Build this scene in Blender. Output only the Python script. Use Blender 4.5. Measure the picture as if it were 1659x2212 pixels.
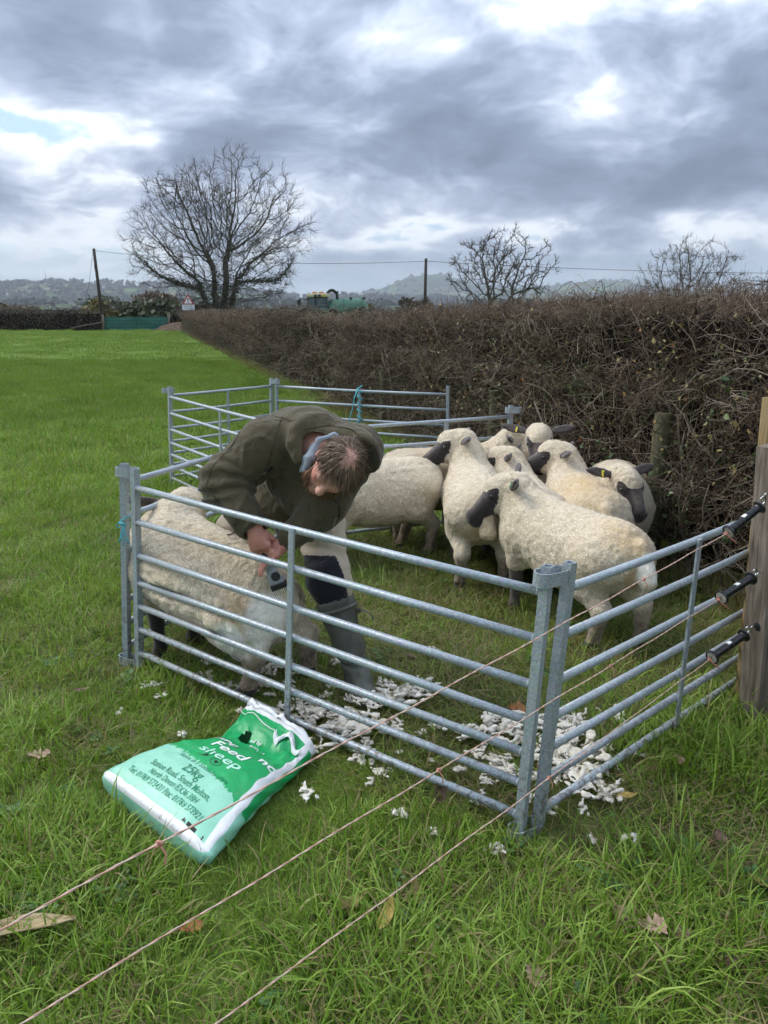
import bpy, bmesh, math, random
import numpy as np
from mathutils import Vector, Matrix, noise as mnoise

for _o in list(bpy.data.objects):
    bpy.data.objects.remove(_o)
SC = bpy.context.scene
COL = SC.collection
R = math.radians

# ------------------------------------------------------------------ camera
cam_d = bpy.data.cameras.new('camera')
cam = bpy.data.objects.new('camera', cam_d)
COL.objects.link(cam)
cam.location = (0.0, 0.0, 1.55)
cam.rotation_euler = (R(90 - 14.5), 0, 0)
cam_d.sensor_fit = 'VERTICAL'
cam_d.sensor_height = 24.0
cam_d.sensor_width = 18.0
cam_d.lens = 24.0 * 1660 / 2212
cam_d.clip_start = 0.05
cam_d.clip_end = 20000
SC.camera = cam

# ------------------------------------------------------------------ light
SUN_EL, SUN_AZ = R(46), R(-70)      # azimuth measured from +Y towards +X
vs = SC.view_settings
vs.view_transform = 'Standard'
vs.look = 'None'
vs.exposure = 0.78
vs.gamma = 1.0
vs.use_curve_mapping = False
SC.cycles.use_denoising = True
SC.cycles.max_bounces = 4
SC.cycles.diffuse_bounces = 2
SC.cycles.transparent_max_bounces = 8
SC.cycles.volume_bounces = 0
SC.cycles.use_adaptive_sampling = True
SC.cycles.adaptive_threshold = 0.04
SC.cycles.adaptive_min_samples = 16


class NT:
    """small helper around a node tree"""
    def __init__(self, tree):
        self.t = tree
        self.n = tree.nodes
        self.l = tree.links

    def add(self, typ, **kw):
        nd = self.n.new(typ)
        for k, v in kw.items():
            if k.startswith('i_'):
                nd.inputs[k[2:].replace('_', ' ')].default_value = v
            else:
                setattr(nd, k, v)
        return nd

    def link(self, a, b):
        self.l.new(a, b)

    def val(self, sock, v):
        if hasattr(v, 'is_output') or isinstance(v, bpy.types.NodeSocket):
            self.l.new(v, sock)
        else:
            sock.default_value = v

    def math(self, op, a, b=0.0, c=0.0, clamp=False):
        nd = self.n.new('ShaderNodeMath')
        nd.operation = op
        nd.use_clamp = clamp
        self.val(nd.inputs[0], a)
        self.val(nd.inputs[1], b)
        self.val(nd.inputs[2], c)
        return nd.outputs[0]

    def vmath(self, op, a, b=(0, 0, 0), out=0):
        nd = self.n.new('ShaderNodeVectorMath')
        nd.operation = op
        self.val(nd.inputs[0], a)
        if op == 'SCALE':
            self.val(nd.inputs['Scale'], b)
        else:
            self.val(nd.inputs[1], b)
        return nd.outputs['Value'] if op in ('DOT_PRODUCT', 'LENGTH', 'DISTANCE') else nd.outputs[0]

    def noise(self, vec, scale, detail=4.0, rough=0.55, dist=0.0, col=False, dims='3D'):
        nd = self.n.new('ShaderNodeTexNoise')
        nd.noise_dimensions = dims
        if vec is not None:
            self.l.new(vec, nd.inputs['Vector'])
        nd.inputs['Scale'].default_value = scale
        nd.inputs['Detail'].default_value = detail
        nd.inputs['Roughness'].default_value = rough
        nd.inputs['Distortion'].default_value = dist
        return nd.outputs['Color' if col else 'Fac']

    def voronoi(self, vec, scale, feature='F1', out='Distance', rnd=1.0):
        nd = self.n.new('ShaderNodeTexVoronoi')
        nd.feature = feature
        if vec is not None:
            self.l.new(vec, nd.inputs['Vector'])
        nd.inputs['Scale'].default_value = scale
        nd.inputs['Randomness'].default_value = rnd
        return nd.outputs[out]

    def ramp(self, fac, stops, interp='LINEAR'):
        nd = self.n.new('ShaderNodeValToRGB')
        cr = nd.color_ramp
        cr.interpolation = interp
        while len(cr.elements) < len(stops):
            cr.elements.new(0.5)
        for e, (p, c) in zip(cr.elements, stops):
            e.position = p
            e.color = (c, c, c, 1) if isinstance(c, (int, float)) else (*c, 1)
        self.val(nd.inputs[0], fac)
        return nd.outputs[0]

    def mix(self, fac, a, b, blend='MIX'):
        nd = self.n.new('ShaderNodeMix')
        nd.data_type = 'RGBA'
        nd.blend_type = blend
        self.val(nd.inputs[0], fac)
        for s, v in ((nd.inputs[6], a), (nd.inputs[7], b)):
            if isinstance(v, tuple):
                s.default_value = (*v, 1) if len(v) == 3 else v
            else:
                self.l.new(v, s)
        return nd.outputs[2]

    def maprange(self, v, a, b, c=0.0, d=1.0, smooth=False):
        nd = self.n.new('ShaderNodeMapRange')
        nd.interpolation_type = 'SMOOTHSTEP' if smooth else 'LINEAR'
        self.val(nd.inputs[0], v)
        for i, x in enumerate((a, b, c, d)):
            nd.inputs[i + 1].default_value = x
        return nd.outputs[0]


def material(name, rough=0.7, spec=0.3, metal=0.0):
    m = bpy.data.materials.new(name)
    m.use_nodes = True
    t = NT(m.node_tree)
    bs = m.node_tree.nodes['Principled BSDF']
    bs.inputs['Roughness'].default_value = rough
    bs.inputs['Specular IOR Level'].default_value = spec
    bs.inputs['Metallic'].default_value = metal
    return m, t, bs


def setcol(t, bs, v):
    if isinstance(v, tuple):
        bs.inputs['Base Color'].default_value = (*v, 1)
    else:
        t.link(v, bs.inputs['Base Color'])


def bump(t, bs, h, strength=0.5, dist=0.01):
    b = t.n.new('ShaderNodeBump')
    b.inputs['Strength'].default_value = strength
    b.inputs['Distance'].default_value = dist
    t.link(h, b.inputs['Height'])
    t.link(b.outputs[0], bs.inputs['Normal'])
    return b


def objco(t):
    return t.add('ShaderNodeTexCoord').outputs['Object']


def geopos(t):
    return t.add('ShaderNodeNewGeometry').outputs['Position']


def simple_mat(name, base, var=0.15, scale=8.0, rough=0.7, spec=0.3, metal=0.0, bmp=0.0, bscale=40.0, bdist=0.005):
    """base colour varied by noise in object space, with fine relief"""
    m, t, bs = material(name, rough, spec, metal)
    co = objco(t)
    n = t.noise(co, scale, 5, 0.6)
    f = t.maprange(n, 0.3, 0.7, 1 - var, 1 + var)
    c = t.vmath('SCALE', base, f)
    t.link(c, bs.inputs['Base Color'])
    if bmp:
        bump(t, bs, t.noise(co, bscale, 4, 0.6), bmp, bdist)
    return m


# ------------------------------------------------------------------ sky
def build_world():
    w = bpy.data.worlds.new('World')
    SC.world = w
    w.use_nodes = True
    t = NT(w.node_tree)
    t.n.clear()
    out = t.add('ShaderNodeOutputWorld')
    sky = t.add('ShaderNodeTexSky', sky_type='NISHITA')
    sky.sun_disc = False
    sky.sun_elevation = SUN_EL
    sky.sun_rotation = SUN_AZ
    sky.air_density = 1.0
    sky.dust_density = 1.0
    d = t.add('ShaderNodeTexCoord').outputs['Generated']
    sep = t.add('ShaderNodeSeparateXYZ')
    t.link(d, sep.inputs[0])
    X, Y, Z = sep.outputs
    zc = t.math('MAXIMUM', Z, 0.0)
    # the cloud sheet: the direction is carried onto a gently curved layer overhead
    den = t.math('ADD', zc, 0.34)
    cmb = t.add('ShaderNodeCombineXYZ')
    t.link(t.math('DIVIDE', X, den), cmb.inputs[0])
    t.link(t.math('DIVIDE', Y, den), cmb.inputs[1])
    p = cmb.outputs[0]
    wn = t.vmath('SUBTRACT', t.noise(p, 1.5, 3, 0.55, col=True), (0.5, 0.5, 0.5))
    pw = t.vmath('ADD', p, t.vmath('SCALE', wn, 0.40))
    big = t.noise(t.vmath('ADD', pw, (3.1, 7.3, 0.0)), 0.75, 2, 0.5)
    mid = t.noise(t.vmath('ADD', pw, (41.0, 2.0, 4.0)), 2.6, 5, 0.56)
    fine = t.noise(t.vmath('ADD', pw, (1.0, 5.0, 9.0)), 8.0, 3, 0.6)

    av = t.add('ShaderNodeCombineXYZ')
    t.link(t.math('ARCTAN2', X, Y), av.inputs[0])
    t.link(Z, av.inputs[1])
    wl = t.vmath('MULTIPLY', wn, (0.55, 0.22, 0.0))
    avw = t.vmath('ADD', av.outputs[0], wl)

    def lump(az, el, wid, hei, amp):
        """one cloud mass at a bearing and height in the sky"""
        nd = t.n.new('ShaderNodeVectorMath')
        nd.operation = 'MULTIPLY_ADD'
        t.link(avw, nd.inputs[0])
        kx, ky = 1 / R(wid), 1 / math.sin(R(hei))
        nd.inputs[1].default_value = (kx, ky, 0)
        nd.inputs[2].default_value = (-R(az) * kx, -math.sin(R(el)) * ky, 0)
        return t.maprange(t.vmath('LENGTH', nd.outputs[0]), 0.0, 1.9, amp, 0.0, True)

    lumps = [lump(13, 9.5, 15, 2.8, 0.11), lump(-19, 17.0, 14, 3.0, 0.10), lump(-22, 8.6, 9, 1.8, 0.07), lump(-7, 11.0, 9, 1.8, 0.06),
             lump(-1, 17.0, 6, 2.4, -0.15), lump(8, 19.6, 5, 1.2, -0.22), lump(16, 17.0, 6.0, 1.9, 0.09), lump(21, 18.8, 4.0, 1.0, -0.16),
             lump(-20, 12.3, 5.0, 1.1, -0.14), lump(3, 4.6, 13, 1.0, -0.22), lump(-13, 14.0, 6, 1.4, -0.07), lump(20, 6.8, 7, 1.0, -0.12),
             lump(-12, 7.3, 5, 1.2, -0.08), lump(25, 12.0, 7, 2.2, 0.08)]
    acc = lumps[0]
    for q in lumps[1:]:
        acc = t.math('ADD', acc, q)
    dens = t.math('ADD', t.math('MULTIPLY', big, 1.1), t.math('MULTIPLY', mid, 1.15))
    dens = t.math('ADD', dens, t.math('MULTIPLY', fine, 0.32))
    dens = t.math('ADD', t.math('SUBTRACT', dens, 0.755), acc)
    # thick cloud is grey underneath, thin cloud lets the light through
    cloud = t.ramp(dens, [(0.30, (0.76, 0.79, 0.82)), (0.39, (0.62, 0.665, 0.725)), (0.455, (0.42, 0.475, 0.575)), (0.55, (0.275, 0.325, 0.43)),
                          (0.66, (0.175, 0.215, 0.30)), (0.82, (0.12, 0.15, 0.215))])
    cover = t.maprange(dens, 0.22, 0.34, 0.0, 1.0, True)
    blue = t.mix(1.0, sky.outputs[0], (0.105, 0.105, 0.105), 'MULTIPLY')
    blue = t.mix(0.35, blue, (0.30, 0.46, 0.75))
    base = t.mix(cover, blue, cloud)
    # near the horizon the layers close up into a pale band
    hz = t.maprange(Z, 0.005, 0.10, 1.0, 0.0, True)
    strat = t.add('ShaderNodeCombineXYZ')
    t.link(t.math('MULTIPLY', X, 3.5), strat.inputs[0])
    t.link(t.math('MULTIPLY', Y, 3.5), strat.inputs[1])
    t.link(t.math('MULTIPLY', Z, 42.0), strat.inputs[2])
    st = t.noise(strat.outputs[0], 1.3, 3, 0.55)
    band = t.ramp(st, [(0.32, (0.26, 0.33, 0.42)), (0.45, (0.38, 0.46, 0.55)), (0.55, (0.43, 0.56, 0.64)), (0.66, (0.58, 0.66, 0.72))])
    base = t.mix(t.math('MULTIPLY', hz, 0.75), base, band)
    # a clouded sky is dimmest at the horizon and about twice as bright overhead
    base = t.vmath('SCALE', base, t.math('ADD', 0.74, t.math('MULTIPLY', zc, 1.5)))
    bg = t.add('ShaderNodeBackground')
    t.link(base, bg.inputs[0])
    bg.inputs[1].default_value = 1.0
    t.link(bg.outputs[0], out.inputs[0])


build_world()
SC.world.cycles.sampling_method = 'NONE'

sun_d = bpy.data.lights.new('sun', 'SUN')
sun_d.energy = 1.5
sun_d.angle = R(25)
sun_d.color = (1.0, 0.96, 0.90)
sun = bpy.data.objects.new('sun', sun_d)
COL.objects.link(sun)
_sd = Vector((math.cos(SUN_EL) * math.sin(SUN_AZ), math.cos(SUN_EL) * math.cos(SUN_AZ), math.sin(SUN_EL)))
sun.rotation_euler = (-_sd).to_track_quat('-Z', 'Y').to_euler()
sun.location = (0, 0, 30)


# ------------------------------------------------------------------ object helpers
def link(name, mesh, mat=None, parent=None, loc=None):
    o = bpy.data.objects.new(name, mesh)
    COL.objects.link(o)
    if mat is not None and mesh is not None:
        for mm in (mat if isinstance(mat, (list, tuple)) else [mat]):
            mesh.materials.append(mm)
    if parent is not None:
        o.parent = parent
    if loc is not None:
        o.location = loc
    return o


def tag(o, label=None, cat=None, group=None, kind=None):
    if label: o['label'] = label
    if cat: o['category'] = cat
    if group: o['group'] = group
    if kind: o['kind'] = kind
    return o


def thing(name, label, cat, loc=(0, 0, 0), group=None, rotz=0.0):
    o = bpy.data.objects.new(name, None)
    o.empty_display_size = 0.05
    COL.objects.link(o)
    o.location = loc
    o.rotation_euler = (0, 0, rotz)
    return tag(o, label, cat, group)


def pymesh(name, v, f, smooth=True):
    """mesh from vertex / face arrays; f may be a list of tuples or an (n,k) array"""
    me = bpy.data.meshes.new(name)
    v = np.asarray(v, dtype=np.float64).reshape(-1, 3)
    if isinstance(f, np.ndarray) and f.ndim == 2:
        n, k = f.shape
        me.vertices.add(len(v))
        me.vertices.foreach_set('co', v.astype(np.float32).ravel())
        me.loops.add(n * k)
        me.loops.foreach_set('vertex_index', f.astype(np.int32).ravel())
        me.polygons.add(n)
        me.polygons.foreach_set('loop_start', (np.arange(n) * k).astype(np.int32))
        me.update(calc_edges=True)
    else:
        me.from_pydata([tuple(x) for x in v], [], [tuple(x) for x in f])
        me.update()
    me.validate()
    if smooth:
        me.polygons.foreach_set('use_smooth', np.ones(len(me.polygons), dtype=bool))
    return me


def setattr_f(me, name, arr):
    a = me.attributes.new(name, 'FLOAT', 'POINT')
    a.data.foreach_set('value', np.asarray(arr, dtype=np.float32))


class MB:
    """collects boxes, tubes and lathes into one mesh"""
    def __init__(self):
        self.v = []
        self.f = []

    def add(self, v, f):
        b = len(self.v)
        self.v += [tuple(x) for x in v]
        self.f += [tuple(i + b for i in q) for q in f]
        return self

    def box(self, c, s, rot=None, bev=0.0):
        c = Vector(c)
        hx, hy, hz = s[0] / 2, s[1] / 2, s[2] / 2
        M = rot if rot is not None else Matrix.Identity(3)
        if bev <= 0:
            v = [c + M @ Vector((x * hx, y * hy, z * hz)) for x in (-1, 1) for y in (-1, 1) for z in (-1, 1)]
            f = [(0, 1, 3, 2), (4, 6, 7, 5), (0, 4, 5, 1), (2, 3, 7, 6), (0, 2, 6, 4), (1, 5, 7, 3)]
            return self.add(v, f)
        b = min(bev, hx * 0.9, hy * 0.9, hz * 0.9)
        bm = bmesh.new()
        bmesh.ops.create_cube(bm, size=1.0)
        for q in bm.verts:
            q.co = Vector((q.co.x * 2 * hx, q.co.y * 2 * hy, q.co.z * 2 * hz))
        bmesh.ops.bevel(bm, geom=list(bm.edges), offset=b, segments=2, profile=0.6, affect='EDGES')
        bm.verts.index_update()
        v = [c + M @ q.co for q in bm.verts]
        f = [tuple(q.index for q in fc.verts) for fc in bm.faces]
        bm.free()
        return self.add(v, f)

    def tube(self, pts, rad, sides=8, cap=True, flat=None):
        pts = [Vector(p) for p in pts]
        n = len(pts)
        rs = rad if isinstance(rad, (list, tuple)) else [rad] * n
        v, f = [], []
        up = None
        for i, p in enumerate(pts):
            if i == 0: d = pts[1] - pts[0]
            elif i == n - 1: d = pts[-1] - pts[-2]
            else: d = (pts[i + 1] - pts[i]).normalized() + (pts[i] - pts[i - 1]).normalized()
            d = d.normalized() if d.length > 1e-9 else Vector((0, 0, 1))
            if up is None:
                up = d.orthogonal().normalized() if abs(d.z) > 0.95 else (Vector((0, 0, 1)) - d * d.z).normalized()
            else:
                up = up - d * up.dot(d)
                up = up.normalized() if up.length > 1e-6 else d.orthogonal().normalized()
            sd = d.cross(up)
            for k in range(sides):
                a = 2 * math.pi * k / sides
                v.append(p + (up * math.sin(a) * (flat or 1.0) + sd * math.cos(a)) * rs[i])
        for i in range(n - 1):
            for k in range(sides):
                k2 = (k + 1) % sides
                f.append((i * sides + k, i * sides + k2, (i + 1) * sides + k2, (i + 1) * sides + k))
        if cap:
            f.append(tuple(range(sides - 1, -1, -1)))
            f.append(tuple((n - 1) * sides + k for k in range(sides)))
        return self.add(v, f)

    def lathe(self, prof, origin=(0, 0, 0), axis=(0, 0, 1), sides=24):
        """prof: list of (radius, height along the axis)"""
        ax = Vector(axis).normalized()
        q = ax.to_track_quat('Z', 'Y').to_matrix()
        o = Vector(origin)
        v, f = [], []
        for r, h in prof:
            for k in range(sides):
                a = 2 * math.pi * k / sides
                v.append(o + q @ Vector((r * math.cos(a), r * math.sin(a), h)))
        for i in range(len(prof) - 1):
            for k in range(sides):
                k2 = (k + 1) % sides
                f.append((i * sides + k, i * sides + k2, (i + 1) * sides + k2, (i + 1) * sides + k))
        f.append(tuple(range(sides - 1, -1, -1)))
        f.append(tuple((len(prof) - 1) * sides + k for k in range(sides)))
        return self.add(v, f)

    def build(self, name, mat, parent=None, smooth=False, angle=None):
        me = pymesh(name, self.v, self.f, smooth=smooth)
        o = link(name, me, mat, parent)
        if angle:
            me.polygons.foreach_set('use_smooth', np.ones(len(me.polygons), dtype=bool))
            me.set_sharp_from_angle(angle=R(angle))
        return o


def rotto(d):
    """3x3 whose Z axis is d"""
    return Vector(d).normalized().to_track_quat('Z', 'Y').to_matrix()


# ---- scatter: instances of a library of meshes on a cloud of points
_lib_n = [0]


def library(meshes, mat):
    c = bpy.data.collections.new('library')
    for me in meshes:
        o = bpy.data.objects.new('library_piece', me)
        for mm in (mat if isinstance(mat, (list, tuple)) else [mat]):
            if len(me.materials) < (len(mat) if isinstance(mat, (list, tuple)) else 1):
                me.materials.append(mm)
        c.objects.link(o)
    return c


_sc_group = {}


def scatter(name, pts, rots, scl, lib, parent=None, idx=None, seed=1):
    """one object: the pieces of lib stand on pts (n,3) with euler rots (n,3) and scales (n,) or (n,3)"""
    n = len(pts)
    rng = np.random.default_rng(seed)
    me = bpy.data.meshes.new(name)
    me.vertices.add(n)
    me.vertices.foreach_set('co', np.asarray(pts, dtype=np.float32).ravel())
    scl = np.asarray(scl, dtype=np.float32)
    if scl.ndim == 1:
        scl = np.repeat(scl[:, None], 3, 1)
    a = me.attributes.new('rot', 'FLOAT_VECTOR', 'POINT'); a.data.foreach_set('vector', np.asarray(rots, dtype=np.float32).ravel())
    a = me.attributes.new('scl', 'FLOAT_VECTOR', 'POINT'); a.data.foreach_set('vector', scl.ravel())
    if idx is None:
        idx = rng.integers(0, len(lib.objects), n)
    a = me.attributes.new('pick', 'INT', 'POINT'); a.data.foreach_set('value', np.asarray(idx, dtype=np.int32))
    o = link(name, me, None, parent)
    g = bpy.data.node_groups.new('scatter', 'GeometryNodeTree')
    g.interface.new_socket('Geometry', in_out='INPUT', socket_type='NodeSocketGeometry')
    g.interface.new_socket('Geometry', in_out='OUTPUT', socket_type='NodeSocketGeometry')
    gi = g.nodes.new('NodeGroupInput'); go = g.nodes.new('NodeGroupOutput')
    ip = g.nodes.new('GeometryNodeInstanceOnPoints')
    ci = g.nodes.new('GeometryNodeCollectionInfo')
    ci.inputs['Collection'].default_value = lib
    ci.inputs['Separate Children'].default_value = True
    ci.inputs['Reset Children'].default_value = True
    ip.inputs['Pick Instance'].default_value = True

    def na(nm, typ):
        q = g.nodes.new('GeometryNodeInputNamedAttribute')
        q.data_type = typ
        q.inputs['Name'].default_value = nm
        return q.outputs['Attribute']
    g.links.new(gi.outputs[0], ip.inputs['Points'])
    g.links.new(ci.outputs[0], ip.inputs['Instance'])
    g.links.new(na('pick', 'INT'), ip.inputs['Instance Index'])
    e2r = g.nodes.new('FunctionNodeEulerToRotation')
    g.links.new(na('rot', 'FLOAT_VECTOR'), e2r.inputs[0])
    g.links.new(e2r.outputs[0], ip.inputs['Rotation'])
    g.links.new(na('scl', 'FLOAT_VECTOR'), ip.inputs['Scale'])
    g.links.new(ip.outputs[0], go.inputs[0])
    md = o.modifiers.new('scatter', 'NODES')
    md.node_group = g
    return o


# ---- fields: smooth unions of rounded shapes turned into one continuous skin
class Field:
    def __init__(self, lo, hi, h):
        self.lo = np.array(lo, float)
        self.h = h
        n = np.ceil((np.array(hi, float) - self.lo) / h).astype(int) + 1
        self.n = n
        self.d = np.full(tuple(n), 1.0, dtype=np.float32)
        self.prims = []

    def _block(self, lo, hi):
        a = np.clip(np.floor((lo - self.lo) / self.h).astype(int), 0, self.n - 1)
        b = np.clip(np.ceil((hi - self.lo) / self.h).astype(int) + 1, 1, self.n)
        if np.any(b <= a):
            return None, None
        ax = [self.lo[i] + self.h * np.arange(a[i], b[i]) for i in range(3)]
        g = np.meshgrid(*ax, indexing='ij')
        return tuple(slice(a[i], b[i]) for i in range(3)), np.stack(g, -1).astype(np.float32)

    def _apply(self, fn, lo, hi, k, sub=False):
        sl, P = self._block(np.array(lo) - 0.06 - k, np.array(hi) + 0.06 + k)
        if sl is None:
            return
        q = fn(P)
        d = self.d[sl]
        if sub:
            q = -q
            h_ = np.clip(0.5 - 0.5 * (d - q) / k, 0, 1)
            self.d[sl] = d * (1 - h_) + q * h_ + k * h_ * (1 - h_)
        else:
            h_ = np.clip(0.5 + 0.5 * (d - q) / k, 0, 1)
            self.d[sl] = d * (1 - h_) + q * h_ - k * h_ * (1 - h_)

    def cone(self, a, b, ra, rb, k=0.03, lab=None, sub=False, flat=None):
        fn = sd_cone(a, b, ra, rb)
        a = np.array(a, float); b = np.array(b, float); r = max(ra, rb)
        self._apply(fn, np.minimum(a, b) - r, np.maximum(a, b) + r, k, sub)
        if not sub: self.prims.append((fn, lab))
        return self

    def ell(self, c, r, rot=None, k=0.03, lab=None, sub=False):
        fn = sd_ell(c, r, rot)
        c = np.array(c, float); m = max(r)
        self._apply(fn, c - m, c + m, k, sub)
        if not sub: self.prims.append((fn, lab))
        return self

    def chain(self, pts, rad, k=0.03, lab=None):
        for i in range(len(pts) - 1):
            self.cone(pts[i], pts[i + 1], rad[i], rad[i + 1], k, lab)
        return self

    def mesh(self):
        v, f = surface_nets(self.d)
        return v * self.h + self.lo, f

    def dist(self, v, lab):
        """least distance of each vertex to the shapes carrying that label"""
        out = np.full(len(v), 9.0, dtype=np.float32)
        for fn, l in self.prims:
            if l == lab:
                out = np.minimum(out, fn(v.astype(np.float32)))
        return out


def sd_cone(a, b, ra, rb):
    a = np.array(a, np.float32); b = np.array(b, np.float32)
    ba = b - a
    L2 = max(float(ba @ ba), 1e-9)

    def fn(P):
        pa = P - a
        t = np.clip((pa @ ba) / L2, 0, 1)
        return np.linalg.norm(pa - t[..., None] * ba, axis=-1) - (ra + (rb - ra) * t)
    return fn


def sd_ell(c, r, rot=None):
    c = np.array(c, np.float32); r = np.array(r, np.float32)
    M = np.array(rot, np.float32) if rot is not None else np.eye(3, dtype=np.float32)

    def fn(P):
        p = (P - c) @ M
        k0 = np.linalg.norm(p / r, axis=-1)
        k1 = np.linalg.norm(p / (r * r), axis=-1)
        return np.where(k0 < 1e-4, -float(r.min()), k0 * (k0 - 1.0) / np.maximum(k1, 1e-6))
    return fn


def surface_nets(d):
    nx, ny, nz = d.shape
    s = d < 0
    cs = np.zeros((nx - 1, ny - 1, nz - 1), np.int8)
    corner = [(i, j, k) for i in (0, 1) for j in (0, 1) for k in (0, 1)]
    for i, j, k in corner:
        cs += s[i:nx - 1 + i, j:ny - 1 + j, k:nz - 1 + k]
    cells = np.argwhere((cs > 0) & (cs < 8))
    idx = np.full(cs.shape, -1, np.int64)
    idx[tuple(cells.T)] = np.arange(len(cells))
    acc = np.zeros((len(cells), 3)); cnt = np.zeros(len(cells))
    for ax in range(3):
        o1, o2 = [x for x in range(3) if x != ax]
        for u in (0, 1):
            for w in (0, 1):
                off = np.zeros(3, int); off[o1] = u; off[o2] = w
                off2 = off.copy(); off2[ax] = 1
                va = d[tuple((cells + off).T)]; vb = d[tuple((cells + off2).T)]
                m = (va < 0) != (vb < 0)
                t = np.where(m, va / np.where(m, va - vb, 1), 0)
                p = np.tile(off.astype(float), (len(cells), 1)); p[:, ax] = t
                acc[m] += p[m]; cnt[m] += 1
    v = cells + acc / cnt[:, None]
    quads = []
    for ax in range(3):
        o1, o2 = [(1, 2), (2, 0), (0, 1)][ax]
        sl0 = [slice(None)] * 3; sl1 = [slice(None)] * 3
        sl0[ax] = slice(0, -1); sl1[ax] = slice(1, None)
        ch = s[tuple(sl0)] != s[tuple(sl1)]
        e = np.argwhere(ch)
        e = e[(e[:, o1] > 0) & (e[:, o2] > 0) & (e[:, o1] < d.shape[o1] - 1) & (e[:, o2] < d.shape[o2] - 1)]
        if not len(e): continue
        flip = s[tuple(e.T)]
        c = []
        for u, w in ((-1, -1), (0, -1), (0, 0), (-1, 0)):
            q = e.copy(); q[:, o1] += u; q[:, o2] += w
            c.append(idx[tuple(q.T)])
        q = np.stack(c, 1)
        q[~flip] = q[~flip][:, ::-1]
        quads.append(q)
    return v, np.concatenate(quads)


def smooth_verts(v, f, it=1, lam=0.5):
    n = len(v)
    for _ in range(it):
        acc = np.zeros_like(v); cnt = np.zeros(n)
        for i in range(4):
            a = f[:, i]; b = f[:, (i + 1) % 4]
            np.add.at(acc, a, v[b]); np.add.at(cnt, a, 1)
            np.add.at(acc, b, v[a]); np.add.at(cnt, b, 1)
        v = v * (1 - lam) + lam * acc / np.maximum(cnt, 1)[:, None]
    return v


def vert_normals(v, f):
    a, b, c, d = v[f[:, 0]], v[f[:, 1]], v[f[:, 2]], v[f[:, 3]]
    n = np.cross(c - a, d - b)
    out = np.zeros_like(v)
    for i in range(4):
        np.add.at(out, f[:, i], n)
    return out / np.maximum(np.linalg.norm(out, axis=1), 1e-9)[:, None]


def vnoise(v, scale, seed=0.0):
    """smooth lattice noise, -1..1, evaluated for an array of points"""
    p = v * scale + seed
    i = np.floor(p).astype(np.int64)
    fr = p - i
    u = fr * fr * (3 - 2 * fr)
    res = np.zeros(len(v))
    for dx in (0, 1):
        for dy in (0, 1):
            for dz in (0, 1):
                h = ((i[:, 0] + dx) * 73856093) ^ ((i[:, 1] + dy) * 19349663) ^ ((i[:, 2] + dz) * 83492791)
                h = (h ^ (h >> 13)) * 1274126177
                r = ((h ^ (h >> 16)) & 0xffff) / 32767.5 - 1.0
                w = (u[:, 0] if dx else 1 - u[:, 0]) * (u[:, 1] if dy else 1 - u[:, 1]) * (u[:, 2] if dz else 1 - u[:, 2])
                res += r * w
    return res


def fbm(v, scale, oct=3, seed=0.0):
    s = 0; a = 1.0; tot = 0
    for k in range(oct):
        s = s + a * vnoise(v, scale * 2 ** k, seed + 17.3 * k); tot += a; a *= 0.5
    return s / tot
# ------------------------------------------------------------------ ground
def gz(x, y):
    """height of the turf (gentle bumps close by)"""
    x = np.asarray(x, float); y = np.asarray(y, float)
    p = np.stack([x, y, np.zeros_like(x)], -1).reshape(-1, 3)
    b = 0.018 * vnoise(p, 1.3, 3.0) + 0.012 * vnoise(p, 3.1, 9.0)
    far = np.clip(1 - np.hypot(p[:, 0], p[:, 1]) / 40, 0, 1)
    return (b * far).reshape(x.shape)


def hedge_x(y):
    return 3.07 - 0.301 * np.asarray(y, float)


PEN = [(-1.16, 3.25), (0.44, 2.03), (1.40, 2.75), (2.2, 2.9), (1.40, 5.6), (0.92, 5.64), (-0.5, 5.1)]


def in_poly(x, y, poly):
    x = np.asarray(x); y = np.asarray(y)
    ins = np.zeros(x.shape, bool)
    n = len(poly)
    for i in range(n):
        x0, y0 = poly[i]; x1, y1 = poly[(i + 1) % n]
        c = ((y0 > y) != (y1 > y)) & (x < (x1 - x0) * (y - y0) / (y1 - y0 + 1e-12) + x0)
        ins ^= c
    return ins


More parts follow.
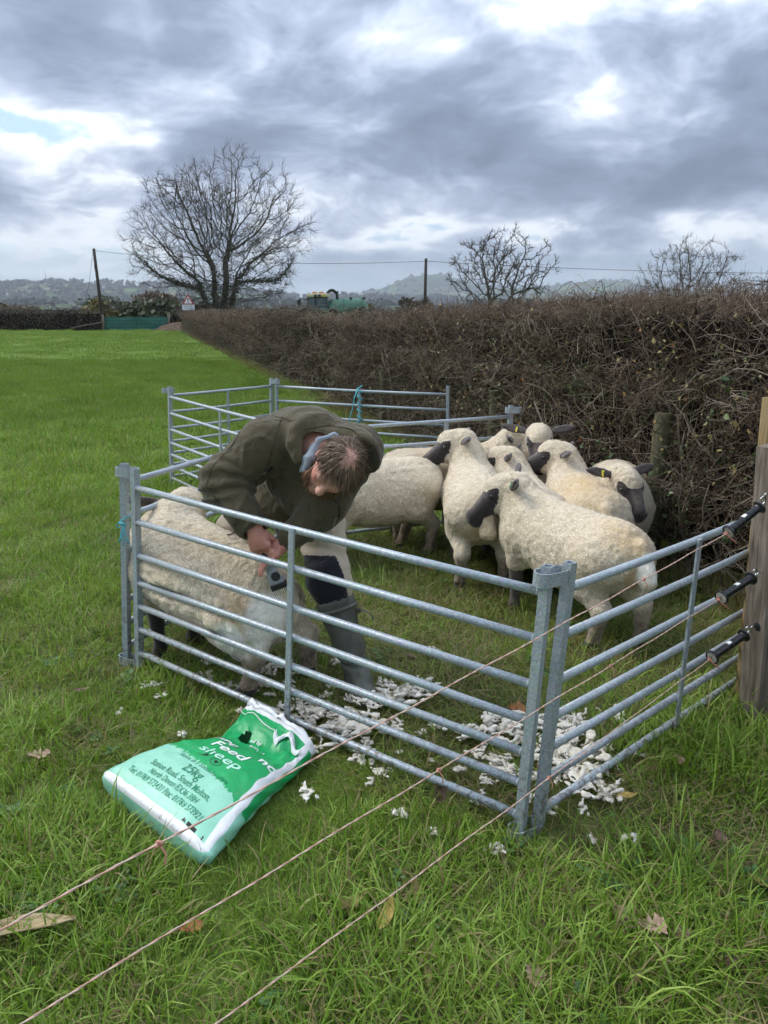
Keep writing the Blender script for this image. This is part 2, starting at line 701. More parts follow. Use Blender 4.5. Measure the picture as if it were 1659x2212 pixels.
def build_ground():
    def axis(lim):
        a = np.concatenate([np.arange(0, 6, 0.12), np.arange(6, 20, 0.5), np.geomspace(20, lim, 26)])
        return np.concatenate([-a[:0:-1], a])
    xs = axis(9000.0); ys = axis(9000.0)
    gx, gy = np.meshgrid(xs, ys, indexing='ij')
    z = gz(gx, gy)
    v = np.stack([gx, gy, z], -1).reshape(-1, 3)
    nx, ny = len(xs), len(ys)
    i = np.arange(nx * ny).reshape(nx, ny)
    f = np.stack([i[:-1, :-1], i[1:, :-1], i[1:, 1:], i[:-1, 1:]], -1).reshape(-1, 4)
    me = pymesh('ground', v, f)
    m, t, bs = material('turf_soil', 0.95, 0.1)
    p = geopos(t)
    n1 = t.noise(p, 0.5, 5, 0.6)
    n2 = t.noise(p, 9.0, 5, 0.65)
    n3 = t.noise(p, 0.06, 4, 0.55)
    green = t.ramp(n2, [(0.3, (0.060, 0.105, 0.014)), (0.5, (0.115, 0.175, 0.026)), (0.7, (0.17, 0.225, 0.045))])
    soil = t.ramp(n2, [(0.3, (0.035, 0.024, 0.015)), (0.6, (0.085, 0.062, 0.038)), (0.75, (0.17, 0.135, 0.075))])
    # mown field: tractor-width swathes running up to the gate
    sep = t.add('ShaderNodeSeparateXYZ'); t.link(p, sep.inputs[0])
    sw = t.math('ADD', sep.outputs[0], t.math('MULTIPLY', sep.outputs[1], 0.305))
    sw = t.math('ADD', sw, t.math('MULTIPLY', n1, 0.9))
    stripe = t.math('SINE', t.math('MULTIPLY', sw, 2.1))
    green = t.mix(t.maprange(stripe, -1, 1, 0.0, 0.35), green, (0.085, 0.18, 0.02))
    green = t.mix(t.maprange(n3, 0.35, 0.65, 0.0, 0.3), green, (0.17, 0.225, 0.05))
    msk = t.math('ADD', t.maprange(n1, 0.42, 0.62), 0.0, clamp=True)
    ln = t.vmath('LENGTH', p)
    near = t.maprange(ln, 4.0, 22.0, 0.75, 0.0, True)
    setcol(t, bs, t.mix(t.math('MULTIPLY', near, t.math('ADD', 0.35, t.math('MULTIPLY', msk, 0.65))), green, soil))
    bump(t, bs, n2, 0.6, 0.03)
    tag(link('ground', me, m), kind='structure')


build_ground()


# ------------------------------------------------------------------ grass
def grass_mat(name, lo, mid, hi, straw=0.12):
    m = bpy.data.materials.new(name)
    m.use_nodes = True
    t = NT(m.node_tree)
    bs = t.n['Principled BSDF']
    out = t.n['Material Output']
    rnd = t.add('ShaderNodeObjectInfo').outputs['Random']
    p = geopos(t)
    n1 = t.noise(p, 0.9, 3, 0.6)
    n2 = t.noise(p, 60.0, 2, 0.5)
    hgt = t.add('ShaderNodeAttribute', attribute_name='hgt').outputs['Fac']
    bl = t.add('ShaderNodeAttribute', attribute_name='rnd').outputs['Fac']
    k = t.math('ADD', t.math('MULTIPLY', bl, 0.5), t.math('MULTIPLY', n1, 0.5))
    k = t.math('ADD', t.math('MULTIPLY', k, 0.75), t.math('MULTIPLY', rnd, 0.25))
    c = t.ramp(k, [(0.22, lo), (0.5, mid), (0.78, hi)])
    c = t.mix(t.maprange(hgt, 0.0, 0.35, 0.4, 0.0), c, (0.16, 0.20, 0.05))
    c = t.mix(t.math('GREATER_THAN', bl, 1.0 - straw), c, (0.30, 0.24, 0.11))
    c = t.mix(t.maprange(n2, 0.64, 0.72, 0.0, 0.3), c, (0.28, 0.24, 0.08))
    t.link(c, bs.inputs['Base Color'])
    bs.inputs['Roughness'].default_value = 0.42
    bs.inputs['Specular IOR Level'].default_value = 0.22
    tr = t.add('ShaderNodeBsdfTranslucent')
    t.link(t.mix(1.0, c, (1.0, 1.15, 0.5), 'MULTIPLY'), tr.inputs[0])
    mx = t.add('ShaderNodeMixShader')
    mx.inputs[0].default_value = 0.32
    t.link(bs.outputs[0], mx.inputs[1]); t.link(tr.outputs[0], mx.inputs[2])
    t.link(mx.outputs[0], out.inputs[0])
    return m


def tuft(rng, nb, rad, lmin, lmax, wid, seg=3, lean=0.5, arch=0.8, lay=0.0):
    v, f, hg, rn = [], [], [], []
    for b in range(nb):
        a = rng.uniform(0, 2 * math.pi); r = rad * math.sqrt(rng.uniform())
        x0, y0 = r * math.cos(a), r * math.sin(a)
        L = rng.uniform(lmin, lmax)
        hd = rng.uniform(0, 2 * math.pi) if rng.uniform() < 0.6 else a + rng.normal() * 0.5
        th = abs(rng.normal()) * lean + lay
        cur = rng.uniform(0.1, 1.0) * arch
        w = wid * rng.uniform(0.6, 1.25)
        fac = hd + math.pi / 2 + rng.normal() * 0.5
        sx, sy = math.cos(fac) * w / 2, math.sin(fac) * w / 2
        px, py, pz = x0, y0, -0.008
        base = len(v)
        q = rng.uniform()
        for s in range(seg + 1):
            u = s / seg
            ww = (1 - u ** 1.8) if s < seg else 0.0
            ww = max(ww, 0.0) * (0.75 + 0.25 * min(1, u * 4))
            if s < seg:
                v += [(px - sx * ww, py - sy * ww, pz), (px + sx * ww, py + sy * ww, pz)]
                hg += [u, u]; rn += [q, q]
            else:
                v.append((px, py, pz)); hg.append(1.0); rn.append(q)
            tt = min(th + cur * u * 1.6, 2.0)
            st = L / seg
            px += math.sin(tt) * math.cos(hd) * st
            py += math.sin(tt) * math.sin(hd) * st
            pz = max(pz + math.cos(tt) * st, 0.004 + 0.01 * q)
        for s in range(seg - 1):
            o = base + 2 * s
            f.append((o, o + 1, o + 3, o + 2))
        o = base + 2 * (seg - 1)
        f.append((o, o + 1, o + 2))
    me = pymesh('grass_tuft', v, f)
    setattr_f(me, 'hgt', hg); setattr_f(me, 'rnd', rn)
    return me


def build_grass():
    rng = np.random.default_rng(11)
    M_fresh = grass_mat('grass_fresh', (0.066, 0.140, 0.014), (0.205, 0.330, 0.040), (0.390, 0.490, 0.130), 0.11)
    M_pen = grass_mat('grass_trodden', (0.066, 0.110, 0.014), (0.170, 0.235, 0.036), (0.330, 0.350, 0.105), 0.22)
    M_field = grass_mat('grass_field', (0.085, 0.150, 0.018), (0.155, 0.245, 0.034), (0.240, 0.320, 0.066), 0.03)
    M_dead = grass_mat('grass_dead', (0.11, 0.085, 0.045), (0.22, 0.18, 0.10), (0.38, 0.32, 0.19), 0.4)
    lib_near = bpy.data.collections.new('library')
    sets = {}

    def group(key, n, mat, **kw):
        ids = []
        for _ in range(n):
            me = tuft(rng, **kw)
            me.materials.append(mat)
            o = bpy.data.objects.new('lib_%03d' % len(lib_near.objects), me)
            lib_near.objects.link(o)
            ids.append(len(lib_near.objects) - 1)
        sets[key] = ids
    def tile(key, n, mat, half, parts):
        ids = []
        for _ in range(n):
            V, F, Hh, Q = [], [], [], []
            off = 0
            for kw in parts:
                me0 = tuft(rng, rad=half, **kw)
                nv = len(me0.vertices)
                co = np.empty(nv * 3, np.float32); me0.vertices.foreach_get('co', co)
                V.append(co.reshape(-1, 3))
                F += [tuple(i + off for i in p.vertices) for p in me0.polygons]
                for nm, lst in (('hgt', Hh), ('rnd', Q)):
                    a = np.empty(nv, np.float32); me0.attributes[nm].data.foreach_get('value', a); lst.append(a)
                off += nv
                bpy.data.meshes.remove(me0)
            me = pymesh('grass_tile', np.concatenate(V), F)
            setattr_f(me, 'hgt', np.concatenate(Hh)); setattr_f(me, 'rnd', np.concatenate(Q))
            me.materials.append(mat)
            lib_near.objects.link(bpy.data.objects.new('lib_%03d' % len(lib_near.objects), me))
            ids.append(len(lib_near.objects) - 1)
        sets[key] = ids
    short = dict(nb=260, lmin=0.03, lmax=0.075, wid=0.0046, lean=0.75)
    longb = dict(nb=150, lmin=0.07, lmax=0.15, wid=0.0052, seg=4, lean=0.75, arch=1.3)
    thin = dict(nb=70, lmin=0.04, lmax=0.10, wid=0.0044, lean=0.8, lay=0.3)
    tile('lawn', 7, M_fresh, 0.2, [dict(short, nb=330), dict(longb, nb=45)])
    tile('long', 7, M_fresh, 0.2, [dict(short, nb=220), dict(longb, nb=130)])
    tile('bare', 4, M_fresh, 0.2, [thin, dict(longb, nb=16)])
    tile('pen', 6, M_pen, 0.2, [dict(short, nb=210, lean=0.9, lay=0.3), dict(longb, nb=60, lay=0.5, lmax=0.15)])
    tile('dead', 5, M_dead, 0.2, [dict(nb=95, lmin=0.05, lmax=0.14, wid=0.0036, lean=0.5, lay=0.8)])
    tile('mid', 5, M_field, 0.4, [dict(nb=520, lmin=0.05, lmax=0.11, wid=0.006, seg=2, lean=0.5)])
    tile('far', 4, M_field, 1.2, [dict(nb=700, lmin=0.06, lmax=0.12, wid=0.016, seg=2, lean=0.6)])
    group('tall', 4, M_dead, nb=40, rad=0.14, lmin=0.25, lmax=0.6, wid=0.005, seg=4, lean=0.25, arch=0.8)

    def wid(y):
        return 0.56 * np.asarray(y, float) + 1.7 + 0.34 * np.clip(np.asarray(y, float) - 6, 0, 60)

    def grid(step, y0, y1, margin):
        gx, gy = np.meshgrid(np.arange(-wid(y1), wid(y1), step), np.arange(y0, y1, step))
        x = gx.ravel() + rng.uniform(-.4, .4, gx.size) * step
        y = gy.ravel() + rng.uniform(-.4, .4, gx.size) * step
        k = (np.abs(x) < wid(y)) & (hedge_x(y) - x > margin)
        return x[k], y[k]
    P, Ro, S, I = [], [], [], []
    SACK = np.array([(-.93, 2.26), (-.496, 1.87), (-.43, 2.02), (-.252, 2.425), (-.53, 2.71), (-.60, 2.46), (-.745, 2.385)])

    def off_sack(x, y, d):
        """true where a point lies farther than d outside the sack's outline"""
        ins = in_poly(x, y, [tuple(q) for q in SACK])
        dm = np.full(np.shape(x), 9.0)
        for a, b in zip(SACK, np.roll(SACK, -1, 0)):
            ab = b - a
            t_ = np.clip(((x - a[0]) * ab[0] + (y - a[1]) * ab[1]) / (ab @ ab), 0, 1)
            dm = np.minimum(dm, np.hypot(x - a[0] - t_ * ab[0], y - a[1] - t_ * ab[1]))
        return ~ins & (dm > d)

    def put(x, y, key, smin, smax, tilt=0.09, clear=0.17):
        k = off_sack(x, y, clear)
        x, y = x[k], y[k]
        n = len(x)
        if not n: return
        P.append(np.stack([x, y, gz(x, y)], -1))
        Ro.append(np.stack([rng.normal(0, tilt, n), rng.normal(0, tilt, n), rng.uniform(0, 6.283, n)], -1))
        sc_ = rng.uniform(smin, smax, n)
        S.append(np.stack([sc_, sc_, sc_ * rng.uniform(0.8, 1.1, n)], -1))
        I.append(rng.choice(sets[key], n))

    def bare(x, y, s=0.9):
        p = np.stack([x, y, np.zeros_like(x)], -1)
        return fbm(p, s, 3, 5.0)
    # close turf
    x, y = grid(0.17, 0.7, 6.6, 0.05)
    b = bare(x, y, 1.1); pen = in_poly(x, y, PEN)
    right = np.clip((x - 0.1) / 1.0, 0, 1) * (y < 3.1)
    lng = bare(x + 40, y, 1.4) + 0.15 * right
    u = rng.uniform(size=len(x))
    k_bare = (b > 0.17 - 0.13 * right - 0.10 * pen) | (u < 0.06 + 0.20 * right + 0.06 * pen)
    k_bare |= (np.hypot(x - .44, y - 2.0) < .16) | (np.hypot(x + 1.13, y - 3.16) < .15)
    k_pen = ~k_bare & (pen | (u > 0.95 - 0.2 * right))
    k_long = ~k_bare & ~k_pen & (lng > 0.02)
    k_lawn = ~(k_bare | k_pen | k_long)
    put(x[k_bare], y[k_bare], 'bare', 0.9, 1.2)
    put(x[k_pen], y[k_pen], 'pen', 0.85, 1.15)
    put(x[k_long], y[k_long], 'long', 0.8, 1.1)
    put(x[k_lawn], y[k_lawn], 'lawn', 0.85, 1.2)
    k = (rng.uniform(size=len(x)) < 0.34 + 0.34 * right + 0.30 * pen + 0.4 * k_bare)
    put(x[k] + rng.uniform(-.1, .1, k.sum()), y[k], 'dead', 0.8, 1.2)
    # a little farther
    x, y = grid(0.25, 6.4, 11.0, 0.1)
    q = bare(x + 9, y, 0.8) > 0.05
    put(x[q], y[q], 'long', 1.1, 1.4)
    put(x[~q], y[~q], 'lawn', 1.2, 1.6)
    x, y = grid(0.48, 10.6, 26.0, 0.3)
    put(x, y, 'mid', 1.0, 1.4)
    x, y = grid(1.6, 25.0, 71.0, 0.6)
    k = y < 69.8
    put(x[k], y[k], 'far', 0.9, 1.3)
    # finer tufts close round the sack
    gx, gy = np.meshgrid(np.arange(-1.2, 0.05, .062), np.arange(1.6, 3.0, .062))
    x, y = (gx + rng.uniform(-.02, .02, gx.shape)).ravel(), (gy + rng.uniform(-.02, .02, gy.shape)).ravel()
    k = ~off_sack(x, y, .19)
    put(x[k], y[k], 'lawn', .30, .42, clear=.035)
    # lush bank of grass at the foot of the gate post
    xx, yy = rng.uniform(1.0, 1.75, 34), rng.uniform(2.25, 2.72, 34)
    k = yy < 2.10 + (xx - .5) * .80
    put(xx[k], yy[k], 'long', 1.1, 1.6)
    # a few coarse tussocks in the foreground
    for cx, cy in ((.05, 1.55), (.55, 1.45), (.75, 1.75), (-.35, 1.95), (-1.0, 1.9), (-1.35, 2.5), (.3, 1.75), (-.75, 1.5), (.95, 1.55)):
        xx, yy = cx + rng.normal(0, .09, 4), cy + rng.normal(0, .07, 4)
        put(xx, yy, 'long', .9, 1.5)
    # rank dead grass along the foot of the hedge
    yy = np.concatenate([rng.uniform(2.0, 14, 160), rng.uniform(10, 66, 200)])
    xx = hedge_x(yy) - np.abs(rng.normal(0.02, 0.16, len(yy))) + 0.08
    inp = yy < 5.7
    put(xx[~inp], yy[~inp], 'tall', 0.3, 0.7)
    put(xx[inp], yy[inp], 'tall', 0.3, 0.6)
    o = scatter('grass', np.concatenate(P), np.concatenate(Ro), np.concatenate(S), lib_near, idx=np.concatenate(I))
    tag(o, 'green meadow grass, long and tangled close by', 'grass', kind='stuff')
    # broad-leaved weeds low in the turf
    ro = []
    for k in range(5):
        v, f, q = [], [], []
        n = int(rng.integers(6, 13))
        for i in range(n):
            a = 2.4 * i + rng.normal(0, .2); L = rng.uniform(.020, .045); w = L * rng.uniform(.30, .45); tl = rng.uniform(.1, .6)
            d = np.array([math.cos(a) * math.cos(tl), math.sin(a) * math.cos(tl), math.sin(tl)]); sd = np.array([-math.sin(a), math.cos(a), 0])
            st = rng.uniform(.0, .02)
            o_ = d * st
            b_ = len(v)
            v += [o_, o_ + d * L * .35 + sd * w * .8, o_ + d * L * .75 + sd * w * .7 - np.array([0, 0, .004]), o_ + d * L - np.array([0, 0, .008]), o_ + d * L * .75 - sd * w * .7 - np.array([0, 0, .004]), o_ + d * L * .35 - sd * w * .8, o_ + d * L * .5 - np.array([0, 0, .005])]
            for j in range(6):
                f.append((b_ + j, b_ + (j + 1) % 6, b_ + 6))
            q += [rng.uniform()] * 7
        me = pymesh('rosette', v, f); setattr_f(me, 'rnd', q); ro.append(me)
    M_weed, t, bs = material('weed_leaf', .55, .3)
    qn = t.add('ShaderNodeAttribute', attribute_name='rnd').outputs['Fac']
    setcol(t, bs, t.ramp(qn, [(0, (.035, .085, .020)), (.6, (.075, .16, .045)), (1, (.14, .22, .07))]))
    cx = rng.uniform(-1.8, 1.6, 30); cy = rng.uniform(1.2, 4.2, 30)
    X = (cx[:, None] + rng.normal(0, .08, (30, 7))).ravel(); Y = (cy[:, None] + rng.normal(0, .07, (30, 7))).ravel()
    k = hedge_x(Y) - X > .1
    X, Y = X[k], Y[k]; n = len(X)
    o = scatter('weeds', np.stack([X, Y, gz(X, Y) + rng.uniform(.008, .032, n)], -1), np.stack([rng.normal(0, .2, n), rng.normal(0, .2, n), rng.uniform(0, 6.28, n)], -1), rng.uniform(.35, .8, n), library(ro, M_weed))
    tag(o, 'low broad-leaved weeds growing among the grass', 'weeds', kind='stuff')
    return M_dead


M_DEADGRASS = build_grass()
# ------------------------------------------------------------------ the long hedge
def twig_mat(name, a, b, c, moss=0.0):
    m, t, bs = material(name, 0.85, 0.2)
    rnd = t.add('ShaderNodeObjectInfo').outputs['Random']
    br = t.add('ShaderNodeAttribute', attribute_name='rnd').outputs['Fac']
    p = geopos(t)
    n = t.noise(p, 25.0, 3, 0.6)
    k = t.math('ADD', t.math('MULTIPLY', br, 0.6), t.math('MULTIPLY', n, 0.4))
    k = t.math('ADD', t.math('MULTIPLY', k, 0.8), t.math('MULTIPLY', rnd, 0.2))
    col = t.ramp(k, [(0.25, a), (0.5, b), (0.75, c)])
    if moss:
        col = t.mix(t.maprange(t.noise(p, 3.0, 3, 0.6), 0.5, 0.7, 0.0, moss), col, (0.10, 0.12, 0.05))
    setcol(t, bs, col)
    return m


def tubes_mesh(name, segs, sides=3):
    """segs: list of (points, radii, random) -> one mesh"""
    V, F, Q = [], [], []
    for pts, rad, q in segs:
        pts = np.asarray(pts, float)
        n = len(pts)
        d = np.gradient(pts, axis=0)
        d /= np.maximum(np.linalg.norm(d, axis=1), 1e-9)[:, None]
        ref = np.array([0.31, 0.55, 0.77]) if abs(d[0] @ np.array([0.31, 0.55, 0.77])) < 0.9 else np.array([1.0, 0, 0])
        u = np.cross(d, ref); u /= np.maximum(np.linalg.norm(u, axis=1), 1e-9)[:, None]
        w = np.cross(d, u)
        b = len(V)
        base = sum(len(x) for x in V) if False else None
        ring = []
        for k in range(sides):
            a = 2 * math.pi * k / sides
            ring.append(pts + (u * math.cos(a) + w * math.sin(a)) * np.asarray(rad)[:, None])
        ring = np.stack(ring, 1).reshape(-1, 3)
        V.append(ring); Q.append(np.full(len(ring), q))
        i = np.arange(n - 1)[:, None] * sides + np.arange(sides)[None, :]
        j = np.arange(n - 1)[:, None] * sides + (np.arange(sides)[None, :] + 1) % sides
        F.append(np.stack([i, j, j + sides, i + sides], -1).reshape(-1, 4))
    off = 0
    for k in range(len(V)):
        F[k] = F[k] + off
        off += len(V[k])
    me = pymesh(name, np.concatenate(V), np.concatenate(F))
    setattr_f(me, 'rnd', np.concatenate(Q))
    return me


def crooked(rng, p, d, L, n, wob=0.25, grav=0.0):
    """a crooked shoot: n+1 points"""
    pts = [np.array(p, float)]
    d = np.array(d, float); d /= np.linalg.norm(d)
    for _ in range(n):
        d = d + rng.normal(0, wob, 3) + np.array([0, 0, grav])
        d /= np.linalg.norm(d)
        pts.append(pts[-1] + d * L / n)
    return pts, d


def twig_cluster(rng, nstem, size, rmin, rmax, upright=0.2, box=(0.7, 0.34, 0.7)):
    segs = []
    for s in range(nstem):
        st = rng.uniform(-0.5, 0.5, 3) * np.array(box)
        d = rng.normal(0, 1, 3) + np.array([0, -0.35, upright * 3])
        L = size * rng.uniform(0.5, 1.15)
        pts, dd = crooked(rng, st, d, L, 4, 0.22)
        zt = box[2] * .5 + rng.uniform(-.05, .02)
        pts = [np.array([q[0], q[1], q[2] if q[2] < zt else zt - .5 * (q[2] - zt)]) for q in pts]
        r = rng.uniform(rmin, rmax)
        q = rng.uniform()
        segs.append((pts, np.linspace(r, r * 0.5, 5), q))
        for k in range(rng.integers(1, 4)):
            i = rng.integers(1, 4)
            d2 = rng.normal(0, 1, 3) + (np.array(pts[i + 1]) - pts[i]) / L * 3
            p2, _ = crooked(rng, pts[i], d2, L * rng.uniform(0.15, 0.5), 2, 0.25)
            p2 = [np.array([q[0], q[1], min(q[2], zt + .04)]) for q in p2]
            segs.append((p2, np.linspace(r * 0.6, r * 0.28, 3), min(1, q + rng.uniform(-0.1, 0.25))))
    return tubes_mesh('twig_cluster', segs)


def leaf_sheet(rng, n, size, lw, spread):
    """loose leaves: each a folded six-sided blade"""
    v, f, q = [], [], []
    for _ in range(n):
        c = np.array([rng.normal(0, spread), rng.normal(0, spread * 0.4), rng.normal(0, spread)])
        M = np.array(Matrix.Rotation(rng.uniform(0, 6.28), 3, 'Z') @ Matrix.Rotation(rng.uniform(-1.2, 1.2), 3, 'X') @ Matrix.Rotation(rng.uniform(0, 6.28), 3, 'Y'))
        L = size * rng.uniform(0.6, 1.3); w = L * lw
        pr = np.array([(0, 0, 0), (w * .45, L * .3, .12 * w), (w * .4, L * .65, .12 * w), (0, L, -.1 * w), (-w * .4, L * .65, .12 * w), (-w * .45, L * .3, .12 * w), (0, L * .5, 0)])
        b = len(v)
        v += list((pr @ M.T) + c)
        f += [(b, b + 1, b + 6), (b + 1, b + 2, b + 6), (b + 2, b + 3, b + 6), (b + 3, b + 4, b + 6), (b + 4, b + 5, b + 6), (b + 5, b, b + 6)]
        q += [rng.uniform()] * 7
    me = pymesh('leaves', v, f)
    setattr_f(me, 'rnd', q)
    return me


def leaf_mat(name, stops, rough=0.5):
    m, t, bs = material(name, rough, 0.35)
    q = t.add('ShaderNodeAttribute', attribute_name='rnd').outputs['Fac']
    rnd = t.add('ShaderNodeObjectInfo').outputs['Random']
    k = t.math('ADD', t.math('MULTIPLY', q, 0.7), t.math('MULTIPLY', rnd, 0.3))
    c = t.ramp(k, stops)
    n = t.noise(geopos(t), 70.0, 3, 0.6)
    c = t.mix(t.maprange(n, 0.55, 0.7, 0, 0.5), c, (0.10, 0.06, 0.03))
    setcol(t, bs, c)
    return m


def build_hedge():
    rng = np.random.default_rng(5)
    M_twig = twig_mat('hedge_twig', (0.028, 0.018, 0.012), (0.115, 0.080, 0.053), (0.37, 0.31, 0.235), 0.35)
    M_shoot = twig_mat('hedge_shoot', (0.050, 0.030, 0.021), (0.160, 0.108, 0.076), (0.34, 0.26, 0.195))
    M_leaf = leaf_mat('hedge_leaf', [(0.0, (0.05, 0.075, 0.02)), (0.35, (0.10, 0.12, 0.035)), (0.6, (0.22, 0.19, 0.06)), (0.8, (0.34, 0.25, 0.09)), (0.97, (0.33, 0.13, 0.04))])
    M_green = leaf_mat('bramble_leaf', [(0.0, (0.025, 0.055, 0.014)), (0.5, (0.055, 0.095, 0.025)), (0.85, (0.13, 0.16, 0.05)), (0.98, (0.20, 0.10, 0.04))])
    root = thing('field_hedge', 'long trimmed brown thorn hedge running away beside the sheep pen', 'hedge', (2.2, 3.0, 0))
    root.location = (0, 0, 0)
    # dark heart of the hedge: bank added to block see-through, inner shade painted in
    ys = np.concatenate([np.arange(-2, 14, 0.25), np.arange(14, 67, 1.0)])
    V, F = [], []
    prof = [(0.42, -0.05), (0.34, 0.5), (0.36, 1.0), (0.40, 1.30), (0.75, 1.39), (1.1, 1.33), (1.2, 0.8), (1.15, -0.05)]
    for y in ys:
        for a, z in prof:
            p = np.array([[y * 1.7, a * 5, z * 3]])
            j = 0.07 * vnoise(p, 1.9, 2.0)[0]
            V.append((float(hedge_x(y)) + (a + j) * 0.957, y + (a + j) * 0.288, z * (1 + 0.146 * min(max(13 - y, 0), 8) / 8) + j * 0.6))
    n = len(prof)
    for i in range(len(ys) - 1):
        for k in range(n - 1):
            F.append((i * n + k, i * n + k + 1, (i + 1) * n + k + 1, (i + 1) * n + k))
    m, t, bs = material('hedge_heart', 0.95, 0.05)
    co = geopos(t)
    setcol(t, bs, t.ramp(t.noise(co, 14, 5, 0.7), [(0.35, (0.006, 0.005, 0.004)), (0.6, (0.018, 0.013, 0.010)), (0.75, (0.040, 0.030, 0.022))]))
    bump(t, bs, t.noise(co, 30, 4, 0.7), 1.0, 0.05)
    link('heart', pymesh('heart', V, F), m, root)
    cl = [twig_cluster(rng, 130, 0.40, 0.0014, 0.0042) for _ in range(8)]
    cf = [twig_cluster(rng, 120, 0.55, 0.0030, 0.0075, box=(1.6, 0.4, 1.0)) for _ in range(5)]
    sh = []
    for _ in range(6):
        segs = []
        for s in range(40):
            p = np.array([rng.uniform(-.3, .3), rng.uniform(-.3, .3), rng.uniform(-.28, -.04)])
            pts, _d = crooked(rng, p, (rng.normal(0, .45), rng.normal(0, .45), 1), rng.uniform(.14, .36), 2, .14)
            r = rng.uniform(.0016, .004)
            segs.append((pts, [r, r * .85, r * .6], rng.uniform()))
        sh.append(tubes_mesh('shoot', segs))
    lf = [leaf_sheet(rng, 7, 0.027, 0.6, 0.10) for _ in range(5)]
    gl = [leaf_sheet(rng, 8, 0.031, 0.7, 0.10) for _ in range(4)]
    lib_t = library(cl, M_twig); lib_s = library(sh, M_shoot); lib_l = library(lf, M_leaf); lib_g = library(gl, M_green)

    def face_pts(n, y0, y1, d0, d1, z0, z1, pw=1.0):
        y = y0 + (y1 - y0) * rng.uniform(0, 1, n) ** pw
        dpt = rng.uniform(d0, d1, n)
        z = rng.uniform(z0, z1, n)
        bulge = 0.07 * vnoise(np.stack([y * 1.0, z * 1.0, np.zeros(n)], -1), 1.2, 4.0)
        x = hedge_x(y) + (dpt + bulge) * 0.957
        return np.stack([x, y + dpt * 0.288, z], -1)
    yaw = math.atan2(-0.301, 1.0)
    def rise(y):
        return 0.19 * min(max(13 - y, 0), 8) / 8

    def blocks(y0, y1, sy, zs, dep, smin, smax, lib, nm):
        P, Ro, S = [], [], []
        for y in np.arange(y0, y1, sy):
            for z in zs:
                for dd in dep:
                    yj = y + rng.uniform(-.3, .3) * sy
                    dj = dd + rng.uniform(-.04, .04) + 0.05 * math.sin(yj * 2.3 + z * 3)
                    P.append((float(hedge_x(yj)) + dj * .957, yj + dj * .288, z * (1 + rise(yj) / 1.3) + rng.uniform(-.06, .06)))
                    flip = rng.integers(0, 2) * math.pi
                    Ro.append((rng.normal(0, .08), rng.normal(0, .12), math.radians(-73.2) + flip))
                    s_ = rng.uniform(smin, smax)
                    S.append((s_ * rng.choice([-1, 1]), s_, s_))
        tag(scatter(nm, np.array(P), np.array(Ro), np.array(S), lib, root), kind='stuff')
    lib_f = library(cf, M_twig)
    blocks(1.4, 13.5, 0.36, (0.28, 0.74, 1.16), (0.20,), 0.9, 1.05, lib_t, 'twigs')
    blocks(1.4, 13.5, 0.50, (1.19,), (0.55, 0.98), 0.85, 1.0, lib_t, 'top_twigs')
    blocks(13, 66.5, 1.1, (0.40, 1.06), (0.22,), 0.9, 1.15, lib_f, 'far_twigs')
    blocks(13, 66.5, 1.4, (1.14,), (0.75,), 0.85, 1.0, lib_f, 'far_top_twigs')
    # cut shoots standing up along the trimmed top
    y = np.concatenate([rng.uniform(1.6, 20, 900), rng.uniform(20, 66, 800)])
    dpt = rng.uniform(0.02, 1.15, len(y))
    top = 1.45 + 0.17 * np.clip(13 - y, 0, 8) / 8 + 0.05 * vnoise(np.stack([y, dpt, y * 0], -1), 0.9, 8.0) 
    P = np.stack([hedge_x(y) + dpt * 0.957, y + dpt * 0.288, top], -1)
    Ro = np.stack([rng.normal(0, 0.2, len(P)), rng.normal(0, 0.2, len(P)), rng.uniform(0, 6.283, len(P))], -1)
    tag(scatter('shoots', P, Ro, np.where(y < 20, rng.uniform(.30, .55, len(y)), rng.uniform(.9, 1.5, len(y))), lib_s, root), kind='stuff')
    # leaves still hanging on
    p1 = face_pts(260, 1.8, 9, -0.02, 0.15, 0.6, 1.48, 0.9); p2 = face_pts(160, 8, 30, 0.0, 0.1, 0.8, 1.48)
    P = np.concatenate([p1, p2])
    Ro = np.stack([rng.uniform(-.5, .5, len(P)), rng.uniform(-.5, .5, len(P)), rng.uniform(0, 6.283, len(P))], -1)
    tag(scatter('yellow_leaves', P, Ro, rng.uniform(0.7, 1.2, len(P)), lib_l, root), kind='stuff')
    p1 = face_pts(150, 1.8, 6.5, -0.05, 0.2, 0.05, 1.15, 0.8); p2 = face_pts(120, 6, 14, 0.0, 0.15, 0.05, 0.8)
    P = np.concatenate([p1, p2])
    Ro = np.stack([rng.uniform(-.5, .5, len(P)), rng.uniform(-.5, .5, len(P)), rng.uniform(0, 6.283, len(P))], -1)
    tag(scatter('green_leaves', P, Ro, rng.uniform(0.6, 1.2, len(P)), lib_g, root), kind='stuff')
    # stout stems showing through the face
    M_stem = simple_mat('hedge_stem', (0.16, 0.135, 0.105), 0.4, 20, 0.9, 0.1, bmp=0.6, bscale=60)
    for k in range(60):
        y = 1.9 + 9 * (k / 60) ** 1.3 + rng.uniform(-.1, .1)
        x = float(hedge_x(y)) + rng.uniform(-0.02, 0.16)
        pts, d = crooked(rng, (x, y, -0.02), (rng.normal(0, .25) - .05, rng.normal(0, .8), 1), rng.uniform(0.7, 1.5), 7, .24)
        r = rng.uniform(.004, .013)
        mb = MB().tube(pts, list(np.linspace(r, r * .45, 8)), 6)
        mb.build('stem', M_stem, root, smooth=True)


build_hedge()
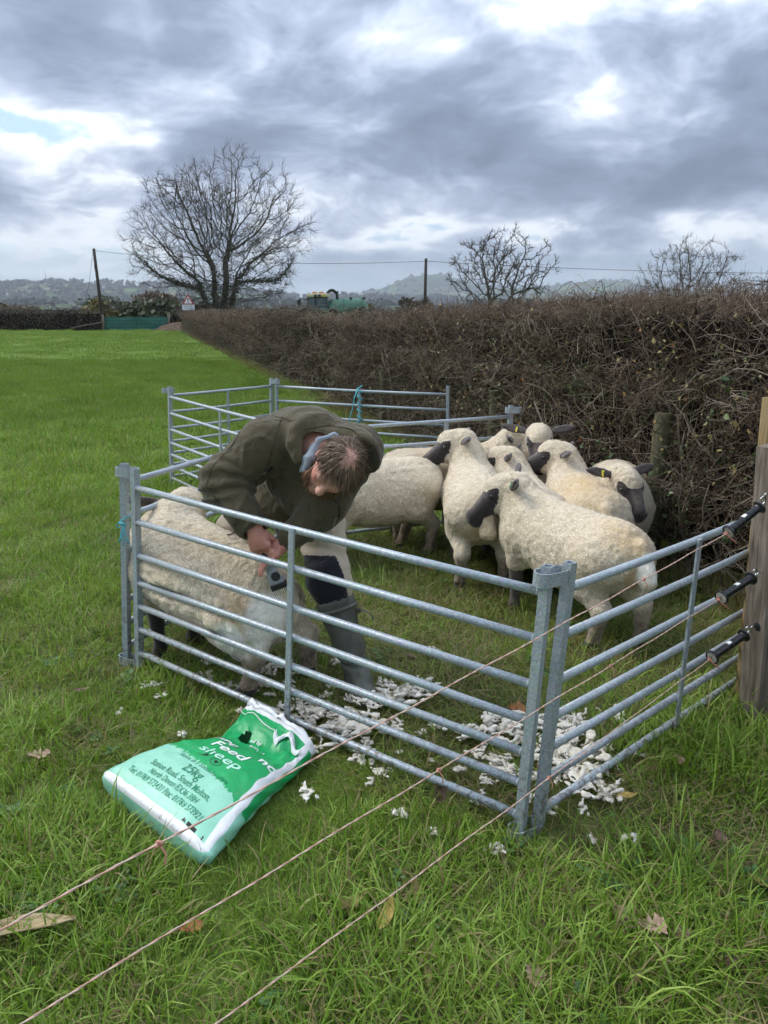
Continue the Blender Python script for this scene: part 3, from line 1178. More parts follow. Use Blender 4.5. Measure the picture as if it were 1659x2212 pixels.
# ------------------------------------------------------------------ galvanised sheep hurdles
def galv_mat():
    m, t, bs = material('galvanised_steel', 0.42, 0.5, 0.25)
    co = objco(t)
    n = t.noise(co, 120.0, 4, 0.7)
    n2 = t.noise(co, 7.0, 4, 0.6)
    v = t.voronoi(co, 260.0, 'F1', 'Color')
    c = t.ramp(n, [(0.3, (0.24, 0.275, 0.29)), (0.5, (0.36, 0.405, 0.43)), (0.7, (0.50, 0.54, 0.56))])
    c = t.mix(0.18, c, v, 'OVERLAY')
    c = t.mix(t.maprange(n2, 0.45, 0.7, 0, 0.45), c, (0.27, 0.33, 0.33))
    c = t.mix(t.maprange(t.noise(co, 23.0, 4, 0.7), 0.64, 0.72, 0, 0.6), c, (0.19, 0.17, 0.13))
    sz = t.add('ShaderNodeSeparateXYZ'); t.link(geopos(t), sz.inputs[0])
    mud = t.math('MULTIPLY', t.maprange(t.noise(co, 38.0, 4, 0.7), 0.50, 0.60), t.maprange(sz.outputs[2], 0.05, 0.38, 0.85, 0.0))
    c = t.mix(mud, c, (0.13, 0.105, 0.07))
    c = t.mix(t.maprange(t.noise(co, 55.0, 3, 0.6), 0.70, 0.74, 0, 0.7), c, (0.20, 0.10, 0.05))
    setcol(t, bs, c)
    t.link(t.maprange(n, 0.3, 0.7, 0.55, 0.36), bs.inputs['Roughness'])
    bump(t, bs, n, 0.15, 0.002)
    return m


M_GALV = galv_mat()
M_TWINE = simple_mat('blue_twine', (0.10, 0.42, 0.47), 0.25, 60, 0.8, 0.2)
RAILZ = [0.80, 0.655, 0.51, 0.39, 0.285, 0.18, 0.07]


def hurdle(label, b0, t0, b1, t1, brace=0.5, loop0=None, loop1=None, group='galvanised sheep hurdles of the pen', railz=RAILZ, hp=0.88, rb=0.0133):
    """b0,t0: foot and head of one end post, b1,t1: of the other"""
    b0, t0, b1, t1 = (Vector(q) for q in (b0, t0, b1, t1))
    root = thing('sheep_hurdle', label, 'hurdle', tuple((b0 + b1) / 2), group)
    o = (b0 + b1) / 2
    ax = (b1 - b0); ax.z = 0; ax.normalize()
    side = Vector((-ax.y, ax.x, 0))
    up = Vector((0, 0, 1))

    def post(b, t_, sgn, nm):
        d = (t_ - b).normalized()
        M = Matrix((ax, side, d)).transposed()
        s = 0.029
        mb = MB()
        c = (b + t_) / 2 - o
        L = (t_ - b).length
        # folded channel: two lips, a back and an open top
        w = 0.0035
        e = ax * sgn
        for sd in (-1, 1):
            mb.box(c + side * sd * (s / 2 - w / 2), (s, w, L), M)
            mb.box(c + ax * sd * (s / 2 - w / 2), (w, s - 2 * w - .0004, L - .001), M)
        mb.build(nm, M_GALV, root)
    post(b0, t0, -1, 'post')
    post(b1, t1, 1, 'post')
    for z in railz:
        u = z / hp
        p = b0.lerp(t0, u) - o + ax * 0.015
        q = b1.lerp(t1, u) - o - ax * 0.015
        rng = random.Random(int(z * 1000) + len(label))
        mid = (p + q) / 2 + Vector((0, 0, -0.004 + rng.uniform(-.004, .004))) + side * rng.uniform(-.005, .005)
        pts = [p, p.lerp(mid, .55) + Vector((0, 0, -.001)), mid, mid.lerp(q, .45) + Vector((0, 0, -.001)), q]
        mb = MB().tube(pts, rb, 12)
        for e_, w_ in ((p, 1), (q, -1)):          # weld beads
            mb.tube([e_ + ax * w_ * 0.002, e_ + ax * w_ * 0.007], [rb * 1.22, rb * 1.02], 10)
        mb.build('rail', M_GALV, root, smooth=True)
    if brace is not None:
        pb = b0.lerp(b1, brace) - o; pt = t0.lerp(t1, brace) - o
        lo = pb.lerp(pt, (railz[-1] - .012) / hp); hi = pb.lerp(pt, (railz[0] + .004) / hp)
        d = (hi - lo).normalized()
        M = Matrix((ax, side, d)).transposed()
        mb = MB().box((lo + hi) / 2 - side * 0.0175, (0.026, 0.009, (hi - lo).length), M, 0.002)
        mb.build('brace', M_GALV, root)

    def loop(b, t_, dirv, nm, ext):
        """flat steel band that slips over the neighbour's post"""
        c0 = (b if nm == 'foot_loop' else t_) - o
        d = (t_ - b).normalized()
        c0 = c0 + d * (0.012 if nm == 'foot_loop' else -0.035)
        dv = Vector(dirv).normalized()
        sd = d.cross(dv).normalized()
        rr = 0.027
        ring = []
        n = 8
        for k in range(n + 1):
            a = -math.pi / 2 + math.pi * k / n
            ring.append(dv * (ext + rr * math.cos(a)) + sd * rr * math.sin(a))
        for k in range(n + 1):
            a = math.pi / 2 + math.pi * k / n
            ring.append(dv * (-0.012 + rr * math.cos(a)) + sd * rr * math.sin(a))
        v, f = [], []
        hh = 0.020
        m_ = len(ring)
        for rdir in ring:
            out = rdir.normalized() * 0.0022
            for sz in (-1, 1):
                v.append(c0 + rdir + d * hh * sz + out)
                v.append(c0 + rdir + d * hh * sz - out)
        for i in range(m_):
            j = (i + 1) % m_
            a, b_ = 4 * i, 4 * j
            f += [(a, b_, b_ + 2, a + 2), (a + 1, a + 3, b_ + 3, b_ + 1), (a + 2, b_ + 2, b_ + 3, a + 3), (a, a + 1, b_ + 1, b_)]
        MB().add(v, f).build(nm, M_GALV, root)
    for lp, b, t_ in ((loop0, b0, t0), (loop1, b1, t1)):
        if lp:
            loop(b, t_, lp[0], 'head_loop', lp[1])
            loop(b, t_, lp[0], 'foot_loop', lp[1])
    return root


hurdle('galvanised steel hurdle nearest the camera, the shearer bends over it', (-1.105, 3.19, 0), (-1.053, 3.19, 0.915), (0.414, 2.034, 0), (0.457, 2.034, 0.87), 0.492,
       loop1=((0.85, 0.5, 0), 0.045))
hurdle('galvanised steel hurdle at right running from the front corner to the wooden gate post', (0.474, 2.058, 0), (0.524, 2.058, 0.872), (1.62, 3.06, 0), (1.58, 3.00, 0.87), 0.525)
hurdle('galvanised steel hurdle behind the shearer, left side of the pen', (-1.182, 3.25, 0), (-1.117, 3.25, 0.925), (-0.56, 5.02, 0), (-0.55, 5.02, 0.89), 0.5,
       loop0=((0.87, -0.5, 0), 0.045))
hurdle('galvanised steel hurdle behind the crowd of sheep with its free end at the hedge', (-0.50, 5.06, 0), (-0.49, 5.06, 0.88), (0.925, 5.64, 0), (0.925, 5.62, 0.90), 0.65,
       loop1=((1, 0.1, 0), 0.05))
hurdle('galvanised steel hurdle crossing from the far corner post down behind the shearer', (-1.97, 6.98, 0), (-1.93, 6.98, 0.90), (-0.62, 5.08, 0), (-0.61, 5.08, 0.89), 0.5)
hurdle('galvanised steel hurdle at the far left of the second pen', (-1.99, 7.05, 0), (-1.95, 7.05, 0.905), (-1.19, 8.05, 0), (-1.17, 8.05, 0.90), 0.53,
       loop0=((-0.9, -0.3, 0), 0.04))
hurdle('farthest galvanised steel hurdle, standing before the hedge with blue twine on its brace', (-1.13, 8.02, 0), (-1.11, 8.02, 0.90), (0.62, 7.30, 0), (0.60, 7.28, 0.89), 0.51,
       loop0=((-0.8, 0.4, 0), 0.04))


def twine(label, cz, c, rr, tails):
    root = thing('baler_twine', label, 'twine', c)
    pts = []
    for k in range(17):
        a = 2 * math.pi * k / 16
        pts.append((rr * 1.25 * math.cos(a), rr * math.sin(a), 0.03 * math.cos(a * 1.0 + .6)))
    mb = MB().tube(pts, 0.0033, 6)
    mb.build('wrap', M_TWINE, root, smooth=True)
    rng = random.Random(4)
    mb = MB()
    for i in range(tails):
        a = rng.uniform(-.5, .5)
        p = Vector((0.01, -rr - .004, 0.0))
        q = [p]
        d = Vector((a, -.35, -.5 - rng.uniform(0, .5)))
        for k in range(4):
            d += Vector((rng.uniform(-.35, .35), rng.uniform(-.1, .2), -.22))
            q.append(q[-1] + d.normalized() * rng.uniform(.015, .028))
        mb.tube(q, 0.0022, 5)
    mb.tube([Vector((-.012, -rr - .003, .006)), Vector((0, -rr - .009, .0)), Vector((.014, -rr - .003, -.004))], .006, 6)
    mb.build('knot', M_TWINE, root, smooth=True)
    return root


twine('pale blue baler twine knotted round the left corner post', 0.66, (-1.135, 3.25, 0.665), 0.030, 7)
_tw = thing('baler_twine', 'pale blue baler twine wound down the brace of the farthest hurdle', 'twine', (-0.24, 7.63, 0.62))
_mb = MB()
_q = []
for k in range(40):
    a = k * 0.9
    _q.append((0.022 * math.cos(a), 0.020 * math.sin(a) - .01, 0.24 - k * 0.0095))
_mb.tube(_q, 0.008, 5)
_mb.tube([(-.02, -.03, .2), (-.05, -.06, .13), (-.07, -.04, .02), (-.11, -.03, -.1), (-.06, -.03, -.14), (0.0, -.02, -.1)], 0.006, 5)
_mb.build('wrap', M_TWINE, _tw, smooth=True)


# ------------------------------------------------------------------ wooden gate post, gate and stake
def wood_mat(name, a, b, c, grain=(90, 90, 5), green=0.25):
    m, t, bs = material(name, 0.85, 0.2)
    co = objco(t)
    mp = t.add('ShaderNodeMapping'); t.link(co, mp.inputs[0]); mp.inputs['Scale'].default_value = grain
    n = t.noise(mp.outputs[0], 1.0, 6, 0.65, 0.6)
    n2 = t.noise(co, 4.0, 4, 0.6)
    col = t.ramp(n, [(0.28, a), (0.5, b), (0.7, c)])
    col = t.mix(t.maprange(n2, 0.5, 0.72, 0, green), col, (0.11, 0.12, 0.07))
    setcol(t, bs, col)
    bump(t, bs, n, 0.7, 0.004)
    return m


M_WOOD = wood_mat('weathered_timber', (0.070, 0.052, 0.038), (0.165, 0.135, 0.105), (0.29, 0.25, 0.205), (60, 60, 3.2), 0.35)
M_STAKE = wood_mat('treated_timber', (0.11, 0.075, 0.030), (0.22, 0.155, 0.070), (0.33, 0.25, 0.13), (60, 60, 3.2), green=0.5)
M_STEEL = simple_mat('bright_wire', (0.62, 0.62, 0.60), 0.1, 50, 0.25, 0.5, 1.0)


def timber(name, b, t_, w, d, ang, parent, mat, taper=1.0, n=9, seed=0, slope=0.0):
    """squared timber with slightly uneven faces and a checked top"""
    rng = random.Random(seed)
    b = Vector(b); t_ = Vector(t_)
    ca, sa = math.cos(ang), math.sin(ang)
    ex = Vector((ca, sa, 0)); ey = Vector((-sa, ca, 0))
    loop = [(-1, -1), (-.35, -1.0), (.4, -.985), (1, -1), (1.0, .3), (1, 1), (-.2, 1), (-1, 1)]
    v, f = [], []
    for i in range(n + 1):
        u = i / n
        c = b.lerp(t_, u)
        for k, (x, y) in enumerate(loop):
            j = 1 + rng.uniform(-.018, .018)
            z = (slope * x * w / 2) if i == n else 0
            v.append(c + ex * x * w / 2 * j + ey * y * d / 2 * j + Vector((0, 0, z + (rng.uniform(-.003, .003) if i == n else 0))))
    m = len(loop)
    for i in range(n):
        for k in range(m):
            k2 = (k + 1) % m
            f.append((i * m + k, i * m + k2, (i + 1) * m + k2, (i + 1) * m + k))
    f.append(tuple(n * m + k for k in range(m)))
    return MB().add(v, f).build(name, mat, parent)


def gate_post():
    root = thing('gate_post', 'weathered grey squared timber gate post carrying the black wire handles', 'post', (1.455, 2.70, 0))
    timber('post', (0.0, 0, -0.05), (-0.06, 0.0, 1.095), 0.085, 0.10, R(18), root, M_WOOD, seed=3, slope=0.12)
    # screw-in insulators for the handles
    for z, x in ((0.925, -0.06), (0.625, -0.052), (0.415, -0.05)):
        mb = MB()
        ax = Vector((-1, -0.25, 0.05)).normalized()
        o = Vector((x + .02, -.02, z))
        prof = [(0.004, 0), (0.011, 0.002), (0.011, 0.012), (0.016, 0.014), (0.016, 0.019), (0.009, 0.021), (0.009, 0.026), (0.016, 0.028), (0.016, 0.033), (0.006, 0.036)]
        mb.lathe(prof, o, ax, 14)
        ob = mb.build('insulator', M_BLACKPL, root, smooth=False, angle=40)
        q = [o + ax * 0.036, o + ax * 0.05 + Vector((0, 0, .006)), o + ax * 0.062 + Vector((0, 0, -.004)), o + ax * 0.055 + Vector((0, 0, -.018))]
        MB().tube(q, 0.0022, 6).build('eye_hook', M_STEEL, ob, smooth=True)
    g = thing('field_gate', 'weathered timber field gate cut off by the right edge of the photo', 'gate', (1.66, 2.66, 0))
    timber('stile', (-0.075, 0.03, 0.03), (-0.075, 0.03, 1.02), 0.10, 0.055, R(24), g, M_WOOD, seed=8)
    for k, z in enumerate((0.12, 0.30, 0.53, 0.72, 0.96)):
        c0 = Vector((-0.10, 0.0 - .03, z)); c1 = Vector((1.5, 0.71 - .03, z + .02))
        d = (c1 - c0).normalized()
        M = Matrix((d, Vector((-d.y, d.x, 0)).normalized(), d.cross(Vector((-d.y, d.x, 0)).normalized()))).transposed()
        MB().box((c0 + c1) / 2, ((c1 - c0).length, 0.024, 0.085), M, 0.004).build('rail', M_WOOD, g)
    timber('upright', (0.10, 0.09, 0.02), (0.10, 0.09, 1.0), 0.07, 0.03, R(24), g, M_WOOD, seed=18)
    s = thing('fence_stake', 'yellowish round timber stake rising behind the grey gate post', 'stake', (1.475, 2.83, 0))
    rng = random.Random(2)
    pts = [(.0 - .04 * k / 6, 0.0, -.05 + 1.30 * k / 6) for k in range(7)]
    MB().tube(pts, [0.045 * (1 + rng.uniform(-.03, .03)) for _ in pts], 14).build('stake', M_STAKE, s, smooth=True)
    s['label'] = 'yellowish round timber stake rising behind the grey gate post'


M_BLACKPL = simple_mat('black_plastic', (0.012, 0.012, 0.013), 0.3, 30, 0.32, 0.5)
gate_post()


# ------------------------------------------------------------------ electric fence: handles and wires
def rope_mat():
    m, t, bs = material('poly_wire', 0.7, 0.2)
    q = t.add('ShaderNodeAttribute', attribute_name='rnd').outputs['Fac']
    n = t.noise(geopos(t), 90, 2, 0.5)
    c = t.ramp(q, [(0.1, (0.55, 0.20, 0.14)), (0.4, (0.56, 0.36, 0.27)), (0.9, (0.62, 0.51, 0.41))])
    c = t.mix(t.maprange(n, 0.4, 0.7, 0, 0.4), c, (0.34, 0.24, 0.18))
    setcol(t, bs, c)
    return m


M_ROPE = rope_mat()
M_ENDCAP = simple_mat('handle_end', (0.45, 0.43, 0.36), 0.25, 60, 0.5, 0.3)
M_STICK = simple_mat('white_sticker', (0.75, 0.75, 0.72), 0.05, 40, 0.5, 0.3)


def handle(label, a, b):
    """black spring gate handle from hook end a to wire end b"""
    a = Vector(a); b = Vector(b)
    root = thing('wire_handle', label, 'gate handle', tuple(b), 'black electric fence gate handles')
    ax = (b - a).normalized(); L = (b - a).length
    o = a - b
    prof = [(0.004, 0.0), (0.022, 0.001), (0.0245, 0.004), (0.024, 0.008), (0.016, 0.012), (0.0135, 0.018)]
    nr = 6
    for k in range(nr):
        h0 = 0.018 + (L - 0.036) * k / nr; h1 = 0.018 + (L - 0.036) * (k + 1) / nr
        prof += [(0.0138, h0 + .001), (0.0142, (h0 + h1) / 2), (0.0136, h1 - .002), (0.0122, h1 - .001), (0.0122, h1)]
    prof += [(0.0135, L - 0.018), (0.016, L - 0.014), (0.024, L - 0.010), (0.0255, L - 0.005), (0.025, L), (0.022, L), (0.021, L - 0.004)]
    MB().lathe(prof, o, ax, 24).build('grip', M_BLACKPL, root, angle=35)
    MB().lathe([(0.001, L - .0035), (0.0205, L - .0032), (0.0205, L - .002), (0.001, L - .0015)], o, ax, 20).build('end_disc', M_ENDCAP, root, angle=35)
    sd = ax.cross(Vector((0, 0, 1))).normalized(); up = sd.cross(ax)
    e = o + ax * L
    q = [e - ax * .004 + up * .004, e + ax * .012 + up * .005, e + ax * .02 + up * .0, e + ax * .012 - up * .006, e - ax * .002 - up * .004]
    MB().tube(q, 0.0024, 6).build('wire_eye', M_STEEL, root, smooth=True)
    q = [o + ax * .004, o - ax * .018, o - ax * .03 + up * .012, o - ax * .024 + up * .026, o - ax * .008 + up * .024]
    MB().tube(q, 0.0028, 6).build('hook', M_STEEL, root, smooth=True)
    v = []
    for i in range(2):
        for k in range(4):
            aa = R(60 + 25 * k)
            v.append(o + ax * (L * (.42 + .10 * i)) + (sd * math.cos(aa) * -1 + up * math.sin(aa)) * .0146)
    MB().add(v, [(k, k + 1, k + 5, k + 4) for k in range(3)]).build('sticker', M_STICK, root, smooth=True)
    return root


HND = [((1.285, 2.545, 0.912), (1.165, 2.50, 0.832)), ((1.305, 2.58, 0.642), (1.165, 2.50, 0.596)), ((1.305, 2.58, 0.424), (1.157, 2.50, 0.371))]
for (a, b), w in zip(HND, ('topmost', 'middle', 'lowest')):
    handle('%s black plastic fence handle hooked to the grey gate post' % w, a, b)
ENDS = [(-0.62, 0.557, 0.862), (-0.62, 0.71, 0.622), (-0.62, 0.675, 0.418)]


def fence_wire(label, p, q, sag, knots, seed):
    rng = random.Random(seed)
    p = Vector(p); q = Vector(q)
    q = p + (q - p) * 1.25
    d = (q - p); L = d.length; dn = d.normalized()
    s1 = dn.orthogonal().normalized(); s2 = dn.cross(s1)
    n = int(L / 0.006)
    segs = []
    root_pts = []
    for k in range(n + 1):
        u = k / n
        c = p + d * u + Vector((0, 0, -sag * 4 * u * (1 - u)))
        c = c + s1 * 0.0012 * math.sin(u * 37 + seed) + s2 * .001 * math.sin(u * 53)
        root_pts.append(c)
    for st in range(2):
        pts = []
        for k, c in enumerate(root_pts):
            a = k * 0.62 + st * math.pi
            pts.append(c + (s1 * math.cos(a) + s2 * math.sin(a)) * 0.0008)
        segs.append(([tuple(x) for x in pts], [0.00125] * len(pts), 0.32 if st else 0.8))
    me = tubes_mesh('strands', segs, 4)
    root = thing('fence_wire', label, 'wire', tuple(p), 'pink and white electric fence wires')
    o = link('strands', me, M_ROPE, root)
    o.location = -p
    for u in knots:
        k = int(u * n)
        c = root_pts[k]
        mb = MB()
        loop = []
        for i in range(13):
            a = 2 * math.pi * i / 12 * 1.5
            loop.append(c + dn * (.006 * (i / 6 - 1)) + (s1 * math.cos(a) + s2 * math.sin(a)) * .0032)
        mb.tube(loop, 0.0022, 6)
        mb.tube([c, c + s2 * .012 - dn * .006 + Vector((0, 0, -.006)), c + s2 * .02 + Vector((0, 0, -.012))], .0016, 5)
        kn = mb.build('knot', M_ROPE, root, smooth=True)
        setattr_f(kn.data, 'rnd', [0.2] * len(kn.data.vertices))
        kn.location = -p
    # tail left over at the handle
    mb = MB()
    c = root_pts[3]
    mb.tube([c, c + Vector((.01, -.004, -.012)), c + Vector((.024, -.006, -.02)), c + Vector((.036, -.006, -.033))], .0026, 5)
    mb.tube([c + Vector((.004, 0, .004)), c + Vector((0, -.004, -.004)), c + Vector((-.006, 0, .002)), c + Vector((0, .003, .005))], .0035, 6)
    kn = mb.build('tail', M_ROPE, root, smooth=True)
    setattr_f(kn.data, 'rnd', [0.05] * len(kn.data.vertices))
    kn.location = -p


fence_wire('topmost pink and white fence wire, passing over the feed sack', HND[0][1], ENDS[0], 0.006, (0.20, 0.66), 1)
fence_wire('middle pink and white fence wire crossing before the front hurdle', HND[1][1], ENDS[1], 0.005, (0.24, 0.47), 2)
fence_wire('lowest pink and white fence wire, nearest the ground at bottom centre', HND[2][1], ENDS[2], 0.004, (0.33, 0.69), 3)


# ------------------------------------------------------------------ old fence posts standing in the hedge
M_MOSSPOST = wood_mat('mossy_post', (0.06, 0.055, 0.032), (0.13, 0.125, 0.07), (0.20, 0.19, 0.11), green=0.8)
for lab, x, y, h, r in (('thick mossy fence post in the hedge behind the rightmost sheep', 1.76, 4.84, 0.94, 0.055),
                        ('pale mossy fence post in the hedge beyond the free hurdle end', 1.02, 7.15, 0.86, 0.046),
                        ('thin old fence post in the hedge right of the farthest hurdle', -0.02, 10.6, 0.80, 0.042)):
    rt = thing('hedge_post', lab, 'post', (x, y, 0), 'old fence posts in the hedge')
    rng = random.Random(int(x * 100))
    pts = [(rng.uniform(-.006, .006), rng.uniform(-.006, .006), -.05 + (h + .05) * k / 7) for k in range(8)]
    MB().tube(pts, [r * (1 + rng.uniform(-.06, .06)) for _ in pts], 11).build('stake', M_MOSSPOST, rt, smooth=False, angle=50)
# ------------------------------------------------------------------ sheep
def fleece_mat():
    m, t, bs = material('fleece', 0.95, 0.08)
    co = objco(t)
    at = lambda n: t.add('ShaderNodeAttribute', attribute_name=n).outputs['Fac']
    dark, dirt, yel, clip = at('dark'), at('dirt'), at('yel'), at('clip')
    st = t.add('ShaderNodeMapping'); t.link(co, st.inputs[0]); st.inputs['Scale'].default_value = (1.0, 1.0, 0.62)
    wn = t.vmath('SCALE', t.vmath('SUBTRACT', t.noise(st.outputs[0], 22, 2, 0.5, col=True), (0.5, 0.5, 0.5)), 0.05)
    sv = t.vmath('ADD', st.outputs[0], wn)
    ce = t.voronoi(sv, 96.0, 'DISTANCE_TO_EDGE')
    crack = t.maprange(ce, 0.0, 0.34, 0.0, 1.0, True)
    n1 = t.noise(co, 5.0, 4, 0.6)
    n2 = t.noise(co, 110.0, 4, 0.65)
    n3 = t.noise(co, 30.0, 3, 0.6)
    wool = t.ramp(n1, [(0.30, (0.70, 0.59, 0.41)), (0.5, (0.80, 0.705, 0.53)), (0.7, (0.86, 0.78, 0.62))])
    wool = t.mix(t.math('MULTIPLY', t.math('SUBTRACT', 1.0, crack), 0.65), wool, (0.40, 0.30, 0.175))
    wool = t.mix(t.maprange(n2, 0.5, 0.72, 0, 0.25), wool, (0.47, 0.39, 0.27))
    wool = t.mix(t.maprange(t.noise(co, 2.6, 4, 0.6), 0.48, 0.68, 0.0, 0.32), wool, (0.55, 0.45, 0.30))
    wool = t.mix(t.math('MULTIPLY', yel, t.maprange(n3, 0.25, 0.6, 0.3, 0.95)), wool, (0.56, 0.36, 0.13))
    wool = t.mix(clip, wool, (0.86, 0.82, 0.71))
    dn = t.math('MULTIPLY', dirt, t.maprange(n3, 0.25, 0.65, 0.55, 1.1), clamp=True)
    wool = t.mix(dn, wool, t.ramp(n2, [(0.3, (0.085, 0.058, 0.038)), (0.7, (0.24, 0.17, 0.105))]))
    face = t.ramp(n2, [(0.3, (0.012, 0.009, 0.008)), (0.55, (0.034, 0.026, 0.023)), (0.75, (0.085, 0.066, 0.056))])
    face = t.mix(t.math('MULTIPLY', at('lite'), t.maprange(n3, 0.3, 0.65, 0.25, 0.9)), face, (0.165, 0.130, 0.108))
    face = t.mix(t.math('MULTIPLY', at('ear'), 0.8), face, t.ramp(n2, [(0.3, (0.05, 0.038, 0.034)), (0.7, (0.13, 0.10, 0.088))]))
    dm = t.maprange(t.math('ADD', dark, t.math('MULTIPLY', t.math('SUBTRACT', n3, 0.5), 0.7)), 0.38, 0.62, 0, 1, True)
    setcol(t, bs, t.mix(dm, wool, face))
    t.link(t.maprange(dm, 0, 1, 0.95, 0.62), bs.inputs['Roughness'])
    bs.inputs['Sheen Weight'].default_value = 0.25
    bs.inputs['Sheen Roughness'].default_value = 0.6
    h = t.math('ADD', t.math('MULTIPLY', crack, 0.8), t.math('MULTIPLY', n2, 0.55))
    h = t.math('MULTIPLY', h, t.maprange(dm, 0, 1, 1.0, 0.12))
    bump(t, bs, h, 0.42, 0.005)
    return m


M_FLEECE = fleece_mat()
def wool_fibre_lib():
    m, t, bs = material('wool_fibre', 0.95, 0.05)
    ins = lambda n: t.add('ShaderNodeAttribute', attribute_name=n, attribute_type='INSTANCER').outputs['Fac']
    q = t.add('ShaderNodeAttribute', attribute_name='rnd').outputs['Fac']
    rnd = t.add('ShaderNodeObjectInfo').outputs['Random']
    k = t.math('ADD', t.math('MULTIPLY', q, .5), t.math('MULTIPLY', rnd, .5))
    c = t.ramp(k, [(0.15, (0.71, 0.61, 0.44)), (0.5, (0.81, 0.72, 0.555)), (0.85, (0.87, 0.80, 0.65))])
    c = t.mix(t.math('MULTIPLY', ins('yel'), .75), c, (0.57, 0.37, 0.14))
    c = t.mix(ins('clip'), c, (0.80, 0.74, 0.60))
    c = t.mix(t.math('MULTIPLY', ins('dirt'), .9), c, t.ramp(rnd, [(0.2, (0.085, 0.058, 0.036)), (0.8, (0.24, 0.175, 0.11))]))
    setcol(t, bs, c)
    rng = np.random.default_rng(77)
    ms = []
    for _ in range(6):
        segs = []
        for i in range(9):
            p = rng.normal(0, .0065, 3) * np.array([1, 1, .2])
            pts, _d = crooked(rng, p, (rng.normal(0, .45), rng.normal(0, .45), 1), rng.uniform(.0035, .0075), 2, .35)
            segs.append((pts, [.0012, .0010, .0004], rng.uniform()))
        ms.append(tubes_mesh('wool_lock', segs))
    return library(ms, m)


LIB_WOOL = wool_fibre_lib()
M_EYE = simple_mat('sheep_eye', (0.012, 0.008, 0.005), 0.1, 50, 0.12, 0.6)
M_TAGY = simple_mat('yellow_ear_tag', (0.75, 0.62, 0.06), 0.1, 40, 0.4, 0.4)
M_TAGG = simple_mat('green_ear_tag', (0.03, 0.30, 0.13), 0.1, 40, 0.4, 0.4)


def sstep(x, a, b):
    u = np.clip((x - a) / (b - a), 0, 1)
    return u * u * (3 - 2 * u)


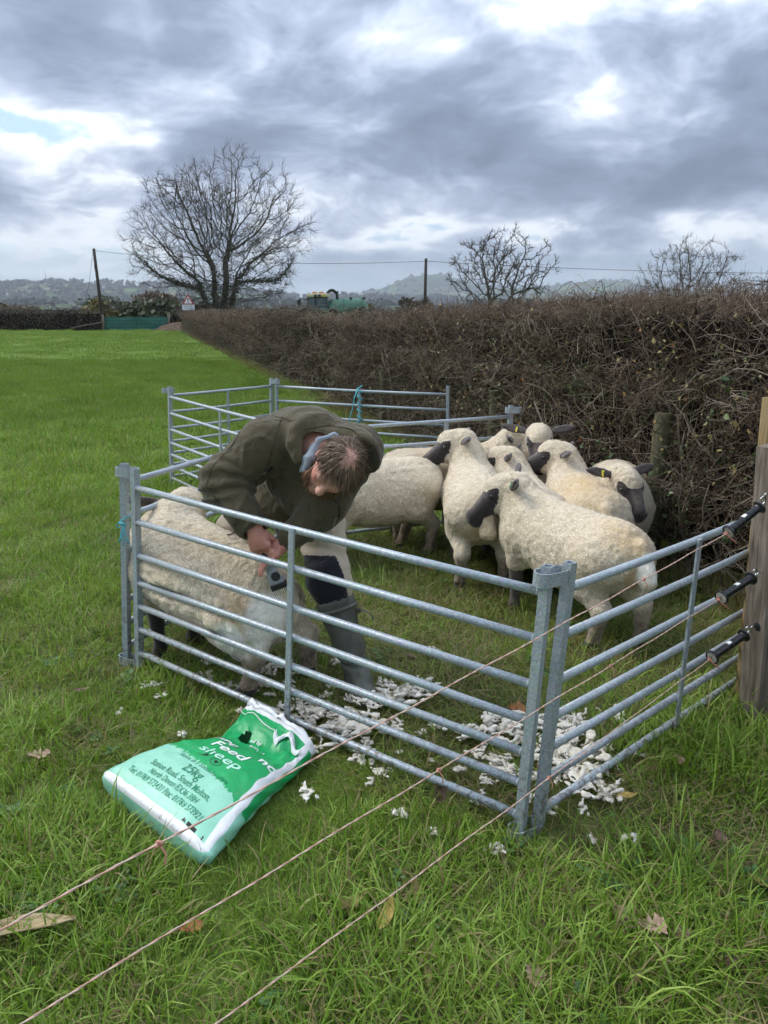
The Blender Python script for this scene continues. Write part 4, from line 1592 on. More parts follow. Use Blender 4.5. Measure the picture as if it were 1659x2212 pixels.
def sheep(label, loc, heading, s=0.93, head=(0.50, 0.0, 0.66), yaw=0.0, pitch=-0.35, roll=0.0, feet=None, tags=(), yel=None, dirty=0.4,
          h=0.009, seed=0, rails=None, clipped=None, earup=0.0, tail=True, front_dark=1.0, fat=1.0, hs=1.2, drop=0.0, fib=0.75, flen=0.6, lf=0.045, crimp=.0022):
    """local frame: x forward, y left, z up; head is the poll, yaw/pitch turn the face"""
    S = lambda p: (p[0] * s, p[1] * s, p[2] * s)
    lo = np.array([-0.75, -0.46, -0.02]) * s
    hi = np.array([0.95, 0.46, 1.02]) * s
    F = Field(lo, hi, h)
    E = lambda c, r, rot=None, k=0.05, lab='wool': F.ell(S(c), S(r), rot, k * s, lab)
    Cn = lambda a, b, ra, rb, k=0.04, lab='wool': F.cone(S(a), S(b), ra * s, rb * s, k * s, lab)
    E((drop * .8, 0, .405 + lf), (.45 - drop * .6, .215 * fat, .205), np.array(Matrix.Rotation(-drop * 1.6, 3, 'Y')))
    E((-.29 + drop * .5, 0, .435 - drop + lf), (.22 - drop * .3, .20 * fat, .185 - drop * .2))
    E((.24, 0, .43 + lf), (.24, .18 * fat, .198))
    E((-.02, 0, .505 + lf - drop * .3), (.36, .12, .115))
    E((.385, 0, .37 + lf), (.13, .14, .16))
    E((-.06, 0, .34 + lf), (.30, .19 * fat, .17))
    hb = Vector(head) + Vector((0, 0, lf))
    nk = Vector((.33, 0, .49 + lf))
    mid = nk.lerp(hb, .5) + Vector((.02, 0, .0))
    Cn(nk, mid, .150, .122, .08)
    Cn(mid, hb, .118, .088, .05)
    Rm = Matrix.Rotation(yaw, 3, 'Z') @ Matrix.Rotation(-pitch, 3, 'Y') @ Matrix.Rotation(roll, 3, 'X')
    fx, fy, fz = (Rm @ Vector(a) for a in ((1, 0, 0), (0, 1, 0), (0, 0, 1)))
    H = lambda x, y, z: tuple(hb + (fx * x + fy * y + fz * z) * hs)
    Eb, Cb = E, Cn
    E = lambda c, r, rot=None, k=0.05, lab='wool': Eb(c, tuple(q * hs for q in r), rot, k, lab)
    Cn = lambda a, b, ra, rb, k=0.04, lab='wool': Cb(a, b, ra * hs, rb * hs, k, lab)
    rot = np.array(Rm)
    E(H(.035, 0, .0), (.098, .080, .086), rot, .03)
    E(H(.075, 0, .045), (.070, .062, .052), rot, .03)
    E(H(.075, 0, -.045), (.080, .066, .060), rot, .03)
    # the dark face
    Cn(H(.075, 0, .008), H(.235, 0, -.052), .070, .043, .03, 'face')
    E(H(.256, 0, -.060), (.034, .040, .040), rot, .02, 'face')
    E(H(.232, 0, -.090), (.045, .034, .024), rot, .015, 'face')
    for sy in (-1, 1):
        E(H(.254, .024 * sy, -.046), (.022, .017, .016), rot, .012, 'face')
        E(H(.095, .054 * sy, .018), (.048, .020, .030), rot, .015, 'face')      # brow and eye socket
        # ears
        er = Rm @ Matrix.Rotation(sy * (R(90) + .22), 3, 'Z') @ Matrix.Rotation(-.1 - earup, 3, 'Y') @ Matrix.Rotation(.5 * sy, 3, 'X')
        c0 = Vector(H(-.005, .088 * sy, .028))
        E(tuple(c0 + er @ Vector((.055, 0, 0)) * hs), (.078, .031, .0135), np.array(er), .012, 'ear')
        E(tuple(c0 + er @ Vector((.115, 0, .004)) * hs), (.036, .014, .0095), np.array(er), .012, 'ear')
        F.ell(S(tuple(c0 + er @ Vector((.06, 0, .018)) * hs)), S((.055 * hs, .020 * hs, .011 * hs)), np.array(er), .006 * s, sub=True)
    for sy in (-1, 1):
        F.ell(S(H(.277, .020 * sy, -.048)), S((.015, .009, .008)), rot, .006 * s, sub=True)
    F.cone(S(H(.282, 0, -.084)), S(H(.222, 0, -.090)), .005 * s, .004 * s, .006 * s, sub=True)
    E, Cn = Eb, Cb
    # legs: feet offsets (dx, dy) for front-left, front-right, rear-left, rear-right
    feet = feet or ((.0, .0), (.0, .0), (.0, .0), (.0, .0))
    for i, sy in ((0, 1), (1, -1)):
        fxo, fyo = feet[i]
        Cn((.27, .115 * sy, .40 + lf), (.29 + fxo * .3, .115 * sy + fyo * .3, .27 + lf * .8), .095, .060, .05)
        Cn((.29 + fxo * .3, .115 * sy + fyo * .3, .28 + lf * .8), (.295 + fxo * .7, .11 * sy + fyo * .7, .155), .046, .032, .03, 'fleg')
        Cn((.295 + fxo * .7, .11 * sy + fyo * .7, .155), (.285 + fxo, .11 * sy + fyo, .045), .028, .026, .02, 'fleg')
        Cn((.288 + fxo, .11 * sy + fyo, .035), (.305 + fxo, .11 * sy + fyo, .012), .032, .033, .015, 'hoof')
    for i, sy in ((2, 1), (3, -1)):
        fxo, fyo = feet[i]
        Cn((-.30 + drop * .4, .105 * sy, .41 - drop * 1.2 + lf), (-.25 + fxo * .3, .12 * sy + fyo * .3, .29 + lf), .140, .092, .06)
        Cn((-.25 + fxo * .3, .12 * sy + fyo * .3, .29 + lf), (-.385 + fxo * .6, .115 * sy + fyo * .6, .20 + lf * .5), .080, .048, .04)
        Cn((-.385 + fxo * .6, .115 * sy + fyo * .6, .20 + lf * .5), (-.36 + fxo, .115 * sy + fyo, .05), .042, .033, .03, 'rleg')
        Cn((-.352 + fxo, .115 * sy + fyo, .036), (-.335 + fxo, .115 * sy + fyo, .012), .035, .036, .015, 'hoof')
    if tail:
        Cn((-.48, 0, .52 + lf), (-.535, 0, .36 + lf), .040, .048, .025)
    if rails:
        for p, q in rails:
            for w in (0.0, 0.03, 0.06, 0.09):
                F.cone((p[0], p[1] + w, p[2]), (q[0], q[1] + w, q[2]), .016, .016, .03, sub=True)
    v, f = F.mesh()
    v = smooth_verts(v, f, 1, .4)
    dw, df = F.dist(v, 'wool'), np.minimum(F.dist(v, 'face'), F.dist(v, 'ear'))
    dl = F.dist(v, 'fleg'); dr = F.dist(v, 'rleg'); dh = F.dist(v, 'hoof')
    dark = sstep(dw - df, -.012 * s, .016 * s)
    leg = sstep(dw - np.minimum(dl, dh), -.02 * s, .02 * s) * front_dark
    dark = np.maximum(dark, np.where(v[:, 0] > 0, leg, sstep(-v[:, 2] / s, -.055, -.03)))
    rl = sstep(-(v[:, 2] / s + .05 * vnoise(v, 14, seed)), -.27, -.10) * (v[:, 0] < 0)
    z = v[:, 2] / s
    nz_ = fbm(v, 6.0 / s, 3, seed * 3.1)
    low = sstep(-(z + .09 * nz_), -.30, -.08)
    dirt = np.clip(np.maximum(low * (.35 + .65 * dirty), rl * .95), 0, 1)
    dirt = np.maximum(dirt, dirty * sstep(nz_, .05, .5) * .45 * sstep(-z, -.66, -.3))
    yl = np.zeros(len(v))
    for (c, r, amt) in (yel or []):
        dd = np.linalg.norm((v - np.array(c) * s) / (np.array(r) * s), axis=1)
        yl = np.maximum(yl, amt * sstep(-dd - .35 * nz_, -1.15, -.3))
    cl = np.zeros(len(v))
    for (c, r) in (clipped or []):
        dd = np.linalg.norm((v - np.array(c) * s) / (np.array(r) * s), axis=1)
        cl = np.maximum(cl, sstep(-dd - .3 * nz_, -1.05, -.7))
    v0 = v
    nrm = vert_normals(v, f)
    woolly = (1 - dark)
    v = v + nrm * (woolly * (.0035 * vnoise(v, 34 / s, seed) + .0025 * vnoise(v, 75 / s, seed + 5) + .006 * vnoise(v, 8 / s, seed + 9) - crimp * np.clip(1 - 3.0 * np.abs(vnoise(v * np.array([1.0, 1.0, .32]) + .004 * vnoise(v, 30, 1.0)[:, None], 46 / s, seed + 3)), 0, 1) * 1.6))[:, None]
    me = pymesh('body', v, f)
    ear = sstep(-F.dist(v0, 'ear'), -.012, -.002)
    rl_ = (v0 / s - np.array(hb)) / hs
    hx, hy, hz = rl_ @ np.array(fx), rl_ @ np.array(fy), rl_ @ np.array(fz)
    lite = sstep(hx, .085, .14) * (1 - sstep(hx, .225, .26)) * np.maximum(sstep(hz + .36 * hx, .055, .085) * (1 - sstep(np.abs(hy), .025, .05)), .6 * sstep(-(hz + .30 * hx), .02, .05))
    for nm, a in (('dark', dark), ('dirt', dirt), ('yel', yl), ('clip', cl), ('ear', ear), ('lite', lite)):
        setattr_f(me, nm, a)
    root = thing('sheep', label, 'sheep', (loc[0], loc[1], 0.0), 'sheep in the pen', math.atan2(heading[1], heading[0]))
    link('body', me, M_FLEECE, root)
    # short springy wool standing off the skin
    nv = len(v)
    rg = np.random.default_rng(seed + 50)
    wt = np.clip(1 - dark * 1.4, 0, 1) * np.clip(1.15 - 1.6 * dirt, 0, 1)
    sel = rg.choice(nv, min(int(nv * .5), int(9500 * s * s * fib)), replace=False, p=wt / wt.sum())
    nn = nrm[sel] + rg.normal(0, .22, (len(sel), 3)) + np.array([-.12, 0, -.28])
    nn /= np.linalg.norm(nn, axis=1)[:, None]
    ro = np.stack([np.zeros(len(sel)), np.arccos(np.clip(nn[:, 2], -1, 1)), np.arctan2(nn[:, 1], nn[:, 0])], -1)
    fo = scatter('wool', v[sel] - nrm[sel] * .002, ro, rg.uniform(.6, 1.25, len(sel)) * flen, LIB_WOOL, root, seed=seed)
    for nm, arr in (('dirt', dirt), ('yel', yl), ('clip', cl)):
        at_ = fo.data.attributes.new(nm, 'FLOAT', 'POINT'); at_.data.foreach_set('value', arr[sel].astype(np.float32))
    tag(fo, kind='stuff')
    for sy in (-1, 1):
        c = Vector(S(H(.116, .0655 * sy, .016)))
        mb = MB()
        vv, ff = [], []
        q = Rm @ Matrix.Rotation(0, 3, 'Z')
        mb.lathe([(.001, -.015 * s), (.011 * s, -.010 * s), (.016 * s, 0), (.011 * s, .010 * s), (.001, .015 * s)], c, fy, 12)
        mb.build('eye', M_EYE, root, smooth=True)
    for sy, kind in tags:
        er = Rm @ Matrix.Rotation(sy * (R(90) + .22), 3, 'Z') @ Matrix.Rotation(-.1 - earup, 3, 'Y') @ Matrix.Rotation(.5 * sy, 3, 'X')
        c0 = (Vector(H(-.005, .088 * sy, .028)) + er @ Vector((.045, .0, .012)) * hs) * s
        M = er
        mb = MB().box(c0 - er @ Vector((0, .012 * sy, 0)), (.011, .034, .007), M, .003)
        mb.lathe([(.001, 0), (.007, .001), (.007, .004), (.001, .006)], c0 + er @ Vector((0, 0, .004)), er @ Vector((0, 0, 1)), 10)
        mb.build('ear_tag', M_TAGG if kind == 'g' else M_TAGY, root)
    return root


# the one being trimmed, squeezed against the front hurdle
_hd1 = Vector((-0.78, 0.625, 0))
_c1 = Vector((-0.752, 3.222, 0))
_ang = math.atan2(_hd1.y, _hd1.x)
_rails = []
for z in RAILZ:
    u = z / 0.88
    p = Vector((-1.105, 3.19, 0)).lerp(Vector((-1.053, 3.19, 0.915)), u)
    q = Vector((0.420, 2.030, 0)).lerp(Vector((0.463, 2.030, 0.87)), u)
    M = Matrix.Rotation(-_ang, 3, 'Z')
    _rails.append((tuple(M @ (p - _c1)), tuple(M @ (q - _c1))))
sheep('cream sheep pressed against the front hurdle, being trimmed by the man', _c1, _hd1, 1.04, head=(.36, -.13, .615), yaw=R(-45), pitch=R(-18), seed=1,
      h=0.0085, rails=_rails, dirty=.55, fat=1.10, drop=.10, lf=0.0, crimp=.0042, feet=((-.02, .0), (.0, .02), (.03, .0), (-.02, -.06)), tail=False, front_dark=1.0,
      clipped=[((-.43, .10, .34), (.11, .13, .15)), ((-.47, .12, .46), (.09, .12, .22)), ((-.50, .0, .50), (.08, .14, .16)), ((-.33, .20, .25), (.10, .10, .12))],
      yel=[((-.40, .18, .36), (.16, .12, .2), .75), ((.1, .2, .2), (.5, .2, .12), .4), ((-.1, .1, .62), (.3, .2, .1), .25)])
sheep('cream sheep nearest the right hurdle, dark face turned left, green ear tag', (0.935, 3.70, 0), (-0.50, 0.86), 0.93, head=(.44, .02, .645), yaw=R(48), pitch=R(-26), seed=2,
      tags=((1, 'g'),), dirty=.35, earup=.15, feet=((.02, .0), (-.03, .02), (.03, .0), (-.05, -.02)), h=0.0085,
      yel=[((-.40, 0, .56), (.2, .16, .14), .55), ((-.5, .0, .40), (.12, .16, .2), .6)], clipped=[((-.53, .0, .43), (.06, .06, .14))])
sheep('cream sheep with its back to the camera and dark face raised, left of the group', (0.57, 4.56, 0), (0.0, 1.0), 0.95, head=(.46, .04, .72), yaw=R(84), pitch=R(-16), seed=3, dirty=.5,
      feet=((.0, .0), (.0, .0), (.02, .02), (-.0, -.02)), yel=[((-.48, .02, .38), (.12, .2, .2), .45)])
sheep('cream sheep side-on right behind the stooping man, head hidden', (-0.06, 4.80, 0), (-0.80, -0.42), 0.97, head=(.48, .0, .50), yaw=R(10), pitch=R(-40), seed=4, dirty=.55, h=0.0095,
      feet=((.04, .0), (-.05, .0), (.0, .0), (.09, .0)), yel=[((-.42, -.1, .45), (.12, .2, .16), .5)])
sheep('cream sheep standing along the back hurdle, woolly head beyond the raised dark face', (0.43, 5.28, 0), (0.97, 0.13), 0.97, head=(.45, -.02, .66), yaw=R(-12), pitch=R(-22), seed=5, tags=((1, 'y'),), h=0.010,
      yel=[((.0, 0, .6), (.4, .2, .2), .5)])
sheep('cream sheep in the middle of the group with an orange stain on its rump', (0.85, 4.52, 0), (-0.06, 1.0), 0.90, head=(.44, .0, .66), yaw=R(68), pitch=R(-20), seed=6, h=0.010,
      yel=[((-.25, -.12, .50), (.16, .16, .16), 1.0)])
sheep('cream sheep resting its dark muzzle to the left, right of the stained one', (1.19, 4.46, 0), (-0.03, 1.0), 0.92, head=(.43, .02, .675), yaw=R(72), pitch=R(-8), seed=7, h=0.0095,
      yel=[((-.15, 0, .6), (.4, .25, .2), .65)])
sheep('cream sheep at the very back whose grey face looks at the camera', (1.07, 5.62, 0), (-0.04, -1.0), 0.93, head=(.44, .0, .755), yaw=R(-4), pitch=R(-26), seed=8, tags=((-1, 'y'),), h=0.011)
sheep('cream sheep farthest right, dark muzzle towards the camera, yellow ear tag', (1.47, 4.70, 0), (-0.22, -0.97), 0.93, head=(.46, -.03, .65), yaw=R(32), pitch=R(-30), hs=1.08, seed=9, tags=((-1, 'y'),), dirty=.7, h=0.0095)
# ------------------------------------------------------------------ the man bending over the sheep
def skin_mat():
    m, t, bs = material('skin', 0.5, 0.35)
    co = objco(t)
    at = lambda n: t.add('ShaderNodeAttribute', attribute_name=n).outputs['Fac']
    n = t.noise(co, 30, 4, 0.6)
    n2 = t.noise(co, 140, 3, 0.6)
    c = t.ramp(n, [(0.3, (0.50, 0.24, 0.17)), (0.5, (0.56, 0.30, 0.22)), (0.7, (0.62, 0.37, 0.28))])
    c = t.mix(t.math('MULTIPLY', at('red'), 0.55), c, (0.52, 0.17, 0.12))
    c = t.mix(t.math('MULTIPLY', at('stub'), t.maprange(n2, 0.3, 0.6, 0.5, 0.95)), c, (0.13, 0.075, 0.04))
    c = t.mix(t.math('MULTIPLY', at('nail'), 0.5), c, (0.70, 0.45, 0.38))
    setcol(t, bs, c)
    bs.inputs['Subsurface Weight'].default_value = 0.12
    bs.inputs['Subsurface Radius'].default_value = (0.01, 0.004, 0.002)
    bump(t, bs, n2, 0.35, 0.002)
    return m


def cloth_mat(name, col, var=0.25, rough=0.9, wr=0.5, attr=None, col2=None, weave=260.0):
    m, t, bs = material(name, rough, 0.15)
    co = objco(t)
    n = t.noise(co, 6, 4, 0.6)
    w = t.noise(co, weave, 3, 0.6)
    k = t.math('ADD', t.math('MULTIPLY', n, 0.6), t.math('MULTIPLY', w, 0.4))
    c = t.vmath('SCALE', col, t.maprange(k, 0.3, 0.7, 1 - var, 1 + var))
    if attr:
        a = t.add('ShaderNodeAttribute', attribute_name=attr).outputs['Fac']
        c = t.mix(t.maprange(a, 0.45, 0.55), c, col2)
    setcol(t, bs, c)
    bs.inputs['Sheen Weight'].default_value = 0.15
    fold = t.noise(co, 14, 3, 0.5, 1.5)
    hgt = t.math('ADD', t.math('MULTIPLY', fold, wr), t.math('MULTIPLY', w, 0.06))
    bump(t, bs, hgt, 0.8, 0.02)
    return m


M_SKIN = skin_mat()
M_JACKET = cloth_mat('jacket_cloth', (0.080, 0.066, 0.037), 0.2, 0.85, 0.6)
M_LINING = cloth_mat('grey_jersey', (0.25, 0.285, 0.325), 0.15, 0.95, 0.3)
M_TROUSER = cloth_mat('trouser_cloth', (0.40, 0.345, 0.26), 0.12, 0.9, 0.45, 'blk', (0.013, 0.014, 0.018))
M_BOOT = simple_mat('boot_rubber', (0.085, 0.090, 0.072), 0.35, 14, 0.55, 0.4, bmp=0.3, bscale=22, bdist=0.01)
M_HAIR = None


def hair_mat(name, stops):
    m, t, bs = material(name, 0.45, 0.4)
    q = t.add('ShaderNodeAttribute', attribute_name='rnd').outputs['Fac']
    setcol(t, bs, t.ramp(q, stops))
    return m


def build_man():
    rng = np.random.default_rng(21)
    V = lambda *a: np.array(a, float)
    pel = V(-.405, 3.42, .80)
    hipL, hipR = V(-.31, 3.36, .79), V(-.50, 3.44, .80)
    kneeL, ankL = V(-.228, 3.06, .45), V(-.118, 2.975, .085)
    kneeR, ankR = V(-.775, 3.52, .47), V(-.80, 3.64, .085)
    neckb = V(-.262, 2.985, 1.065)
    shR, shL = V(-.475, 3.03, 1.03), V(-.105, 3.07, 1.02)
    elR, wrR = V(-.645, 3.03, .90), V(-.512, 2.905, .735)
    elL, wrL = V(-.228, 2.99, .80), V(-.395, 2.945, .665)
    # head frame: u towards the crown, f out of the face, r to his right
    u = V(.46, -.80, .30); u /= np.linalg.norm(u)
    f = V(-.44, -.52, -.74); f -= u * (f @ u); f /= np.linalg.norm(f)
    r = np.cross(f, u)
    hc = V(-.176, 2.80, 1.000)
    HM = np.stack([f, -r, u], 1)           # columns: face, left, up
    HP = lambda a, b, c: hc + f * a + r * b + u * c   # forward, right, up
    ST = lambda p: tuple(float(x) for x in p)
    root = thing('person', 'man in dark olive jacket and rubber boots bending down to trim a sheep', 'person', (-0.40, 3.30, 0))
    base = V(-.40, 3.30, 0)

    # ---- body: one skin
    F = Field((-.95, 2.60, -.01), (.12, 3.80, 1.26), .0058)
    F.cone(pel, (pel + neckb) / 2 + V(0, .03, .06), .12, .125, .05)
    F.cone((pel + neckb) / 2 + V(0, .03, .06), neckb + V(0, .06, -.03), .125, .10, .05)
    F.chain([neckb + V(0, .06, -.03), shR], [.085, .055], .05); F.chain([neckb + V(0, .06, -.03), shL], [.085, .055], .05)
    F.chain([shR, elR, wrR], [.050, .040, .029], .03); F.chain([shL, elL, wrL], [.050, .040, .029], .03)
    for h_, k_, a_ in ((hipL, kneeL, ankL), (hipR, kneeR, ankR)):
        F.chain([h_, k_, a_], [.085, .052, .036], .04)
        F.cone(a_ + V(0, .02, -.045), a_ + V(.01, -.10, -.055), .032, .028, .03)
    F.cone(neckb + V(0, .05, -.01), HP(-.035, 0, -.075), .062, .058, .03)
    # skull, jaw, nose, brow, ears
    F.ell(HP(-.012, 0, .022), (.100, .078, .092), HM, .02, 'skull')
    F.ell(HP(.030, 0, -.055), (.066, .060, .066), HM, .03, 'jaw')
    F.cone(HP(.045, .030, -.088), HP(.078, 0, -.100), .028, .024, .02, 'jaw'); F.cone(HP(.045, -.030, -.088), HP(.078, 0, -.100), .028, .024, .02, 'jaw')
    F.cone(HP(.088, 0, .010), HP(.112, 0, -.035), .010, .0135, .010, 'face')
    for s in (-1, 1):
        F.ell(HP(.104, .012 * s, -.037), (.010, .009, .008), HM, .007, 'face')
        F.ell(HP(.078, .030 * s, .014), (.016, .024, .010), HM, .012, 'face')
        F.ell(HP(.058, .042 * s, -.022), (.026, .022, .022), HM, .02, 'cheek')
        F.ell(HP(.080, .029 * s, -.004), (.010, .013, .008), HM, .008, sub=True)
        F.ell(HP(.076, .029 * s, -.005), (.011, .0125, .009), HM, .004, 'face')
        F.ell(HP(-.010, .079 * s, -.008), (.019, .009, .032), HM, .006, 'ear')
        F.ell(HP(-.004, .089 * s, -.004), (.010, .005, .018), HM, .004, sub=True)
    F.ell(HP(.094, 0, -.062), (.009, .024, .006), HM, .007, 'face'); F.ell(HP(.091, 0, -.074), (.009, .021, .007), HM, .007, 'face')
    # right hand closed on the clipper: knuckles towards the camera, index finger along the grip
    dn = V(.34, -.10, -.93); dn /= np.linalg.norm(dn)            # axis of the clipper
    ac = V(.93, .05, .33); ac -= dn * (ac @ dn); ac /= np.linalg.norm(ac)   # across the knuckles, to the right
    ot = np.cross(dn, ac); ot = ot if ot[1] < 0 else -ot         # out towards the camera
    pc = wrR + dn * .055 + ot * .004
    F.ell(pc, (.040, .043, .021), np.stack([dn, ac, ot], 1), .02, 'hand')
    F.cone(wrR, pc, .030, .030, .02, 'hand')
    for i, off in enumerate((.034, .011, -.012, -.032)):
        k0 = pc + dn * (.030 - .004 * abs(i - 1)) + ac * off + ot * .006
        rr = (.0095, .0098, .0092, .0080)[i]
        F.ell(k0 + ot * .004, (.012, .011, .011), None, .008, 'hand')
        if i == 0:
            k1 = k0 + dn * .040 - ot * .002 - ac * .004; k2 = k1 + dn * .026 - ot * .008 - ac * .004; k3 = k2 + dn * .020 - ot * .006
        else:
            k1 = k0 + dn * .022 - ot * .016; k2 = k1 - ot * .026 + dn * .002; k3 = k2 - dn * .016 - ot * .006
        F.chain([k0, k1, k2, k3], [rr, rr, rr * .92, rr * .78], .006, 'finger%d' % i)
    t0 = pc - dn * .012 + ac * .036 - ot * .008
    F.chain([t0, t0 + dn * .024 + ac * .012 - ot * .016, t0 + dn * .050 + ac * .004 - ot * .030, t0 + dn * .066 - ac * .012 - ot * .034], [.015, .0115, .0105, .0085], .010, 'hand')
    # left hand flat on the fleece
    d2 = V(-.62, -.35, -.62); d2 /= np.linalg.norm(d2)
    a2 = V(.25, -.9, .25); a2 -= d2 * (a2 @ d2); a2 /= np.linalg.norm(a2)
    o2 = np.cross(d2, a2); o2 = o2 if o2[2] > 0 else -o2
    p2 = wrL + d2 * .055
    F.ell(p2, (.045, .040, .018), np.stack([d2, a2, o2], 1), .02, 'hand')
    F.cone(wrL, p2, .029, .026, .02, 'hand')
    for i, off in enumerate((-.031, -.010, .011, .031)):
        k0 = p2 + d2 * .036 + a2 * off
        L = (.8, 1.0, 1.05, .95)[i]
        sp = a2 * off * .3
        F.chain([k0, k0 + d2 * .034 * L + sp + o2 * .004, k0 + d2 * .058 * L + sp - o2 * .006, k0 + d2 * .074 * L + sp - o2 * .016], [.0092, .0088, .0082, .007], .006, 'hand')
    t0 = p2 - d2 * .012 + a2 * .036
    F.chain([t0, t0 + a2 * .026 + d2 * .018, t0 + a2 * .034 + d2 * .046], [.013, .011, .009], .010, 'hand')
    v, q = F.mesh()
    v = smooth_verts(v, q, 1, .35)
    red = np.maximum(sstep(-F.dist(v, 'cheek'), -.016, .0), sstep(-F.dist(v, 'hand'), -.03, -.0) * .8)
    for i in range(4):
        red = np.maximum(red, sstep(-F.dist(v, 'finger%d' % i), -.01, 0) * .5)
    red = np.maximum(red, sstep(-F.dist(v, 'ear'), -.008, .0) * .7)
    rel = v - hc
    a, b, c = rel @ f, rel @ r, rel @ u
    inhead = (np.abs(a) < .16) & (np.abs(b) < .12) & (np.abs(c) < .16)
    hairline = sstep(-a + .35 * c + .25 * np.abs(b), -.038, -.006) * sstep(c + .7 * (-a), -.02, .02)
    spot = sstep(-np.linalg.norm(rel - (u * .105 - f * .005) , axis=1), -.062, -.035)
    stub = inhead * hairline * (1 - .8 * spot)
    beard = inhead * sstep(-F.dist(v, 'jaw') , -.012, -.002) * sstep(-c, .030, .060)
    stub = np.maximum(stub, .8 * beard)
    nail = np.zeros(len(v))
    me = pymesh('body', v - base, q)
    for nm, arr in (('red', red), ('stub', stub), ('nail', nail)):
        setattr_f(me, nm, arr)
    link('body', me, M_SKIN, root)

    # ---- trousers
    F = Field((-.98, 2.85, .18), (.05, 3.75, .98), .008)
    F.ell(pel + V(0, .02, -.01), (.165, .135, .13), None, .06)
    for h_, k_, a_ in ((hipL, kneeL, ankL), (hipR, kneeR, ankR)):
        lo_ = k_ + (a_ - k_) * .36
        F.chain([h_ + V(0, .02, -.01), k_ + V(0, .01, .0), lo_], [.122, .086, .060], .05)
        F.ell(k_ + V(-.01, -.03, .03), (.078, .06, .075), None, .04)
    v, q = F.mesh()
    nrm = vert_normals(v, q)
    zz = v.copy(); zz[:, 2] *= 2.2
    v = v + nrm * (.009 * fbm(zz, 13, 3, 2.0) + .004 * np.sin(v[:, 2] * 95 + 5 * vnoise(v, 8, 1.0)) * sstep(-np.abs(v[:, 2] - .58), -.14, 0))[:, None]
    # black stretch panel over the left shin and knee, another on the right knee
    ax = ankL - kneeL; ax /= np.linalg.norm(ax)
    rel = v - kneeL
    along = rel @ ax
    side = V(.95, .30, 0)
    ang = (rel - along[:, None] * ax) @ side
    blk = (along > -.12 + .35 * ang) & (ang < .045) & (v[:, 0] > -.5)
    relR = v - kneeR
    blk |= (np.abs(relR[:, 2] - .10) < .10) & (relR[:, 0] < -.015) & (v[:, 0] < -.6)
    me = pymesh('trousers', v - base, q)
    setattr_f(me, 'blk', blk.astype(float))
    link('trousers', me, M_TROUSER, root)

    # ---- boots
    for k_, a_, toe in ((kneeL, ankL, V(.045, -.13, 0)), (kneeR, ankR, V(-.05, -.13, 0))):
        F = Field(np.minimum(k_, a_) - .2, np.maximum(k_, a_) + V(.2, .2, .1), .006)
        top = a_ + (k_ - a_) * .80
        F.chain([a_ + V(0, .01, -.01), a_ + (k_ - a_) * .3 + V(0, .012, 0), top], [.054, .060, .083], .03)
        heel = V(a_[0], a_[1] + .03, .040); tp = V(a_[0], a_[1], 0) + toe + V(0, 0, .042)
        F.cone(heel, tp, .042, .043, .03)
        F.ell((tp + heel) / 2 + V(0, 0, .015), (.048, .085, .05), None, .03)
        F.cone(V(heel[0], heel[1], .016), V(tp[0], tp[1], .016), .046, .048, .006)
        ax_ = (top - a_) / np.linalg.norm(top - a_)
        F.cone(top + ax_ * .03, top + ax_ * .16, .0825, .11, .004, sub=True)     # cut the shaft off square
        F.cone(top - ax_ * .012, top + ax_ * .10, .062, .070, .004, sub=True)     # and open it
        v, q = F.mesh()
        nrm = vert_normals(v, q)
        d_ = np.abs(v[:, 2] - .13)
        v = v + nrm * (.0035 * np.sin(v[:, 2] * 150 + 3 * vnoise(v, 20, 4.0)) * sstep(-d_, -.07, 0) + .005 * vnoise(v, 11, 7.0))[:, None]
        o = link('boot', pymesh('boot', v - base, q), M_BOOT, root)
        ring = []
        e1 = np.cross(ax_, V(0, 0, 1)); e1 /= np.linalg.norm(e1); e2 = np.cross(ax_, e1)
        cc = top - ax_ * .035
        for k in range(21):
            an = 2 * math.pi * k / 20
            ring.append(cc + (e1 * math.cos(an) + e2 * math.sin(an)) * .0835 - base)
        MB().tube([ST(p) for p in ring], .0045, 6, flat=2.0).build('strap', M_BOOT, o, smooth=True)
        if k_ is kneeL:
            p0 = cc + V(.078, -.01, .0) - base
            mb = MB().tube([ST(p0), ST(p0 + V(.03, -.012, .002)), ST(p0 + V(.06, -.012, -.012)), ST(p0 + V(.075, -.012, -.035))], .007, 6, flat=.35)
            mb.box(ST(p0 + V(.012, -.012, .0)), (.018, .006, .022), None, .002)
            mb.build('strap_end', M_BOOT, o, smooth=True)

    # ---- jacket
    F = Field((-.90, 2.58, .50), (.16, 3.72, 1.30), .0072)
    midb = V(-.375, 3.27, .985)
    upb = V(-.305, 3.105, 1.022)
    F.cone(V(-.405, 3.43, .78), midb, .175, .168, .06)
    F.cone(midb, upb, .166, .145, .06)
    F.ell(V(-.395, 3.37, .72), (.20, .16, .10), None, .07)                    # skirt of the jacket
    F.ell(V(-.33, 3.16, .88), (.165, .135, .15), None, .06)                    # chest hanging loose
    F.ell(V(-.29, 3.10, .82), (.12, .10, .12), None, .06)
    F.cone(upb + V(0, 0, .02), shR + V(.01, 0, .02), .125, .098, .06)
    F.cone(upb + V(0, 0, .02), shL, .120, .092, .06)
    F.chain([shR + V(0, 0, .01), elR, elR + (wrR - elR) * .75], [.104, .088, .066], .05)
    F.cone(elR + (wrR - elR) * .66, elR + (wrR - elR) * .97, .066, .058, .01)  # cuff
    F.chain([shL, elL, elL + (wrL - elL) * .9], [.092, .076, .052], .05)
